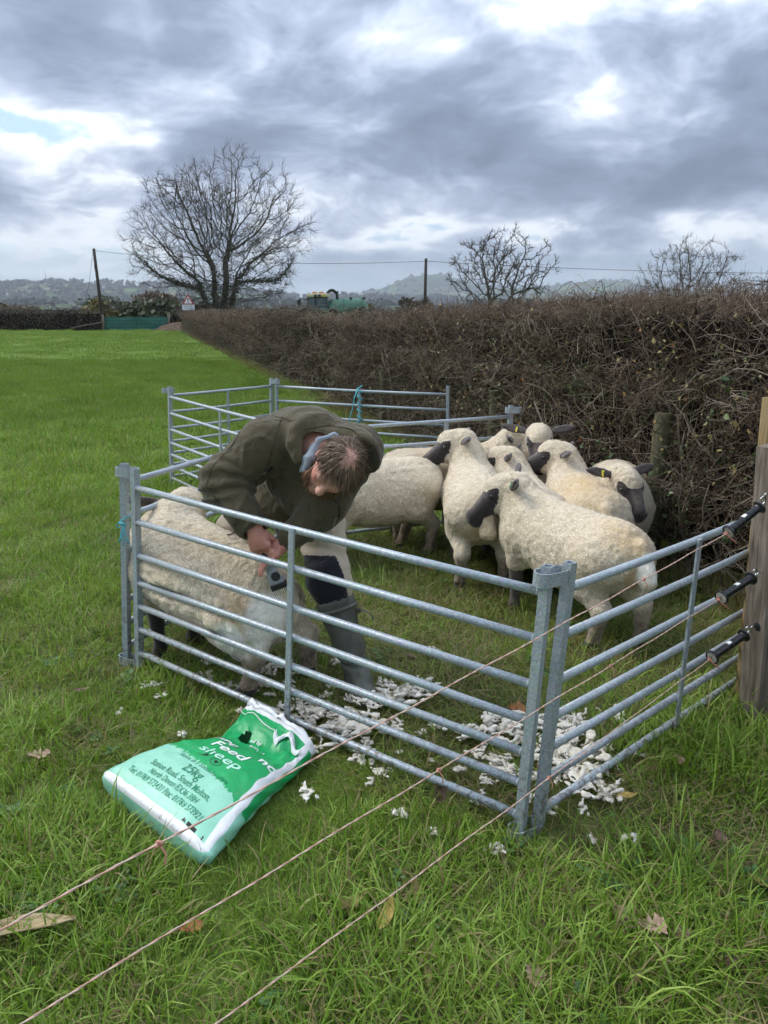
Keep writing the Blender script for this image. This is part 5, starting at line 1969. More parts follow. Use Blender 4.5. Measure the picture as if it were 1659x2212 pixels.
    # collar round the neck, hood thrown forward over the nape
    for k in range(10):
        an = 2 * math.pi * k / 10
        cdir = np.cross(neckb - upb, V(0, 0, 1)); cdir /= np.linalg.norm(cdir)
        c2 = np.cross(cdir, neckb - upb); c2 /= np.linalg.norm(c2)
        F.ell(neckb + V(.005, -.03, 0) + (cdir * math.cos(an) + c2 * math.sin(an)) * .088, (.036, .036, .036), None, .035)
    F.ell(V(-.240, 2.995, 1.098), (.120, .090, .056), np.array(Matrix.Rotation(R(12), 3, 'Y') @ Matrix.Rotation(R(-8), 3, 'Z')), .035)
    F.ell(V(-.140, 2.950, 1.075), (.085, .072, .055), None, .035)
    F.ell(V(-.058, 2.900, 1.030), (.050, .06, .075), np.array(Matrix.Rotation(R(-20), 3, 'Y')), .04)
    F.ell(V(-.082, 2.845, 1.010), (.062, .065, .082), None, .012, sub=True)
    # room for the head and neck
    F.ell(HP(-.01, 0, .015), (.112, .092, .118), HM, .012, sub=True)
    F.cone(HP(.02, 0, -.07), neckb + V(.0, -.01, 0), .074, .066, .015, sub=True)
    F.cone(HP(.05, .03, -.06), HP(.16, .06, -.10), .06, .08, .02, sub=True)
    # open cuffs and hem
    cw = elR + (wrR - elR) * .97; cx = (wrR - elR) / np.linalg.norm(wrR - elR)
    F.cone(cw - cx * .01, cw + cx * .06, .048, .05, .004, sub=True)
    v, q = F.mesh()
    v = smooth_verts(v, q, 1, .4)
    nrm = vert_normals(v, q)
    # folds: creases gather at the elbow and run across the back from arm to hem
    dE = np.linalg.norm(v - elR, axis=1)
    axa = (wrR - shR) / np.linalg.norm(wrR - shR)
    la = (v - shR) @ axa
    w1 = sstep(-dE, -.20, -.05)
    crease = np.sin(la * 120 + 4 * vnoise(v, 9, 3.0))
    fold = vnoise(v * np.array([1.0, 1.0, .45]), 12, 5.0)
    ridge = 1 - np.abs(vnoise(v * np.array([1.0, .8, .6]), 8.5, 11.0)) * 2
    v = v + nrm * (.0085 * w1 * crease + .008 * fold + .010 * np.clip(ridge, 0, 1) ** 3 * sstep(-v[:, 2], -1.16, -1.02) + .003 * vnoise(v, 45, 2.0))[:, None]
    jm = pymesh('jacket', v - base, q)
    jk = link('jacket', jm, M_JACKET, root)

    def snap(p, d, w, l, name, mat, lift=.002, parent=jk):
        """a strip laid on the jacket near p, running along d"""
        p = np.array(p, float); d = np.array(d, float)
        pts = []
        for s in np.linspace(-l / 2, l / 2, 6):
            g = p + d * s
            i = int(np.argmin(((v - g) ** 2).sum(1)))
            pts.append((v[i], nrm[i]))
        vv, ff = [], []
        for (a_, n_), s in zip(pts, np.linspace(-l / 2, l / 2, 6)):
            g = p + d * s
            g = g + n_ * ((a_ - g) @ n_)
            sd = np.cross(n_, d); sd /= max(np.linalg.norm(sd), 1e-6)
            for k, h_ in ((-1, .0), (-.8, lift), (.8, lift), (1, .0)):
                vv.append(g + sd * k * w / 2 + n_ * (h_ + .001) - base)
        for i in range(5):
            for k in range(3):
                ff.append((i * 4 + k, i * 4 + k + 1, (i + 1) * 4 + k + 1, (i + 1) * 4 + k))
        return link(name, pymesh(name, vv, ff), mat, parent)
    M_ZIP = simple_mat('zip', (0.012, 0.012, 0.010), 0.3, 80, 0.4, 0.4)
    M_PULL = simple_mat('zip_pull', (0.22, 0.20, 0.15), 0.2, 80, 0.4, 0.4)
    snap(V(-.445, 2.94, .925), V(.45, 0, .89), .012, .075, 'zip', M_ZIP)
    snap(V(-.455, 2.93, .915), V(.3, 0, .95), .006, .028, 'zip_pull', M_PULL, .004)
    snap(V(-.215, 2.975, .80), V(.1, 0, 1.0), .012, .085, 'zip', M_ZIP)
    snap(V(-.222, 2.97, .775), V(.05, 0, 1.0), .007, .036, 'zip_pull', M_PULL, .004)
    snap(V(-.30, 2.95, .93), V(.15, 0, .99), .030, .15, 'storm_flap', M_JACKET, .006)
    snap(cw - cx * .045 + V(0, -.05, 0), V(.80, 0, .25), .012, .10, 'cuff_band', M_JACKET, .004)
    # stitched seams: armhole, yoke across the back, sleeve, hood edge
    M_SEAM = simple_mat('seam', (.045, .037, .022), .2, 60, .9, .1)

    def seam(way, w=.0026):
        pts = [np.array(p, float) for p in way]
        fine_ = []
        for a_, b_ in zip(pts[:-1], pts[1:]):
            for s_ in np.linspace(0, 1, 8, endpoint=False):
                fine_.append(a_ + (b_ - a_) * s_)
        fine_.append(pts[-1])
        out_ = []
        for g in fine_:
            i_ = int(np.argmin(((v - g) ** 2).sum(1)))
            n_ = nrm[i_]
            g2 = g + n_ * ((v[i_] - g) @ n_)
            out_.append(ST(g2 + n_ * .0012 - base))
        MB().tube(out_, w * .5, 5).build('seam', M_SEAM, jk, smooth=True)
    seam([V(-.40, 3.02, 1.16), V(-.42, 2.93, 1.08), V(-.44, 2.91, .99), V(-.46, 2.93, .90)])
    seam([V(-.50, 3.12, 1.14), V(-.42, 3.03, 1.16), V(-.33, 2.97, 1.14), V(-.30, 2.93, 1.08)])
    seam([V(-.56, 3.00, 1.10), V(-.66, 2.95, 1.0), V(-.70, 2.93, .90), V(-.62, 2.90, .80)])
    seam([V(-.30, 2.92, 1.12), V(-.21, 2.93, 1.14), V(-.12, 2.91, 1.11), V(-.05, 2.87, 1.06)])
    seam([V(-.31, 2.93, 1.0), V(-.29, 2.93, .92), V(-.27, 2.95, .84), V(-.26, 2.97, .76)])
    # button on the flap
    i = int(np.argmin(((v - V(-.335, 2.93, .985)) ** 2).sum(1)))
    MB().lathe([(.001, 0), (.008, .001), (.008, .004), (.006, .005), (.001, .005)], ST(v[i] - base), ST(nrm[i]), 14).build('button', M_ZIP, jk, angle=40)
    # loose cord at the cuff
    c0 = wrR + V(-.055, -.01, -.0) - base
    MB().tube([ST(c0), ST(c0 + V(-.012, -.012, -.012)), ST(c0 + V(-.035, -.016, -.022)), ST(c0 + V(-.045, -.016, -.02))], .0028, 5).build('cuff_cord', M_ZIP, jk, smooth=True)

    # ---- grey hood lining between collar and cheek
    F = Field((-.46, 2.70, .82), (-.10, 3.10, 1.16), .005)
    F.chain([V(-.250, 2.885, 1.078), V(-.276, 2.868, 1.022), V(-.303, 2.878, .968)], [.009, .017, .010], .012)
    F.chain([V(-.268, 2.905, 1.065), V(-.295, 2.892, 1.015), V(-.318, 2.90, .965)], [.009, .014, .009], .010)
    F.chain([V(-.245, 2.885, 1.085), V(-.19, 2.895, 1.100), V(-.13, 2.895, 1.085)], [.009, .010, .009], .02)
    v3, q3 = F.mesh()
    v3 = v3 + vert_normals(v3, q3) * (.0035 * fbm(v3, 40, 2, 1.0))[:, None]
    link('hood_lining', pymesh('hood_lining', v3 - base, q3), M_LINING, root)

    # ---- hair and beard
    M_H = hair_mat('brown_hair', [(0.0, (0.045, 0.028, 0.018)), (0.45, (0.125, 0.080, 0.050)), (0.75, (0.23, 0.155, 0.10)), (1.0, (0.40, 0.30, 0.21))])
    M_B = hair_mat('ginger_beard', [(0.0, (0.07, 0.035, 0.018)), (0.6, (0.17, 0.085, 0.04)), (1.0, (0.33, 0.19, 0.10))])
    segs = []
    grav = V(0, 0, -1.0)
    n = 0
    while n < 2600:
        th = rng.uniform(0, 2 * math.pi); ph = math.acos(rng.uniform(-.35, 1))
        du = math.cos(ph); dh = math.sin(ph)
        a_, b_ = dh * math.cos(th), dh * math.sin(th)
        if a_ > .58 + .25 * (1 - du): continue                # face
        if a_ > .25 and du < .42 + .3 * max(0, a_ - .25): continue
        if abs(b_) > .80 and -.30 < a_ < .25 and du < .12: continue   # ear
        p = hc + f * (-.012 + a_ * .101) + r * (b_ * .079) + u * (.022 + du * .093)
        nn = f * a_ / .101 + r * b_ / .079 + u * du / .093; nn /= np.linalg.norm(nn)
        dspot = np.linalg.norm([a_ + .05, b_])
        if du > 0 and dspot < .42 and rng.uniform() > .10 + .6 * dspot: continue
        n += 1
        # combed out from the crown, then pulled down
        out = f * a_ + r * b_ - u * .15
        out -= nn * (out @ nn); out /= max(np.linalg.norm(out), 1e-6)
        L = rng.uniform(.030, .062) * (1.25 if a_ > .25 else 1.0) * (.55 if dspot < .42 else 1)
        pts = [p - nn * .002]
        d = out * .9 + nn * rng.uniform(.10, .45) + rng.normal(0, .16, 3)
        for k in range(4):
            d = d / np.linalg.norm(d) + grav * (.16 + .10 * k) - nn * .05 + rng.normal(0, .08, 3)
            d /= np.linalg.norm(d)
            nx_ = pts[-1] + d * L / 4
            rl = nx_ - (hc - f * .012 + u * .022)
            e_ = math.sqrt(((rl @ f) / .103) ** 2 + ((rl @ r) / .081) ** 2 + ((rl @ u) / .095) ** 2)
            if e_ < 1.0: nx_ = (hc - f * .012 + u * .022) + rl / max(e_, .2) * 1.01
            pts.append(nx_)
        tone = np.clip(rng.normal(.45, .22) + (.25 if dspot < .5 else 0), 0, 1)
        segs.append(([x - base for x in pts], np.array([.0011, .0011, .0010, .0008, .0003]) * rng.uniform(.8, 1.3), tone))
    link('hair', tubes_mesh('hair', segs), M_H, root)
    segs = []
    for _ in range(650):
        b_ = rng.uniform(-1, 1)
        c_ = rng.uniform(-.115, -.045)
        a_ = .075 * math.sqrt(max(0, 1 - b_ * b_ * .75)) * (1 if c_ < -.06 else .9) + .012
        p = HP(a_ - .012, b_ * .062, c_)
        if abs(b_) < .35 and c_ > -.082 and c_ < -.05: continue
        nn = f * .7 + r * b_ * .7 - u * .25
        d = nn + grav * .3 - u * .5 + rng.normal(0, .25, 3)
        d /= np.linalg.norm(d)
        L = rng.uniform(.018, .036)
        pts = [p, p + d * L * .5, p + d * L * .8 + grav * L * .2, p + d * L + grav * L * .4]
        segs.append(([x - base for x in pts], np.array([.0011, .001, .0008, .0004]), rng.uniform()))
    link('beard', tubes_mesh('beard', segs), M_B, root)

    # ---- the clipper, held in the hand and so a thing of its own
    M_GREY = simple_mat('clipper_grey', (0.30, 0.32, 0.34), 0.12, 40, 0.4, 0.4)
    gp = pc + dn * .038 - ot * .024
    cl = thing('shearing_clipper', 'black and grey electric shearing clipper gripped in the man\'s right hand', 'clipper', ST(gp))
    A, Bx, Cx = Vector(dn), Vector(ac), Vector(ot)
    MB().lathe([(.012, -.055), (.021, -.052), (.0235, -.03), (.022, .0), (.0215, .03), (.0235, .045), (.026, .055), (.026, .060)], (0, 0, 0), A, 20).build('grip', M_BLACKPL, cl, angle=40)
    MB().lathe([(.0255, .0605), (.029, .062), (.030, .068), (.028, .074), (.024, .080), (.021, .092), (.022, .104)], (0, 0, 0), A, 20).build('collar', M_GREY, cl, angle=40)
    M3 = Matrix((Bx, Cx, A)).transposed()
    mb = MB().box(A * .120, (.044, .040, .036), M3, .008)
    mb.box(A * .140 + Bx * .004, (.058, .040, .022), M3, .006)
    mb.build('gear_case', M_GREY, cl)
    MB().lathe([(.001, 0), (.0175, .0), (.0185, .004), (.018, .014), (.015, .017), (.001, .017)], A * .118 + Cx * .020 + Bx * .012, Cx, 20).build('tension_knob', M_BLACKPL, cl, angle=40)
    MB().box(A * .162 + Bx * .006, (.064, .046, .026), M3, .006).build('blade_head', M_BLACKPL, cl)
    mb = MB()
    for k in range(9):
        mb.box(A * .186 + Bx * (.006 - .030 + .0075 * k) - Cx * .004, (.0034, .004, .028), M3, .001)
    mb.build('comb', M_STEEL, cl)


build_man()
# ------------------------------------------------------------------ feed sack lying before the hurdle
def build_sack():
    rng = np.random.default_rng(8)
    # ground outline: left and right edges from the stitched bottom (v=0) to the torn mouth (v=1)
    Lp = np.array([(0.0, -.930, 2.262), (.16, -.835, 2.335), (.33, -.745, 2.385), (.55, -.630, 2.425), (.70, -.590, 2.48), (.85, -.560, 2.58), (1.0, -.530, 2.70)])
    Rp = np.array([(0.0, -.496, 1.872), (.2, -.432, 2.02), (.4, -.390, 2.12), (.6, -.345, 2.22), (.8, -.295, 2.33), (1.0, -.252, 2.425)])
    Hp = np.array([(0.0, .095), (.05, .110), (.2, .128), (.4, .134), (.55, .122), (.68, .095), (.8, .085), (.92, .095), (1.0, .105)])

    def edges(v):
        v = np.asarray(v, float)
        L = np.stack([np.interp(v, Lp[:, 0], Lp[:, k]) for k in (1, 2)], -1)
        Rr = np.stack([np.interp(v, Rp[:, 0], Rp[:, k]) for k in (1, 2)], -1)
        return L, Rr, np.interp(v, Hp[:, 0], Hp[:, 1])

    def crumple(x, v):
        x = np.asarray(x, float); v = np.asarray(v, float)
        p = np.stack([x * .5, v * 1.0, np.zeros_like(x)], -1).reshape(-1, 3)
        far = sstep(v, .45, .85).reshape(-1)
        n = .004 * vnoise(p, 7, 1.0) + .0016 * vnoise(p, 26, 5.0)
        n = n + far * (.011 * (1 - 2 * np.abs(vnoise(p + .2 * vnoise(p, 9, 3.0)[:, None], 6, 2.0))) + .004 * vnoise(p, 22, 9.0))
        # the pinch: a valley running in from the left edge and the slack hollow before the mouth
        hol = np.exp(-(((x.reshape(-1) - .05) / .75) ** 2 + ((v.reshape(-1) - .74) / .085) ** 2)) * .028
        ends = np.sin(np.clip(x.reshape(-1), -1, 1) * 26 + 3 * v.reshape(-1)) * np.exp(-v.reshape(-1) / .06) * .0025
        return (n - hol + ends).reshape(x.shape)

    def top(u, v):
        """point of the upper skin; u across 0..1, v along 0..1"""
        u = np.asarray(u, float); v = np.asarray(v, float)
        L, Rr, h = edges(v)
        x = 2 * u - 1
        a = np.clip(x, -.999, .999)
        z = .5 * h * (1 + (1 - np.abs(a) ** 3.2) ** (1 / 3.2)) + crumple(x, v) * sstep(1 - np.abs(a), 0, .15)
        p = L + (Rr - L) * u[..., None]
        return np.concatenate([p, z[..., None]], -1)
    root = thing('feed_sack', 'green and mint plastic sheep feed sack lying in the grass before the front hurdle', 'sack', (-.55, 2.3, 0))
    base = np.array((-.55, 2.3, 0.0))
    N, M = 96, 72
    vs_ = np.linspace(0, 1, N)
    V, A = [], {'su': [], 'sv': [], 'sx': []}
    TH = 2 * np.pi * np.arange(M) / M
    XX = np.sign(np.cos(TH)) * np.abs(np.cos(TH)) ** (2 / 3.2)
    CR = crumple(np.tile(XX, (N, 1)), np.tile(vs_[:, None], (1, M)))
    for iv, v in enumerate(vs_):
        L, Rr, h = edges(np.array([v]))
        L, Rr, h = L[0], Rr[0], h[0]
        pinch = 1 - .0 * v
        for k in range(M):
            th = 2 * math.pi * k / M
            cx, sz = math.cos(th), math.sin(th)
            n = 3.2
            x = math.copysign(abs(cx) ** (2 / n), cx); zz = math.copysign(abs(sz) ** (2 / n), sz)
            hh = h
            z = .5 * hh * (1 + zz)
            if zz > 0:
                z += float(CR[iv, k]) * float(sstep(np.array(1 - abs(x)), 0, .15))
            else:
                z = .5 * hh * (1 + zz * .96)
            p = L + (Rr - L) * (x + 1) / 2
            out = .012 * (1 - abs(zz)) * (1 if x > 0 else -1)
            d = (Rr - L) / np.linalg.norm(Rr - L)
            p = p + d * out + d * .003 * math.sin(v * 40 + 9 * zz)
            V.append((p[0], p[1], max(z, .004)))
            A['su'].append((x + 1) / 2); A['sv'].append(v); A['sx'].append(zz)
    F = []
    TN = vnoise(np.stack([np.array(A['su']) * 9, np.array(A['sv']) * 9, np.zeros(len(V))], -1), 3.0, 1.0)
    for i in range(N - 1):
        for k in range(M):
            k2 = (k + 1) % M
            vm, um, zm = vs_[i], A['su'][i * M + k], A['sx'][i * M + k]
            # the tear
            e = ((um - .30) / .085) ** 2 + ((vm - .765) / .040) ** 2
            if zm > 0 and e + .9 * TN[i * M + k] < .9:
                continue
            F.append((i * M + k, i * M + k2, (i + 1) * M + k2, (i + 1) * M + k))
    # rounded bottom end, tucked in
    nb = len(V)
    L, Rr, h = edges(np.array([0.0])); L, Rr, h = L[0], Rr[0], h[0]
    nrm = np.array([(Rr - L)[1], -(Rr - L)[0]]); nrm /= np.linalg.norm(nrm)
    for st, (o_, sc_) in enumerate(((.014, .93), (.020, .72), (.021, .35))):
        for k in range(M):
            x = 2 * A['su'][k] - 1; zz = A['sx'][k]
            p = L + (Rr - L) * (x * (1 - (1 - sc_) * .25) + 1) / 2 + nrm * o_
            V.append((p[0], p[1], max(.5 * h * (1 + zz * sc_), .004)))
            A['su'].append((x + 1) / 2); A['sv'].append(-.02 - .02 * st); A['sx'].append(zz * sc_)
    rows = [list(range(M))] + [list(range(nb + s * M, nb + (s + 1) * M)) for s in range(3)]
    for a_, b_ in zip(rows[:-1], rows[1:]):
        for k in range(M):
            k2 = (k + 1) % M
            F.append((a_[k2], a_[k], b_[k], b_[k2]))
    F.append(tuple(rows[-1][::-1]))
    V = np.array(V)
    me = pymesh('sack_body', V - base, F)
    for nm in A:
        setattr_f(me, nm, A[nm])
    m, t, bs = material('printed_plastic', 0.36, 0.45)
    at = lambda n: t.add('ShaderNodeAttribute', attribute_name=n).outputs['Fac']
    su, sv, sx = at('su'), at('sv'), at('sx')
    co = objco(t)
    n1 = t.noise(co, 12, 3, 0.6)
    # printed grass edge between the pale foot and the green field
    cmb = t.add('ShaderNodeCombineXYZ'); t.link(t.math('MULTIPLY', su, 46.0), cmb.inputs[0]); t.link(t.math('MULTIPLY', sv, 4.0), cmb.inputs[1])
    spike = t.noise(cmb.outputs[0], 1.0, 3, 0.6)
    bord = t.math('ADD', t.math('SUBTRACT', .305, t.math('MULTIPLY', t.math('POWER', su, 2.0), .10)), t.math('MULTIPLY', t.math('SUBTRACT', spike, .5), .11))
    isg = t.maprange(t.math('SUBTRACT', sv, bord), -.002, .002)
    isg = t.math('MULTIPLY', isg, t.maprange(sx, -.15, -.10))
    mint = t.mix(t.maprange(n1, .3, .7), (.225, .535, .375), (.29, .61, .45))
    green = t.mix(t.maprange(n1, .3, .7), (.006, .30, .085), (.012, .36, .11))
    c = t.mix(isg, mint, green)
    c = t.mix(t.math('MULTIPLY', t.maprange(sv, .5, .6), t.math('SUBTRACT', 1.0, isg)), c, (.006, .27, .08))
    white = (.70, .71, .70)
    edge = t.math('MULTIPLY', t.maprange(sx, .42, .44), t.math('SUBTRACT', 1.0, t.maprange(sx, .70, .72)))
    c = t.mix(t.math('MULTIPLY', edge, t.math('GREATER_THAN', su, .5)), c, white)
    nearw = t.math('MULTIPLY', t.math('LESS_THAN', sv, -.01), t.math('GREATER_THAN', sx, .52))
    c = t.mix(t.math('MAXIMUM', nearw, t.math('MULTIPLY', t.math('LESS_THAN', sv, .004), t.math('GREATER_THAN', sx, 0.5))), c, white)
    c = t.mix(t.maprange(t.math('ADD', sv, t.math('MULTIPLY', t.math('SUBTRACT', n1, .5), .06)), .945, .95), c, white)
    dirt = t.math('MULTIPLY', t.maprange(t.noise(co, 30, 5, .7), .58, .7), t.maprange(sv, .05, .0, .2, .8))
    c = t.mix(dirt, c, (.22, .19, .14))
    setcol(t, bs, c)
    wr = t.noise(co, 55, 4, .6, 1.2)
    bump(t, bs, wr, .35, .006)
    body = link('sack_body', me, m, root)

    # ---- print
    def printed(name, text, u0, t0, width, colour, hgt=None, shear=0.0, bold=0.0, lift=.0016, vs=1.0):
        cu = bpy.data.curves.new('print', 'FONT')
        cu.body = text
        cu.align_x = 'CENTER'
        cu.offset = bold
        cu.shear = shear
        cu.resolution_u = 3
        ob = bpy.data.objects.new('print', cu)
        COL.objects.link(ob)
        dg = bpy.context.evaluated_depsgraph_get()
        m0 = ob.evaluated_get(dg).to_mesh()
        bm = bmesh.new(); bm.from_mesh(m0)
        ob.evaluated_get(dg).to_mesh_clear()
        COL.objects.unlink(ob); bpy.data.objects.remove(ob); bpy.data.curves.remove(cu)
        bmesh.ops.triangulate(bm, faces=bm.faces)
        xs = [q.co.x for q in bm.verts]
        s = width / (max(xs) - min(xs))
        for _ in range(2):
            es = [e for e in bm.edges if e.calc_length() * s > .012]
            if es: bmesh.ops.subdivide_edges(bm, edges=es, cuts=1)
            bmesh.ops.triangulate(bm, faces=bm.faces)
        bm.verts.index_update()
        P = np.array([(q.co.x, q.co.y) for q in bm.verts]) * s
        P[:, 1] *= vs
        v = t0 + P[:, 1] / LEN
        L, Rr, h = edges(v)
        w = np.linalg.norm(Rr - L, axis=1)
        u = u0 + P[:, 0] / w
        Q = top(np.clip(u, .0, 1), np.clip(v, 0, 1))
        Q[:, 2] += lift
        me_ = pymesh(name, Q - base, [tuple(q.index for q in fc.verts) for fc in bm.faces], smooth=False)
        bm.free()
        return link(name, me_, colour, body)
    LEN = .62
    P_G = simple_mat('print_green', (.012, .20, .090), .1, 30, .5, .3)
    P_W = simple_mat('print_white', (.72, .74, .72), .05, 30, .45, .3)
    P_M = simple_mat('print_mint', (.40, .70, .55), .05, 30, .45, .3)
    P_K = simple_mat('print_black', (.012, .02, .014), .1, 30, .5, .3)
    printed('lettering', 'Tel: 01769 573431 Fax: 01769 573921', .50, .045, .395, P_G, bold=.002)
    printed('lettering', 'North Devon EX36 3BH', .51, .088, .255, P_G, bold=.002)
    printed('lettering', 'Station Road, South Molton,', .50, .128, .315, P_G, bold=.002)
    printed('lettering', '25kg', .53, .180, .092, P_G, bold=.002)
    printed('lettering', 'Store in a cool dry place', .54, .256, .25, P_G, shear=.15)
    printed('lettering', 'sheep', .53, .375, .205, P_M, bold=.012, vs=.72)
    printed('lettering', 'Feed', .47, .475, .165, P_W, bold=.018, vs=.72)
    printed('lettering', 'omp', .26, .575, .125, P_W, bold=.018, vs=.72)
    printed('lettering', 'nd', .87, .56, .075, P_W, bold=.018, vs=.8)
    printed('lettering', 'ed by', .44, .765, .055, P_W, bold=.006, lift=.004)
    printed('lettering', 'farmers', .52, .715, .075, P_W, bold=.006, lift=.004)

    def flat(name, pts2, mat, lift=.0018):
        pts2 = np.array(pts2)
        Q = top(pts2[:, 0], pts2[:, 1]); Q[:, 2] += lift
        return Q - base
    # round emblem: ring with an ox head, and a small pennant beside it
    for r0, r1 in ((.038, .042),):
        v_, f_ = [], []
        for k in range(24):
            a = 2 * math.pi * k / 24
            for rr in (r0, r1):
                v_.append((.56 + rr * 1.25 * math.cos(a), .348 + rr * .75 * math.sin(a)))
        for k in range(24):
            k2 = (k + 1) % 24
            f_.append((2 * k, 2 * k + 1, 2 * k2 + 1, 2 * k2))
        link('emblem', pymesh('emblem', flat('e', v_, P_K), f_, False), P_K, body)
    ox = [(-.020, .012), (-.008, .010), (.0, .014), (.010, .010), (.022, .013), (.014, .002), (.010, -.012), (.0, -.018), (-.010, -.012), (-.013, .002)]
    link('emblem', pymesh('emblem', flat('e', [(.56 + x * 1.1, .348 + y * .8) for x, y in ox], P_K), [tuple(range(10))], False), P_K, body)
    sw = [(.345, .335), (.40, .345), (.43, .375), (.455, .352), (.40, .338)]
    link('emblem', pymesh('emblem', flat('e', sw, P_K), [(0, 1, 4), (1, 2, 3, 4)], False), P_K, body)
    # black bar and recycling triangle on the white strip at the foot
    bar = [(.80, .004), (.93, .004), (.93, .019), (.80, .019)]
    link('bar_code', pymesh('bar_code', flat('b', bar, P_K, .003), [(0, 1, 2, 3)], False), P_K, body)
    tri = [(.755, .006), (.785, .006), (.770, .020)]
    link('recycling_mark', pymesh('recycling_mark', flat('b', tri, P_K, .003), [(0, 1, 2)], False), P_K, body)

    # ---- mouth: a stiff white lip along the far edge and the crumpled paper label strip
    M_WP = simple_mat('white_poly', (.70, .71, .71), .08, 20, .4, .4, bmp=.4, bscale=60)
    v_, f_ = [], []
    nu = 30
    for k in range(nu + 1):
        u = k / nu
        p = top(np.array([u * .96 + .02]), np.array([.975]))[0]
        q = top(np.array([u * .96 + .02]), np.array([1.0]))[0]
        lift = .002 + .003 * abs(math.sin(u * 5.2 + .6)) * (1 - .3 * u) + .012 * (1 - u) ** 2
        dirv = (q - p); dirv[2] = 0; dirv /= max(np.linalg.norm(dirv), 1e-6)
        a0 = p + np.array([0, 0, .002]); a1 = p + dirv * .014 + np.array([0, 0, lift]); a2 = p + dirv * (.020 + .005 * math.sin(u * 17)) + np.array([0, 0, lift * .9 + .006 * math.sin(u * 23)])
        v_ += [a0 - base, a1 - base, a2 - base]
    for k in range(nu):
        for j in (0, 1):
            f_.append((3 * k + j, 3 * k + j + 1, 3 * k + 4 + j, 3 * k + 3 + j))
    o = link('mouth_lip', pymesh('mouth_lip', v_, f_), M_WP, root)
    o.modifiers.new('thick', 'SOLIDIFY').thickness = .0012
    v_, f_ = [], []
    nu, nw = 26, 7
    for k in range(nu + 1):
        u = .60 + .37 * k / nu; vv = .875 - .03 * math.sin(k * .35)
        for j in range(nw + 1):
            w = (j / nw - .5) * (.045 if k < nu * .8 else .03)
            p = top(np.array([u]), np.array([np.clip(vv + w, 0, 1)]))[0]
            p[2] += .008 + .006 * math.sin(j / nw * math.pi) + .006 * float(vnoise(np.array([[k * .35, j * .5, 1.0]]), 1.0, 3.0)[0])
            v_.append(p - base)
    for k in range(nu):
        for j in range(nw):
            f_.append((k * (nw + 1) + j, k * (nw + 1) + j + 1, (k + 1) * (nw + 1) + j + 1, (k + 1) * (nw + 1) + j))
    o = link('paper_strip', pymesh('paper_strip', v_, f_), M_WP, root)
    o.modifiers.new('thick', 'SOLIDIFY').thickness = .001
    # loose pull thread along the mouth
    th = [top(np.array([u]), np.array([.90 + .02 * math.sin(u * 9)]))[0] - base + np.array([0, 0, .006]) for u in np.linspace(.05, .62, 14)]
    MB().tube([tuple(p) for p in th], .0018, 5).build('pull_thread', P_W, root, smooth=True)


build_sack()
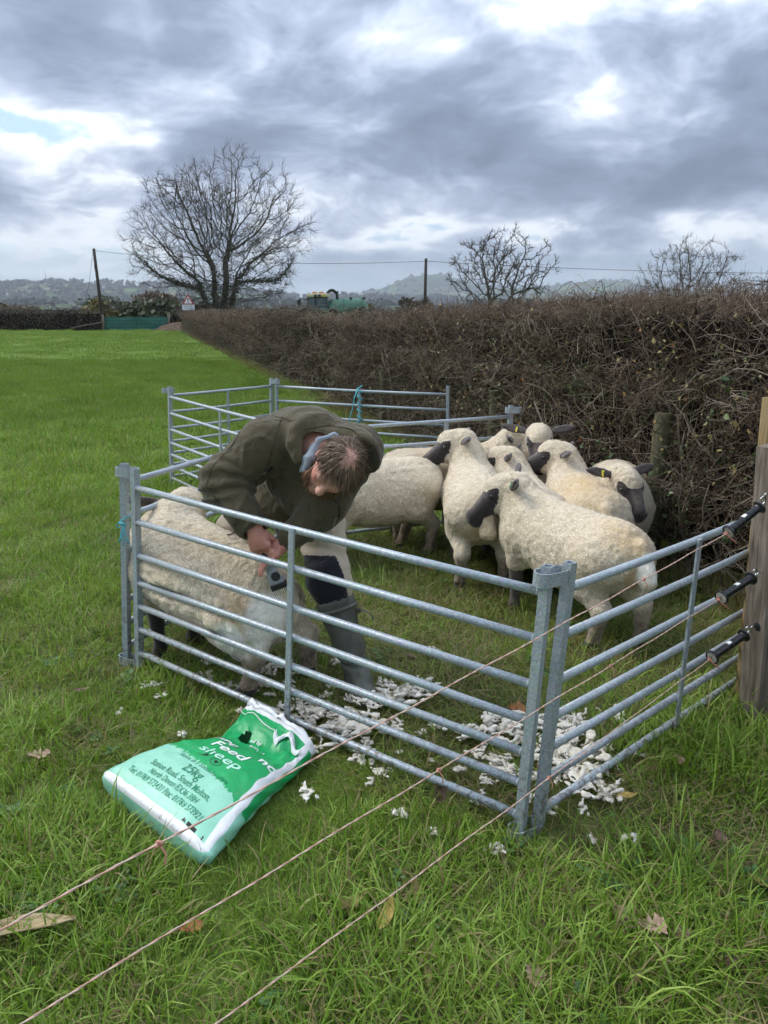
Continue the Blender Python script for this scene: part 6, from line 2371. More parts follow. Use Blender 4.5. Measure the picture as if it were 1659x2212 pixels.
# ------------------------------------------------------------------ shorn wool and fallen leaves
def build_wool():
    rng = np.random.default_rng(14)
    m, t, bs = material('shorn_wool', 0.95, 0.05)
    co = objco(t)
    n = t.noise(co, 40, 4, .6); n2 = t.noise(co, 8, 3, .6)
    c = t.ramp(n, [(.3, (.62, .56, .44)), (.5, (.78, .73, .63)), (.7, (.88, .85, .77))])
    c = t.mix(t.maprange(n2, .5, .7, 0, .35), c, (.55, .45, .29))
    rnd = t.add('ShaderNodeObjectInfo').outputs['Random']
    c = t.mix(t.maprange(rnd, .45, 1.0, 0, .35), c, (.64, .55, .40))
    setcol(t, bs, c)
    bump(t, bs, t.noise(co, 160, 4, .7), .7, .003)

    def clump(nl, spread, rmin, rmax, flat, h):
        """torn fleece: a thin ragged pad of crimped locks with loose wisps"""
        F = Field((-spread * 2.2, -spread * 2.2, -.02), (spread * 2.2, spread * 2.2, spread * 1.2 + .05), h)
        for _ in range(nl):
            p = np.array([rng.normal(0, spread * .62), rng.normal(0, spread * .5), abs(rng.normal(0, spread * flat)) + rmin * .4])
            p[:2] = np.clip(p[:2], -spread * 1.6, spread * 1.6)
            pts, _d = crooked(rng, p, (rng.normal(), rng.normal(), rng.normal(0, .3)), rng.uniform(2.0, 6.0) * rmax, 3, .5)
            pts = [np.array([q[0], q[1], max(q[2], .002)]) for q in pts]
            r = rmin + (rmax - rmin) * rng.uniform() ** 1.6
            F.chain(pts, [r * .5, r, r * .8, r * .25], .004)
        v, f = F.mesh()
        nn = vert_normals(v, f)
        v = v + nn * (.002 * vnoise(v, 90, 1.0) + .0025 * vnoise(v, 200, 4.0))[:, None]
        me = pymesh('wool_clump', v, f)
        me.materials.append(m)
        k = rng.choice(len(v), 20 + nl * 10)
        segs = []
        for i in k:
            d = nn[i] * .7 + rng.normal(0, .8, 3)
            pts, _ = crooked(rng, v[i] - nn[i] * .002, d, rng.uniform(.005, .012), 4, .9)
            segs.append((pts, np.array([.0010, .0010, .0009, .0007, .0003]) * rng.uniform(.7, 1.3), rng.uniform()))
        w = tubes_mesh('wisps', segs); w.materials.append(m)
        return me, w
    small = [clump(8, .015, .0025, .005, .2, .0026) for _ in range(6)]
    mid = [clump(28, .038, .003, .0065, .18, .0034) for _ in range(5)]
    large = [clump(80, .090, .0035, .0125, .18, .0046) for _ in range(5)]

    def place(kind, x, y, s, label, group=None, part=True):
        me, w = kind[rng.integers(len(kind))]
        rt = thing('wool_tuft', label, 'wool', (x, y, float(gz(np.array(x), np.array(y))) + .026), group, rng.uniform(0, 6.28))
        rt.scale = (s * rng.uniform(.9, 1.3), s, s * rng.uniform(.55, .85))
        rt.rotation_euler = (rng.normal(0, .15), rng.normal(0, .15), rng.uniform(0, 6.28))
        for nm, q in (('clump', me), ('wisps', w)):
            o = bpy.data.objects.new(nm, q)
            COL.objects.link(o)
            o.parent = rt
    heaps = [(-.15, 2.62, 1.35, 'largest heap of shorn cream wool just inside the front hurdle brace'),
             (.52, 2.60, 1.1, 'heap of shorn wool just left of the front corner posts'),
             (.61, 2.42, 1.2, 'heap of shorn wool seen between the two front corner posts and the right hurdle'),
             (.66, 2.27, 1.0, 'heap of shorn wool under the bottom rail of the right hurdle'),
             (.09, 2.86, 1.15, 'white heap of shorn wool right of the man\'s boot'),
             (-.26, 2.72, .9, 'heap of shorn wool behind the foot of the hurdle brace'),
             (.43, 2.32, .85, 'heap of shorn wool low behind the front hurdle beside the corner'),
             (.72, 2.62, .8, 'loose heap of shorn wool in the middle of the right hurdle'),
             (-.02, 2.84, .9, 'heap of shorn wool against the toe of the boot'),
             (.30, 2.58, .75, 'thin heap of shorn wool halfway along the front hurdle')]
    for x, y, s, lab in heaps:
        place(large, x, y, s, lab)
    mids = [(.216, 3.292, 'white tuft of wool lying alone in the middle of the pen'), (-.192, 3.195, 'cream tuft of wool beside the boot heel'),
            (.72, 2.17, 'white tuft of wool outside the right hurdle near the corner'), (-.786, 3.059, 'tuft of wool under the sheep at the front hurdle'),
            (-.496, 3.149, 'tuft of wool by the hind foot of the sheared sheep'), (.907, 2.707, 'tuft of wool under the brace of the right hurdle'),
            (-.082, 2.434, 'tuft of wool outside the front hurdle, right of the sack'), (-.66, 2.99, 'white tuft of wool outside the hurdle, left of the sack mouth'),
            (-.99, 3.0, 'small white tuft of wool outside the left corner posts')]
    for x, y, lab in mids:
        place(mid, x, y, rng.uniform(.9, 1.2), lab)
    n = 0
    while n < 80:
        x, y = rng.uniform(-.9, 1.1), rng.uniform(2.05, 3.3)
        ln = 3.19 - (x + 1.08) * .772
        if y < ln - .12 or y > ln + .85: continue
        if rng.uniform() > math.exp(-abs(y - ln - .18) / .30): continue
        if x > .45 and y < 2.06 + (x - .46) * .85 - .1: continue
        n += 1
        big = rng.uniform() < .35
        place(mid if big else small, x, y, rng.uniform(.5, .8) if big else rng.uniform(.7, 1.4), 'small scrap of shorn white wool scattered on the trodden grass', 'scraps of shorn wool in the pen')
    for x, y in ((.33, 1.94), (.62, 1.98), (.15, 2.02), (.74, 1.99), (-.25, 2.2), (-.93, 2.9), (-.45, 2.75), (-1.05, 2.75), (.05, 2.1), (-.05, 2.28), (-.75, 2.55)):
        place(small, x, y, rng.uniform(.8, 1.3), 'small fleck of white wool blown onto the grass outside the pen', 'flecks of wool outside the pen')


build_wool()


def build_leaves():
    rng = np.random.default_rng(9)

    def outline(kind):
        pts = []
        if kind == 'oak':
            prof = [(0, .02), (.08, .05), (.16, .16), (.24, .09), (.34, .26), (.44, .15), (.55, .36), (.66, .20), (.77, .34), (.87, .18), (.95, .14), (1, .01)]
        else:
            prof = [(0, .01), (.12, .08), (.3, .15), (.5, .18), (.7, .14), (.88, .06), (1, .005)]
        return prof

    def leaf(kind, L, curl, seed):
        rg = np.random.default_rng(seed)
        prof = outline(kind)
        V, F = [], []
        cols = (-1, -.5, 0, .5, 1)
        for i, (a, w) in enumerate(prof):
            for c in cols:
                ww = w * (1 + (.25 * rg.uniform(-1, 1) if abs(c) == 1 else 0))
                x = (a - .5) * L; y = c * ww * L
                z = .10 * L * abs(c) * ww * 4 * curl + curl * .35 * L * ((a - .5) ** 2 * 2) + .03 * L * rg.uniform(-1, 1) * abs(c)
                V.append((x, y, z + .012))
        m_ = len(cols)
        for i in range(len(prof) - 1):
            for j in range(m_ - 1):
                F.append((i * m_ + j, i * m_ + j + 1, (i + 1) * m_ + j + 1, (i + 1) * m_ + j))
        mb = MB().add(V, F)
        return mb
    mats = {}
    for nm, a, b in (('brown', (.11, .065, .045), (.24, .155, .11)), ('orange', (.25, .10, .035), (.38, .17, .06)), ('yellow', (.32, .22, .05), (.46, .36, .10)), ('dull yellow', (.20, .16, .05), (.33, .27, .10)), ('pale', (.34, .22, .15), (.45, .32, .23))):
        m, t, bs = material('leaf_' + nm.replace(' ', '_'), .6, .25)
        co = objco(t)
        setcol(t, bs, t.mix(t.maprange(t.noise(co, 45, 4, .65), .35, .65), a, b))
        bump(t, bs, t.noise(co, 90, 3, .6), .4, .002)
        mats[nm] = m
    M_RIB = simple_mat('leaf_rib', (.20, .13, .08), .2, 40, .7, .2)
    L = [(.167, 2.193, 'oak', .13, 'brown', 'big brown oak leaf upright in the grass before the front hurdle', (.9, .1, 1.2)),
         (-1.218, 2.405, 'oak', .10, 'pale', 'pale brown oak leaf on the grass at far left', (.1, .1, .3)),
         (-.494, 1.62, 'oak', .08, 'orange', 'orange brown leaf lying between the top and middle wires, bottom left', (.2, .2, .5)),
         (.511, 2.725, 'oak', .11, 'orange', 'orange oak leaf among the wool left of the front corner', (.3, .2, .4)),
         (.127, 3.195, 'oak', .09, 'brown', 'brown leaf on the trodden grass right of the boot', (.2, .1, 2.0)),
         (.283, 4.429, 'oak', .12, 'orange', 'russet leaf on the grass between the sheep legs', (.1, .1, .2)),
         (1.016, 2.363, 'oak', .08, 'pale', 'pale leaf in the grass outside the right hurdle', (.2, .1, 1.0)),
         (.672, 1.62, 'oak', .11, 'pale', 'pale brown leaf at lower right, middle of a loose trio', (.1, .2, .2)),
         (.608, 1.655, 'oak', .10, 'brown', 'brown leaf at lower right, left end of a loose trio', (.2, .1, 1.4)),
         (.735, 1.60, 'oak', .08, 'brown', 'brown leaf at lower right, right end of a loose trio', (.2, .1, .4)),
         (.352, 1.482, 'oak', .10, 'pale', 'pale pointed oak leaf near the bottom edge, right of centre', (.3, .2, 1.3)),
         (.993, 1.979, 'oak', .08, 'brown', 'brown curled leaf below the right hurdle near the right edge', (.5, .2, .8)),
         (1.034, 1.781, 'oak', .12, 'dull yellow', 'yellow and brown leaf in the grass at the right edge', (.5, .2, 1.8)),
         (.007, 1.689, 'long', .12, 'yellow', 'yellow narrow leaf standing at bottom centre, biggest of three', (.2, -.6, 1.0)),
         (.081, 1.781, 'long', .10, 'dull yellow', 'yellow narrow leaf at bottom centre, rightmost of three', (.2, -.9, 1.9)),
         (-.08, 1.73, 'long', .11, 'dull yellow', 'dull yellow narrow leaf by the lowest wire, leftmost of three', (.3, -.3, .4)),
         (.776, 2.157, 'long', .10, 'yellow', 'yellow leaf beside the wool outside the right hurdle', (.1, .1, .3)),
         (-1.265, 2.913, 'long', .09, 'brown', 'dark brown leaf on the turf left of the corner posts', (.1, .1, .3)),
         (.839, 1.528, 'oak', .08, 'brown', 'dark brown leaf at the bottom right corner', (.2, .1, .8)),
         (.101, 1.514, 'long', .08, 'dull yellow', 'dry yellowish leaf near the bottom edge at centre', (.3, -.7, 1.5))]
    for i, (x, y, kind, ln, colr, lab, rot) in enumerate(L):
        rt = thing('fallen_leaf', lab, 'leaf', (x, y, float(gz(np.array(x), np.array(y))) + .026), 'fallen leaves in the grass')
        rt.rotation_euler = rot
        leaf(kind, ln * .8, rng.uniform(.4, 1.0), i).build('blade', mats[colr], rt, smooth=True)
        MB().tube([(-ln * .66, 0, .014), (-ln * .5, 0, .012), (0, 0, .012), (ln * .45, 0, .014)], [.0012, .0014, .0011, .0005], 5).build('midrib', M_RIB, rt)
    # split husk of bark at the left edge
    rt = thing('bark_strip', 'long dry strip of bark lying at the bottom left edge', 'bark', (-.905, 1.60, .03))
    V, F = [], []
    for i in range(15):
        u = i / 14
        w = .028 * math.sin(math.pi * min(.98, u + .06)) ** .6 + .003
        for j in range(6):
            a = R(-75 + 150 * j / 5)
            V.append((-.13 + .26 * u, w * math.sin(a) + .02 * math.sin(u * 4), .028 - w * .7 * math.cos(a) + .02 * u))
    for i in range(14):
        for j in range(5):
            F.append((i * 6 + j, i * 6 + j + 1, (i + 1) * 6 + j + 1, (i + 1) * 6 + j))
    o = MB().add(V, F).build('strip', wood_mat('dry_bark', (.16, .11, .05), (.34, .26, .14), (.48, .40, .24), (12, 120, 60), .1), rt, smooth=True)
    o.modifiers.new('thick', 'SOLIDIFY').thickness = .004
    rt.rotation_euler = (0, 0, .25)


build_leaves()
# ------------------------------------------------------------------ beyond the field
def bark_mat(name, a, b, c):
    m, t, bs = material(name, 0.9, 0.15)
    co = objco(t)
    n = t.noise(co, 3.0, 5, 0.65)
    setcol(t, bs, t.ramp(n, [(0.3, a), (0.5, b), (0.7, c)]))
    return m


def colony_tree(rng, stems, cen, rad, natt, step, rtip, jit=.12, up=.06, twigs=2, tl=3.0, kill=1.6, maxit=120, pw=2.35):
    """a bare tree whose limbs divide until they fill the crown; returns thick limbs and fine twigs as tubes"""
    cen = np.array(cen, float); rad = np.array(rad, float)
    a = rng.normal(0, 1, (natt * 2, 3)); a /= np.linalg.norm(a, axis=1)[:, None]
    a *= (rng.uniform(0, 1, natt * 2) ** .42)[:, None]
    a = a * rad * (1 + .22 * vnoise(a * 2.2, 1.0, 5.0))[:, None] + cen
    a = a[vnoise((a - cen) / rad * 3.2, 1.0, 9.0) > -.28]
    a = a[a[:, 2] > cen[2] - rad[2] * .92][:natt]
    pos, par = [], []
    for st in stems:
        pr = -1
        for p in st:
            pos.append(np.array(p, float)); par.append(pr); pr = len(pos) - 1
    P = np.array(pos)
    d = np.linalg.norm(a[:, None, :] - P[None], axis=2)
    near = d.argmin(1); dist = d.min(1)
    for _ in range(maxit):
        if len(a) == 0: break
        acc = {}
        v = a - np.array(pos)[near]
        v /= np.maximum(np.linalg.norm(v, axis=1), 1e-6)[:, None]
        vs_ = np.zeros((len(pos), 3)); np.add.at(vs_, near, v)
        ids = np.unique(near)
        new = []
        for i in ids:
            q = vs_[i] / max(np.linalg.norm(vs_[i]), 1e-6)
            if par[i] >= 0:
                pd = pos[i] - pos[par[i]]; q = q + .45 * pd / max(np.linalg.norm(pd), 1e-6)
            q = q + rng.normal(0, jit, 3) + np.array([0, 0, up])
            q /= np.linalg.norm(q)
            new.append(pos[i] + q * step); pos.append(new[-1]); par.append(int(i))
        new = np.array(new)
        dn = np.linalg.norm(a[:, None, :] - new[None], axis=2)
        k = dn.argmin(1); dm = dn.min(1)
        better = dm < dist
        near = np.where(better, k + len(pos) - len(new), near); dist = np.minimum(dm, dist)
        keep = dist > kill * step
        a, near, dist = a[keep], near[keep], dist[keep]
    n = len(pos); P = np.array(pos)
    kids = [[] for _ in range(n)]
    for i, p in enumerate(par):
        if p >= 0: kids[p].append(i)
    w = np.zeros(n)
    for i in range(n - 1, -1, -1):
        w[i] = sum(w[j] for j in kids[i]) if kids[i] else rtip ** pw
    R_ = w ** (1 / pw)
    wood, fine = [], []
    roots = [i for i, p in enumerate(par) if p < 0]
    stack = [(r, -1) for r in roots]
    while stack:
        i, p = stack.pop()
        ch = [p, i] if p >= 0 else [i]
        while kids[ch[-1]]:
            ks = sorted(kids[ch[-1]], key=lambda j: -w[j])
            for j in ks[1:]:
                stack.append((j, ch[-1]))
            ch.append(ks[0])
        if len(ch) < 2: continue
        rr = R_[ch].copy()
        if p >= 0: rr[0] = min(rr[0], rr[1] * 1.15)
        (wood if rr.max() > rtip * 3.2 else fine).append((P[ch], rr, rng.uniform()))
    for i in range(n):
        if R_[i] < rtip * 2.6 and par[i] >= 0:
            d0 = P[i] - P[par[i]]; d0 /= np.linalg.norm(d0)
            for _ in range(twigs if kids[i] else twigs + 2):
                dd = d0 * .7 + rng.normal(0, .55, 3) + (P[i] - cen) / rad * .35 + np.array([0, 0, .12])
                pts, _d = crooked(rng, P[i], dd, step * tl * rng.uniform(.35, 1.0), 3, .22, .08)
                fine.append((np.array(pts), np.array([.85, .7, .55, .35]) * rtip, rng.uniform()))
    return wood, fine


def bare_tree(name, label, loc, wood, twigs, mat, mat2, scale=1.0, group='bare trees beyond the hedge'):
    root = thing(name, label, 'tree', loc, group)
    sc_ = lambda L: [(p * scale, r * scale, q) for p, r, q in L]
    link('trunk', tubes_mesh('trunk', sc_(wood), 7), mat, root)
    link('crown', tubes_mesh('crown', sc_(twigs), 3), mat2, root)
    return root


M_BARK = bark_mat('ash_bark', (0.045, 0.042, 0.032), (0.075, 0.070, 0.052), (0.12, 0.115, 0.085))
M_TWIGS = twig_mat('ash_twig', (0.04, 0.034, 0.028), (0.07, 0.058, 0.046), (0.11, 0.095, 0.075))


def leaf_crown(rng, n, rad, size, flat=1.0, hole=0.25):
    """foliage as many small faces gathered in clumps through the crown's volume"""
    nc = max(10, n // 45)
    cl = rng.normal(0, 1, (nc, 3)); cl /= np.linalg.norm(cl, axis=1)[:, None]
    cl *= (rng.uniform(.25, 1, nc) ** .5)[:, None] * np.array(rad)
    cl[:, 2] *= flat
    i = rng.integers(0, nc, n)
    p = cl[i] + rng.normal(0, 1, (n, 3)) * np.array(rad) * .16
    d = rng.normal(0, 1, (n, 3)); d /= np.linalg.norm(d, axis=1)[:, None]
    e = np.cross(d, rng.normal(0, 1, (n, 3))); e /= np.linalg.norm(e, axis=1)[:, None]
    s = size * rng.uniform(.5, 1.3, n)[:, None]
    v = np.stack([p - d * s, p + e * s * .6, p + d * s, p - e * s * .6], 1).reshape(-1, 3)
    f = np.arange(n * 4).reshape(-1, 4)
    me = pymesh('crown', v, f, False)
    setattr_f(me, 'rnd', np.repeat(np.clip(rng.uniform(size=nc)[i] * .7 + rng.uniform(0, .3, n), 0, 1), 4))
    return me


def build_background():
    rng = np.random.default_rng(31)
    # ---- the great ash with ivied stems
    SA = 0.89
    st = []
    for dx, dy, lean, hh in ((-.75, .2, -.26, 5.5), (-.1, -.2, -.05, 7.5), (.55, .1, .08, 8.0), (1.15, .0, .20, 6.0)):
        st.append([(dx + lean * z + .12 * math.sin(z * 1.3 + dx), dy + .1 * math.sin(z), z) for z in np.arange(-.3, hh, .55)])
    wood, tw = colony_tree(rng, st, (.3, 0, 10.6), (10.8, 8.5, 9.8), 3600, .42, .020, jit=.20, up=.05, twigs=3, tl=3.2, kill=1.5, pw=2.05)
    T = bare_tree('ash_tree', 'great bare ash tree with ivied stems, left of the photo centre', (-18.3, 88.0, 0), wood, tw, M_BARK, M_TWIGS, SA)
    # ivy: leaves wrapped round the lower stems
    M_IVY = leaf_mat('ivy_leaf', [(0.0, (.018, .030, .010)), (.5, (.038, .058, .018)), (1.0, (.085, .10, .035))])
    V, Q = [], []
    for p, r, q in wood[:]:
        if p[0][2] < 5.5 and r.max() > .10:
            for a, b, ra in zip(p[:-1], p[1:], r[:-1]):
                if a[2] > 8.5: continue
                n = int(170 * (1 - a[2] / 9.5))
                u = rng.uniform(size=(n, 1))
                c = a + (b - a) * u
                off = rng.normal(0, 1, (n, 3)); off /= np.linalg.norm(off, axis=1)[:, None]
                V.append((c + off * (ra * rng.uniform(.8, 1.35, (n, 1)) + np.abs(rng.normal(0, .26, (n, 1))))) * SA)
    P = np.concatenate(V); n = len(P)
    d = rng.normal(0, 1, (n, 3)); d /= np.linalg.norm(d, axis=1)[:, None]
    e = np.cross(d, rng.normal(0, 1, (n, 3))); e /= np.linalg.norm(e, axis=1)[:, None]
    s = rng.uniform(.05, .12, (n, 1))
    me = pymesh('ivy', np.stack([P - d * s, P + e * s * .7, P + d * s, P - e * s * .7], 1).reshape(-1, 3), np.arange(n * 4).reshape(-1, 4), False)
    setattr_f(me, 'rnd', np.repeat(rng.uniform(size=n), 4))
    link('ivy', me, M_IVY, T)
    # ---- two smaller bare trees over the hedge
    wood, tw = colony_tree(rng, [[(-.2 - .12 * z, .02 * z, z) for z in np.arange(-.2, 2.2, .3)], [(.35 + .16 * z, .1, z) for z in np.arange(-.2, 2.0, .3)]],
                           (.2, 0, 5.0), (4.3, 3.4, 3.5), 760, .26, .022, jit=.30, up=.02, twigs=3, tl=2.2, kill=1.7)
    bare_tree('oak_tree', 'gnarled bare oak standing behind the hedge near the second pole', (7.85, 55.5, 0), wood, tw, M_BARK, M_TWIGS, 0.86)
    wood, tw = colony_tree(rng, [[(-.1 - .3 * z, .0, z) for z in np.arange(-.2, 1.6, .3)], [(.2 + .04 * z, .1, z) for z in np.arange(-.2, 1.8, .3)], [(.5 + .35 * z, 0, z) for z in np.arange(-.2, 1.5, .3)]],
                           (.25, 0, 3.1), (2.9, 2.4, 2.4), 900, .20, .010, jit=.14, up=.10, twigs=3, tl=2.4, kill=1.5)
    bare_tree('small_tree', 'small rounded bare tree behind the hedge at far right', (17.7, 47.0, 0), wood, tw, M_BARK, M_TWIGS, 1.08)
    wood, tw = colony_tree(rng, [[(.1 * z, 0, z) for z in np.arange(-.1, .9, .25)], [(.3 - .2 * z, .1, z) for z in np.arange(-.1, .8, .25)]], (.2, 0, 1.9), (1.7, 1.3, 1.3), 170, .22, .010, jit=.2, twigs=1)
    bare_tree('thorn_bush', 'low bare thorn bush at the foot of the gnarled oak', (10.0, 54.0, 0), wood, tw, M_BARK, M_TWIGS, .82)

    # ---- poles and the overhead wire
    M_POLE = wood_mat('tarred_pole', (.03, .022, .017), (.055, .042, .033), (.09, .07, .055), green=.1)
    p1 = thing('utility_pole', 'leaning dark utility pole at left beside the green gate', 'pole', (-25.8, 72.5, 0), 'utility poles')
    MB().tube([(0.06, 0, -.2), (-.05, 0, 3.5), (-.18, 0, 7.15)], [.16, .145, .12], 10).build('shaft', M_POLE, p1, smooth=True)
    MB().box((-.14, -.13, 5.6), (.16, .10, .45)).box((-.22, -.12, 6.2), (.08, .08, .12)).build('junction_box', M_POLE, p1)
    MB().tube([(-.28, 0, 6.9), (-1.0, .2, 4.0), (-2.4, .3, .1)], .014, 5).build('stay_wire', M_POLE, p1)
    p2 = thing('utility_pole', 'straight utility pole behind the hedge at the photo centre', 'pole', (3.3, 64.0, 0), 'utility poles')
    MB().tube([(0, 0, -.2), (0, 0, 3), (0.03, 0, 5.75)], [.135, .125, .105], 10).build('shaft', M_POLE, p2, smooth=True)
    mb = MB()
    for k in range(5):
        mb.tube([(-.18, -.02, 3.2 + .45 * k), (.18, -.02, 3.2 + .45 * k)], .014, 5)
    mb.build('climbing_step', M_POLE, p2)
    MB().tube([(-.14, 0, 5.55), (.14, 0, 5.55)], .03, 6).build('cross_piece', M_POLE, p2)
    pa, pb, pc_ = Vector((-26.1, 72.5, 7.0)), Vector((3.33, 64.0, 5.55)), Vector((60, 58, 4.9))
    for lab, a, b, sag in (('thin overhead wire slung between the two utility poles', pa, pb, .55), ('thin overhead wire running right from the centre pole', pb, pc_, .75)):
        pts = [(a.lerp(b, k / 24) - Vector((0, 0, sag * 4 * (k / 24) * (1 - k / 24)))) - a for k in range(25)]
        mb = MB().tube(pts, .016, 5)
        o = mb.build('overhead_wire', M_POLE, None, smooth=True)
        o.location = a
        tag(o, lab, 'wire', 'overhead wires')

    # ---- far hedge along the end of the field
    M_FH = leaf_mat('far_hedge_leaf', [(0.0, (.035, .028, .018)), (.4, (.075, .058, .036)), (.75, (.105, .088, .045)), (1.0, (.17, .15, .065))])

    def hedge_run(label, x0, y0, x1, y1, h, dep, seed, nl=None):
        rg = np.random.default_rng(seed)
        root = thing('boundary_hedge', label, 'hedge', ((x0 + x1) / 2, (y0 + y1) / 2, 0))
        c = np.array([(x0 + x1) / 2, (y0 + y1) / 2, 0])
        L = math.hypot(x1 - x0, y1 - y0)
        d = np.array([x1 - x0, y1 - y0, 0]) / L; s = np.array([-d[1], d[0], 0])
        n = nl or int(L * 900)
        a = rg.uniform(-.5, .5, n) * L
        b = rg.uniform(-.5, .5, n) * dep; z = rg.uniform(0, 1, n)
        hh = h * (1 + .10 * vnoise(np.stack([a, a * 0, a * 0], -1), .7, seed))
        k = np.abs(b) / (dep / 2) > .45
        keep = k | (z > .7)
        a, b, z, hh = a[keep], b[keep], z[keep], hh[keep]
        p = d * a[:, None] + s * b[:, None]; p[:, 2] = z * hh
        n = len(p)
        dd = rg.normal(0, 1, (n, 3)); dd /= np.linalg.norm(dd, axis=1)[:, None]
        ee = np.cross(dd, rg.normal(0, 1, (n, 3))); ee /= np.linalg.norm(ee, axis=1)[:, None]
        q = rg.uniform(.03, .085, (n, 1))
        me = pymesh('foliage', np.stack([p - dd * q, p + ee * q * .5, p + dd * q, p - ee * q * .5], 1).reshape(-1, 3), np.arange(n * 4).reshape(-1, 4), False)
        setattr_f(me, 'rnd', np.repeat(np.clip(.5 * vnoise(p, .9, seed) + .5 + rg.uniform(-.25, .25, n), 0, 1), 4))
        link('foliage', me, M_FH, root)
        mb = MB()
        m3 = Matrix.Rotation(math.atan2(d[1], d[0]), 3, 'Z')
        mb.box((0, 0, h * .40), (L, dep * .30, h * .80), m3)  # solid core added for opacity, inner shade carried by its near-black colour
        link('heart', pymesh('heart', mb.v, mb.f, False), bpy.data.materials['hedge_heart'], root)
    hedge_run('dark boundary hedge at far left, ending by the green gate', -70, 74, -25.6, 72.6, 1.9, 1.4, 3)
    hedge_run('short boundary hedge between the green gate and the long hedge', -19.6, 73.4, -15.6, 73.6, 1.8, 1.4, 4)
    hedge_run('brown roadside hedge behind the boundary hedge', -75, 95, -30, 92, 2.4, 1.6, 6, 24000)

    # ---- green field gate
    M_GATE = simple_mat('green_gate_sheet', (.030, .145, .115), .2, 3, .5, .4)
    M_GATED = simple_mat('green_gate_bar', (.018, .095, .075), .2, 3, .5, .4)
    gt = thing('field_gate', 'green sheeted metal field gate in the far hedge', 'gate', (-22.6, 72.2, 0))
    for k in range(4):
        MB().box((0, .03, .22 + .28 * k), (5.6, .02, .262)).build('panel', M_GATE, gt)
    for z in (.06, .34, .62, .90, 1.20):
        MB().tube([(-2.85, 0, z), (2.85, 0, z)], .03, 6).build('rail', M_GATED, gt)
    for x in (-2.85, 0, 2.85):
        MB().box((x, -.03, .62), (.07, .05, 1.22)).build('upright', M_GATED, gt)
    for s in (-1, 1):
        MB().tube([(s * 2.8, -.06, .10), (0, -.06, 1.18)], .028, 5).build('brace', M_GATED, gt)
    for lab, x, y in (('pale timber post left of the green gate', -25.55, 72.0), ('timber post right of the green gate', -19.65, 72.3)):
        r_ = thing('gate_post', lab, 'post', (x, y, 0), 'posts of the green gate')
        MB().tube([(0, 0, -.1), (.02, 0, 1.45)], [.10, .095], 9).build('stake', M_WOOD, r_, smooth=True)
    rl = thing('fence_rail', 'slanting timber rail propped left of the green gate', 'rail', (-27.2, 71.9, 0))
    MB().tube([(-1.3, 0, .25), (1.5, 0, .75)], [.055, .05], 7).build('pole', M_WOOD, rl, smooth=True)

    # ---- warning sign
    M_RED = simple_mat('sign_red', (.45, .02, .02), .1, 5, .4, .4)
    M_WHT = simple_mat('sign_white', (.72, .73, .74), .05, 5, .4, .4)
    M_BLK = simple_mat('sign_black', (.01, .01, .01), .1, 5, .4, .4)
    sg = thing('warning_sign', 'red triangular warning sign with white plate above the hedge', 'sign', (-18.35, 74.6, 0))
    MB().tube([(0, .06, 0), (0, .06, 2.9)], .04, 8).build('post', M_GALV, sg)
    for nm, s_, y, mt in (('border', .62, .012, M_RED), ('face', .43, -.008, M_WHT)):
        zc_ = 2.68 if nm == 'border' else 2.655
        v_ = [(-s_ * .87, y, zc_ - s_ * .5), (s_ * .87, y, zc_ - s_ * .5), (0, y, zc_ + s_)]
        v_ += [(a, b + .015, c) for a, b, c in v_]
        MB().add(v_, [(0, 1, 2), (5, 4, 3), (0, 3, 4, 1), (1, 4, 5, 2), (2, 5, 3, 0)]).build(nm, mt, sg)
    MB().add([(-.06, -.012, 2.92), (.06, -.012, 2.92), (.035, -.012, 2.60), (-.035, -.012, 2.60)], [(0, 3, 2, 1)]).box((0, -.012, 2.53), (.09, .004, .08)).build('exclamation_mark', M_BLK, sg)
    MB().box((0, 0, 2.08), (1.15, .02, .50)).build('plate', M_WHT, sg)
    for z, txt in ((2.14, 'Road liable'), (1.95, 'to flooding')):
        cu = bpy.data.curves.new('t', 'FONT'); cu.body = txt; cu.align_x = 'CENTER'; cu.size = .20
        ob = bpy.data.objects.new('t', cu); COL.objects.link(ob)
        dg = bpy.context.evaluated_depsgraph_get()
        m0 = bpy.data.meshes.new_from_object(ob.evaluated_get(dg))
        COL.objects.unlink(ob); bpy.data.objects.remove(ob)
        m0.materials.clear()
        o = link('lettering', m0, M_BLK, sg, (0, -.014, z)); o.rotation_euler = (R(90), 0, 0)

    # ---- muck heap by the gate
    M_HEAP = simple_mat('muck_heap', (.115, .082, .058), .5, 6, .95, .1, bmp=1.0, bscale=9, bdist=.1)
    n = 44
    gx, gy = np.meshgrid(np.linspace(-3.2, 3.2, n), np.linspace(-1.5, 1.5, 22), indexing='ij')
    p = np.stack([gx, gy, gx * 0], -1).reshape(-1, 3)
    z = .66 * np.clip(1 - (p[:, 0] / 3.1) ** 2 - (p[:, 1] / 1.45) ** 2, -.06, 1) ** 1 * (1 + .5 * fbm(p, 1.4, 3, 2.0)) + .10 * vnoise(p, 5, 1.0)
    p[:, 2] = np.where(z > 0, z, -.05)
    i = np.arange(n * 22).reshape(n, 22)
    o = link('muck_heap', pymesh('muck_heap', p, np.stack([i[:-1, :-1], i[1:, :-1], i[1:, 1:], i[:-1, 1:]], -1).reshape(-1, 4), False), M_HEAP)
    o.location = (-17.9, 71.6, 0)
    tag(o, 'heap of brown farmyard manure right of the green gate', 'heap')

    # ---- tractor and slurry tanker showing over the hedge
    M_TG = simple_mat('tanker_green', (.035, .12, .070), .2, 2, .4, .4)
    M_YC = simple_mat('cab_cream', (.55, .50, .33), .1, 4, .45, .4)
    M_OR = simple_mat('beacon_amber', (.55, .20, .04), .1, 8, .3, .5)
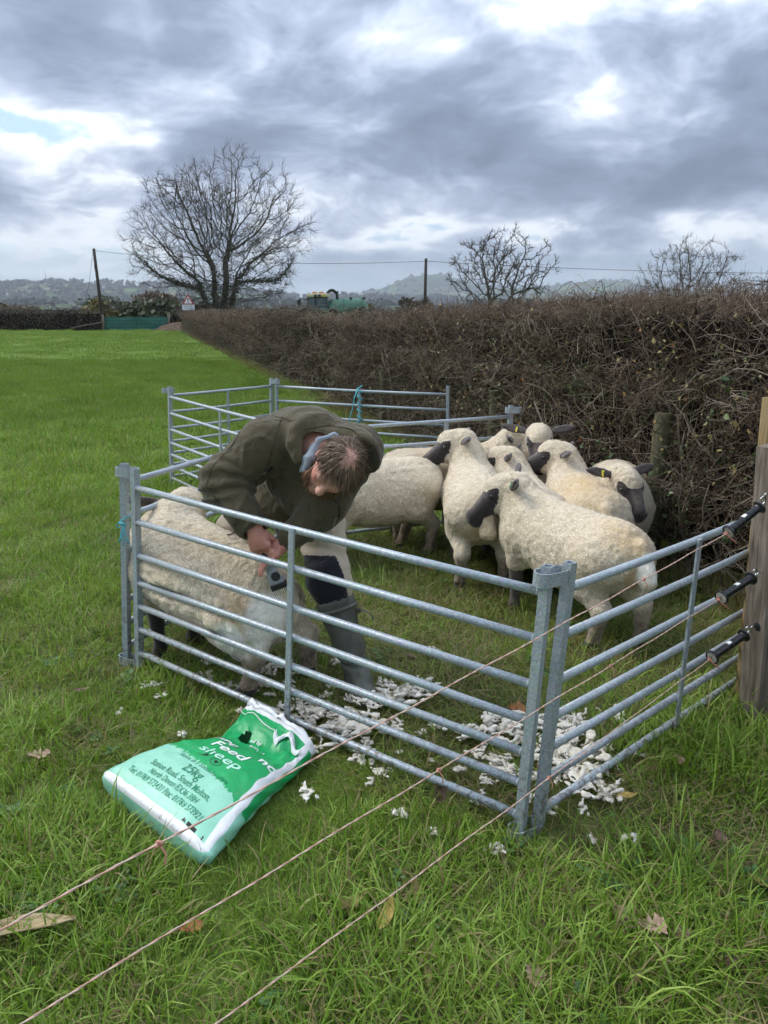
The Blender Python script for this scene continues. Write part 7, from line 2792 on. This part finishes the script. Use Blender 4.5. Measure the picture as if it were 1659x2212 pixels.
    M_DK = simple_mat('machine_dark', (.018, .022, .020), .2, 8, .5, .4)
    M_GL = simple_mat('cab_glass', (.06, .085, .095), .1, 3, .08, .6)
    tr = thing('tractor', 'tractor cab with cream roof and amber lights showing over the hedge', 'tractor', (-4.95, 60.0, 0))
    tr.scale = (1.15, 1.15, 1.28)
    MB().box((0, 0, 1.0), (1.5, 2.6, 1.0), None, .1).build('chassis', M_TG, tr)
    for x, rr in ((-.75, .75), (.85, .75)):
        MB().lathe([(.3, -.2), (rr, -.18), (rr, .18), (.3, .2)], (x, -.9, rr), (0, 1, 0), 20).build('wheel', M_DK, tr)
    MB().box((0, 0, 1.78), (1.25, 1.3, .72), None, .06).build('cab', M_GL, tr)
    for x in (-.62, -.12, .60):
        MB().box((x, -.66, 1.80), (.07, .05, .74)).build('pillar', M_DK, tr)
    MB().box((0.02, 0, 2.22), (1.42, 1.5, .20), None, .07).build('cab_roof', M_YC, tr)
    for x in (-.12, .14):
        MB().box((x, -.76, 2.20), (.20, .05, .13), None, .02).build('roof_lamp', M_DK, tr)
    MB().box((.42, -.76, 2.20), (.20, .04, .13)).build('number_plate', simple_mat('plate_yellow', (.55, .42, .06), .05, 5), tr)
    for x in (-.22, .22):
        MB().box((x, 0, 2.37), (.32, .22, .12), None, .04).build('beacon', M_OR, tr)
    mb = MB().tube([(-.62, -.66, 1.98), (-1.0, -.70, 2.02), (-1.22, -.70, 2.00)], .025, 6)
    mb.build('mirror_arm', M_DK, tr)
    MB().box((-1.18, -.72, 1.74), (.24, .06, .44), None, .03).build('mirror', M_DK, tr)
    tk = thing('slurry_tanker', 'green slurry tanker with curved filling pipe showing over the hedge', 'tanker', (-2.75, 60.0, 0))
    tk.scale = (0.80, 1.15, 1.20)
    MB().lathe([(.05, -2.05), (.55, -1.98), (.92, -1.72), (1.08, -1.3), (1.12, -.6), (1.12, 1.4), (1.0, 1.75), (.55, 1.98), (.05, 2.05)], (0, .0, 1.10), (1, 0, 0), 36).build('tank', M_TG, tk, smooth=True)
    for x in (-.35, 1.35):
        MB().lathe([(1.125, -.04), (1.18, -.03), (1.18, .03), (1.125, .04)], (x, 0, 1.10), (1, 0, 0), 36).build('tank_band', M_TG, tk)
    a0 = []
    for k in range(13):
        an = R(10 + 125 * k / 12)
        a0.append((-1.45 - .62 * math.cos(an) + .0, -.2, 2.05 + .62 * math.sin(an)))
    a0.append((-.95, -.2, 2.42))
    a0 = [(-1.98, -.2, 1.9)] + a0
    MB().tube(a0, .10, 10).build('filling_pipe', M_DK, tk, smooth=True)
    MB().lathe([(.13, 0), (.13, .28), (.10, .30), (.10, .42), (.15, .43), (.15, .50)], (-.95, -.2, 2.12), (0, 0, 1), 12).build('valve', M_DK, tk)
    for x in (.35, 1.55):
        mb = MB()
        for k in range(5):
            an = R(20 + 35 * k)
            mb.tube([(x, -.5, 2.12), (x + .16 * math.cos(an), -.5, 2.16 + .12 * math.sin(an))], .03, 5)
        mb.build('clamp', M_DK, tk)
    for y in (-1.0,):
        MB().lathe([(.3, -.2), (.6, -.18), (.6, .18), (.3, .2)], (.6, y, .6), (0, 1, 0), 20).build('wheel', M_DK, tk)
    MB().box((0, 0, .35), (3.6, .6, .25)).build('chassis', M_DK, tk)

    # ---- trees and bushes between the far hedge and the hills
    kinds = {
        'dull green': leaf_mat('far_leaf_green', [(0, (.035, .045, .02)), (.5, (.065, .08, .032)), (1, (.11, .12, .05))]),
        'russet brown': leaf_mat('far_leaf_brown', [(0, (.05, .032, .018)), (.5, (.10, .065, .036)), (1, (.16, .11, .06))]),
        'olive yellow': leaf_mat('far_leaf_yellow', [(0, (.07, .06, .018)), (.5, (.14, .115, .03)), (1, (.24, .20, .06))]),
    }
    specs = [('oak_tree', 'russet brown', -85, 160, 5.0, 5.4, 'russet tree cut off at the left edge above the far hedge', 2600),
             ('field_tree', 'dull green', -66.5, 190, 6.0, 5.6, 'dull green round tree above the far hedge, left of the leaning pole', 2400),
             ('field_tree', 'dull green', -49.5, 180, 3.6, 5.0, 'slim dull green tree just left of the leaning pole', 1500),
             ('field_tree', 'russet brown', -42.6, 150, 4.4, 5.4, 'round russet tree right behind the leaning pole', 2200),
             ('field_bush', 'olive yellow', -30.0, 84, 2.2, 2.55, 'yellowing bush in the hedge left of the leaning pole', 1500),
             ('field_bush', 'dull green', -24.2, 84, 3.2, 2.75, 'large dark green bush behind the green gate', 3000),
             ('field_bush', 'russet brown', -20.8, 86, 2.6, 2.4, 'brownish bush right of the dark green bush', 1800),
             ('field_tree', 'dull green', -9.0, 135, 3.6, 3.7, 'dull green tree right of the great ash, above the long hedge', 1600),
             ('field_tree', 'russet brown', -5.0, 150, 3.2, 3.8, 'small russet tree left of the tractor above the long hedge', 1200),
             ('field_bush', 'russet brown', -56.0, 120, 5.0, 3.0, 'low russet scrub left of the yellowing bush', 1800),
             ('field_bush', 'dull green', -37.0, 118, 4.2, 3.1, 'low green scrub behind the leaning pole', 1700),
             ('field_bush', 'russet brown', -77.0, 112, 5.0, 3.4, 'brown thicket at the left edge behind the far hedge', 1800),
             ('field_tree', 'russet brown', 6.8, 170, 4.2, 4.8, 'round brown tree beyond the tanker at photo centre', 1300)]
    for nm, kd, x, y, rx, h, lab, n in specs:
        rt = thing(nm, lab, 'bush' if 'bush' in nm else 'tree', (x, y, 0), 'trees and bushes beyond the field')
        cz = h * (.60 if 'tree' in nm else .48)
        me = leaf_crown(rng, n, (rx * .85, rx * .7, (h - cz) * .95), .22 + .0012 * y)
        o = link('crown', me, kinds[kd], rt, (0, 0, cz))
        MB().tube([(0, 0, -.2), (.1, 0, cz * .6), (0, .1, cz * 1.1)], [.04 * h, .03 * h, .012 * h], 7).build('trunk', M_BARK, rt, smooth=True)
    # bare branches reaching in at the left edge
    wood, tw = colony_tree(rng, [[(.1 * z, 0, z) for z in np.arange(-.1, 2.5, .4)]], (.2, 0, 4.6), (3.4, 3, 3.2), 260, .4, .020, jit=.2, twigs=1)
    bare_tree('roadside_tree', 'bare tree whose twigs reach in at the left edge', (-49.6, 88.0, 0), wood, tw, M_BARK, M_TWIGS, .75)

    # ---- hills
    def hill(name, x0, x1, y, prof, seed, dist, stops):
        nx, ny = 120, 16
        xs = np.linspace(x0, x1, nx); ds = np.linspace(0, 1, ny)
        gx, gd = np.meshgrid(xs, ds, indexing='ij')
        hh = np.interp(gx, [a for a, b in prof], [b for a, b in prof])
        q = np.stack([gx, gd * dist, gx * 0], -1).reshape(-1, 3)
        rgh = fbm(q, .004, 4, seed).reshape(gx.shape)
        z = hh * np.sin(gd * math.pi * .5) ** 1.3 * (1 + .10 * rgh) - 2.0
        v = np.stack([gx, y + gd * dist, z], -1).reshape(-1, 3)
        i = np.arange(nx * ny).reshape(nx, ny)
        me = pymesh(name, v, np.stack([i[:-1, :-1], i[1:, :-1], i[1:, 1:], i[:-1, 1:]], -1).reshape(-1, 4))
        m, t, bs = material('hill_' + str(seed), .95, .05)
        p = geopos(t)
        mp = t.add('ShaderNodeMapping'); t.link(p, mp.inputs[0]); mp.inputs['Scale'].default_value = (1, .45, 3.0)
        cell = t.voronoi(mp.outputs[0], .0085, 'F1', 'Color')
        sp = t.add('ShaderNodeSeparateColor'); t.link(cell, sp.inputs[0])
        c = t.ramp(sp.outputs[0], stops, 'CONSTANT')
        ed = t.voronoi(mp.outputs[0], .0085, 'DISTANCE_TO_EDGE')
        c = t.mix(t.maprange(ed, .035, .06, 1, 0), c, (.018, .026, .014))
        c = t.mix(t.maprange(t.noise(p, .012, 5, .7), .52, .60), c, (.020, .028, .016))
        setcol(t, bs, c)
        tag(link(name, me, m), kind='structure')
        return lambda x, d: float(np.interp(x, [a for a, b in prof], [b for a, b in prof]) * math.sin(d * math.pi * .5) ** 1.3 - 2.0)
    fields = [(0, (.05, .09, .025)), (.3, (.10, .15, .045)), (.5, (.03, .04, .02)), (.68, (.15, .16, .07)), (.84, (.06, .085, .03))]
    h1 = hill('hills', -1750, 300, 1500, [(-1750, 92), (-1250, 78), (-1000, 84), (-800, 82), (-600, 78), (-420, 62), (-250, 46), (-100, 44), (150, 40), (300, 20)], 3, 900, fields)
    h2 = hill('far_hills', -300, 1500, 3300, [(-300, 60), (-120, 95), (0, 120), (120, 175), (260, 190), (420, 150), (560, 120), (800, 130), (1050, 160), (1250, 150), (1500, 110)], 7, 700, fields)
    h3 = hill('low_hills', -900, 900, 820, [(-900, 24), (-500, 16), (-300, 18), (0, 14), (300, 16), (900, 24)], 5, 350, fields)
    # woods and hedgerow trees on those hills read as one mass
    M_WOOD_FAR = leaf_mat('far_wood', [(0, (.022, .028, .016)), (.5, (.04, .046, .026)), (1, (.075, .07, .04))])
    lib = []
    for k in range(5):
        lib.append(leaf_crown(rng, 130, (1, .8, .75), .30))
    LIB = library(lib, M_WOOD_FAR)
    P, S = [], []
    for (hf, y, dist, x0, x1, n, s0, s1, top) in ((h1, 1500, 900, -1700, 250, 900, 9, 17, .35), (h2, 3300, 700, -250, 1450, 260, 8, 14, .12), (h3, 820, 350, -850, 850, 650, 5, 9, .3)):
        # ridge lines, hedgerows and spinneys
        for _ in range(n):
            x = rng.uniform(x0, x1)
            d = 1.0 if rng.uniform() < top else round(rng.uniform(.08, 1) * 9) / 9 + rng.normal(0, .012)
            d = min(max(d, .02), 1.0)
            if vnoise(np.array([[x * .012, d * 8, y * .001]]), 1.0, 3.0)[0] < -.15: continue
            s_ = rng.uniform(s0, s1)
            P.append((x, y + d * dist, hf(x, d) + s_ * .4)); S.append((s_ * 1.2, s_, s_))
    n = len(P)
    Ro = np.stack([np.zeros(n), np.zeros(n), rng.uniform(0, 6.28, n)], -1)
    tag(scatter('distant_woods', np.array(P), Ro, np.array(S), LIB), 'hazy woods and hedgerow trees on the distant hills', 'woods', kind='stuff')
    # far white houses of the village
    M_HW = simple_mat('render_white', (.70, .69, .65), .05, .2, .8, .2)
    M_HR = simple_mat('slate_roof', (.10, .09, .09), .2, .3, .8, .2)
    for k in range(9):
        x = -880 + 62 * k + rng.uniform(-20, 20); d = rng.uniform(.42, .66)
        z = h1(x, d)
        w, dp, hh = rng.uniform(12, 20), 8.0, rng.uniform(5, 7)
        rt = thing('village_house', 'tiny white house of the village on the hazy hillside', 'house', (x, 1500 + d * 900, z), 'white houses on the distant hill')
        MB().box((0, 0, hh / 2), (w, dp, hh)).build('wall', M_HW, rt)
        MB().add([(-w / 2 - .4, -dp / 2 - .4, hh), (w / 2 + .4, -dp / 2 - .4, hh), (w / 2 + .4, dp / 2 + .4, hh), (-w / 2 - .4, dp / 2 + .4, hh), (-w / 2, 0, hh + 3.4), (w / 2, 0, hh + 3.4)],
                 [(0, 1, 5, 4), (2, 3, 4, 5), (0, 4, 3), (1, 2, 5), (3, 2, 1, 0)]).build('roof', M_HR, rt)
    mast = thing('radio_mast', 'thin radio mast on the hazy skyline at left', 'mast', (-1010, 2395, 78))
    MB().tube([(0, 0, 0), (0, 0, 46)], [1.6, .5], 6).build('shaft', M_POLE, mast)


build_background()


# ------------------------------------------------------------------ the air between here and the hills
def build_haze():
    mb = MB().box((0, 2500, 108), (7000, 8000, 220))
    o = link('haze', pymesh('haze', mb.v, mb.f, False))
    m = bpy.data.materials.new('haze')
    m.use_nodes = True
    t = NT(m.node_tree)
    t.n.remove(t.n['Principled BSDF'])
    pv = t.add('ShaderNodeVolumePrincipled')
    pv.inputs['Color'].default_value = (.80, .88, .96, 1)
    pv.inputs['Density'].default_value = 0.0002
    pv.inputs['Anisotropy'].default_value = 0.2
    t.link(pv.outputs[0], t.n['Material Output'].inputs['Volume'])
    o.data.materials.append(m)
    tag(o, 'pale damp haze lying over the valley', 'haze', kind='stuff')
    o.display_type = 'WIRE'


build_haze()
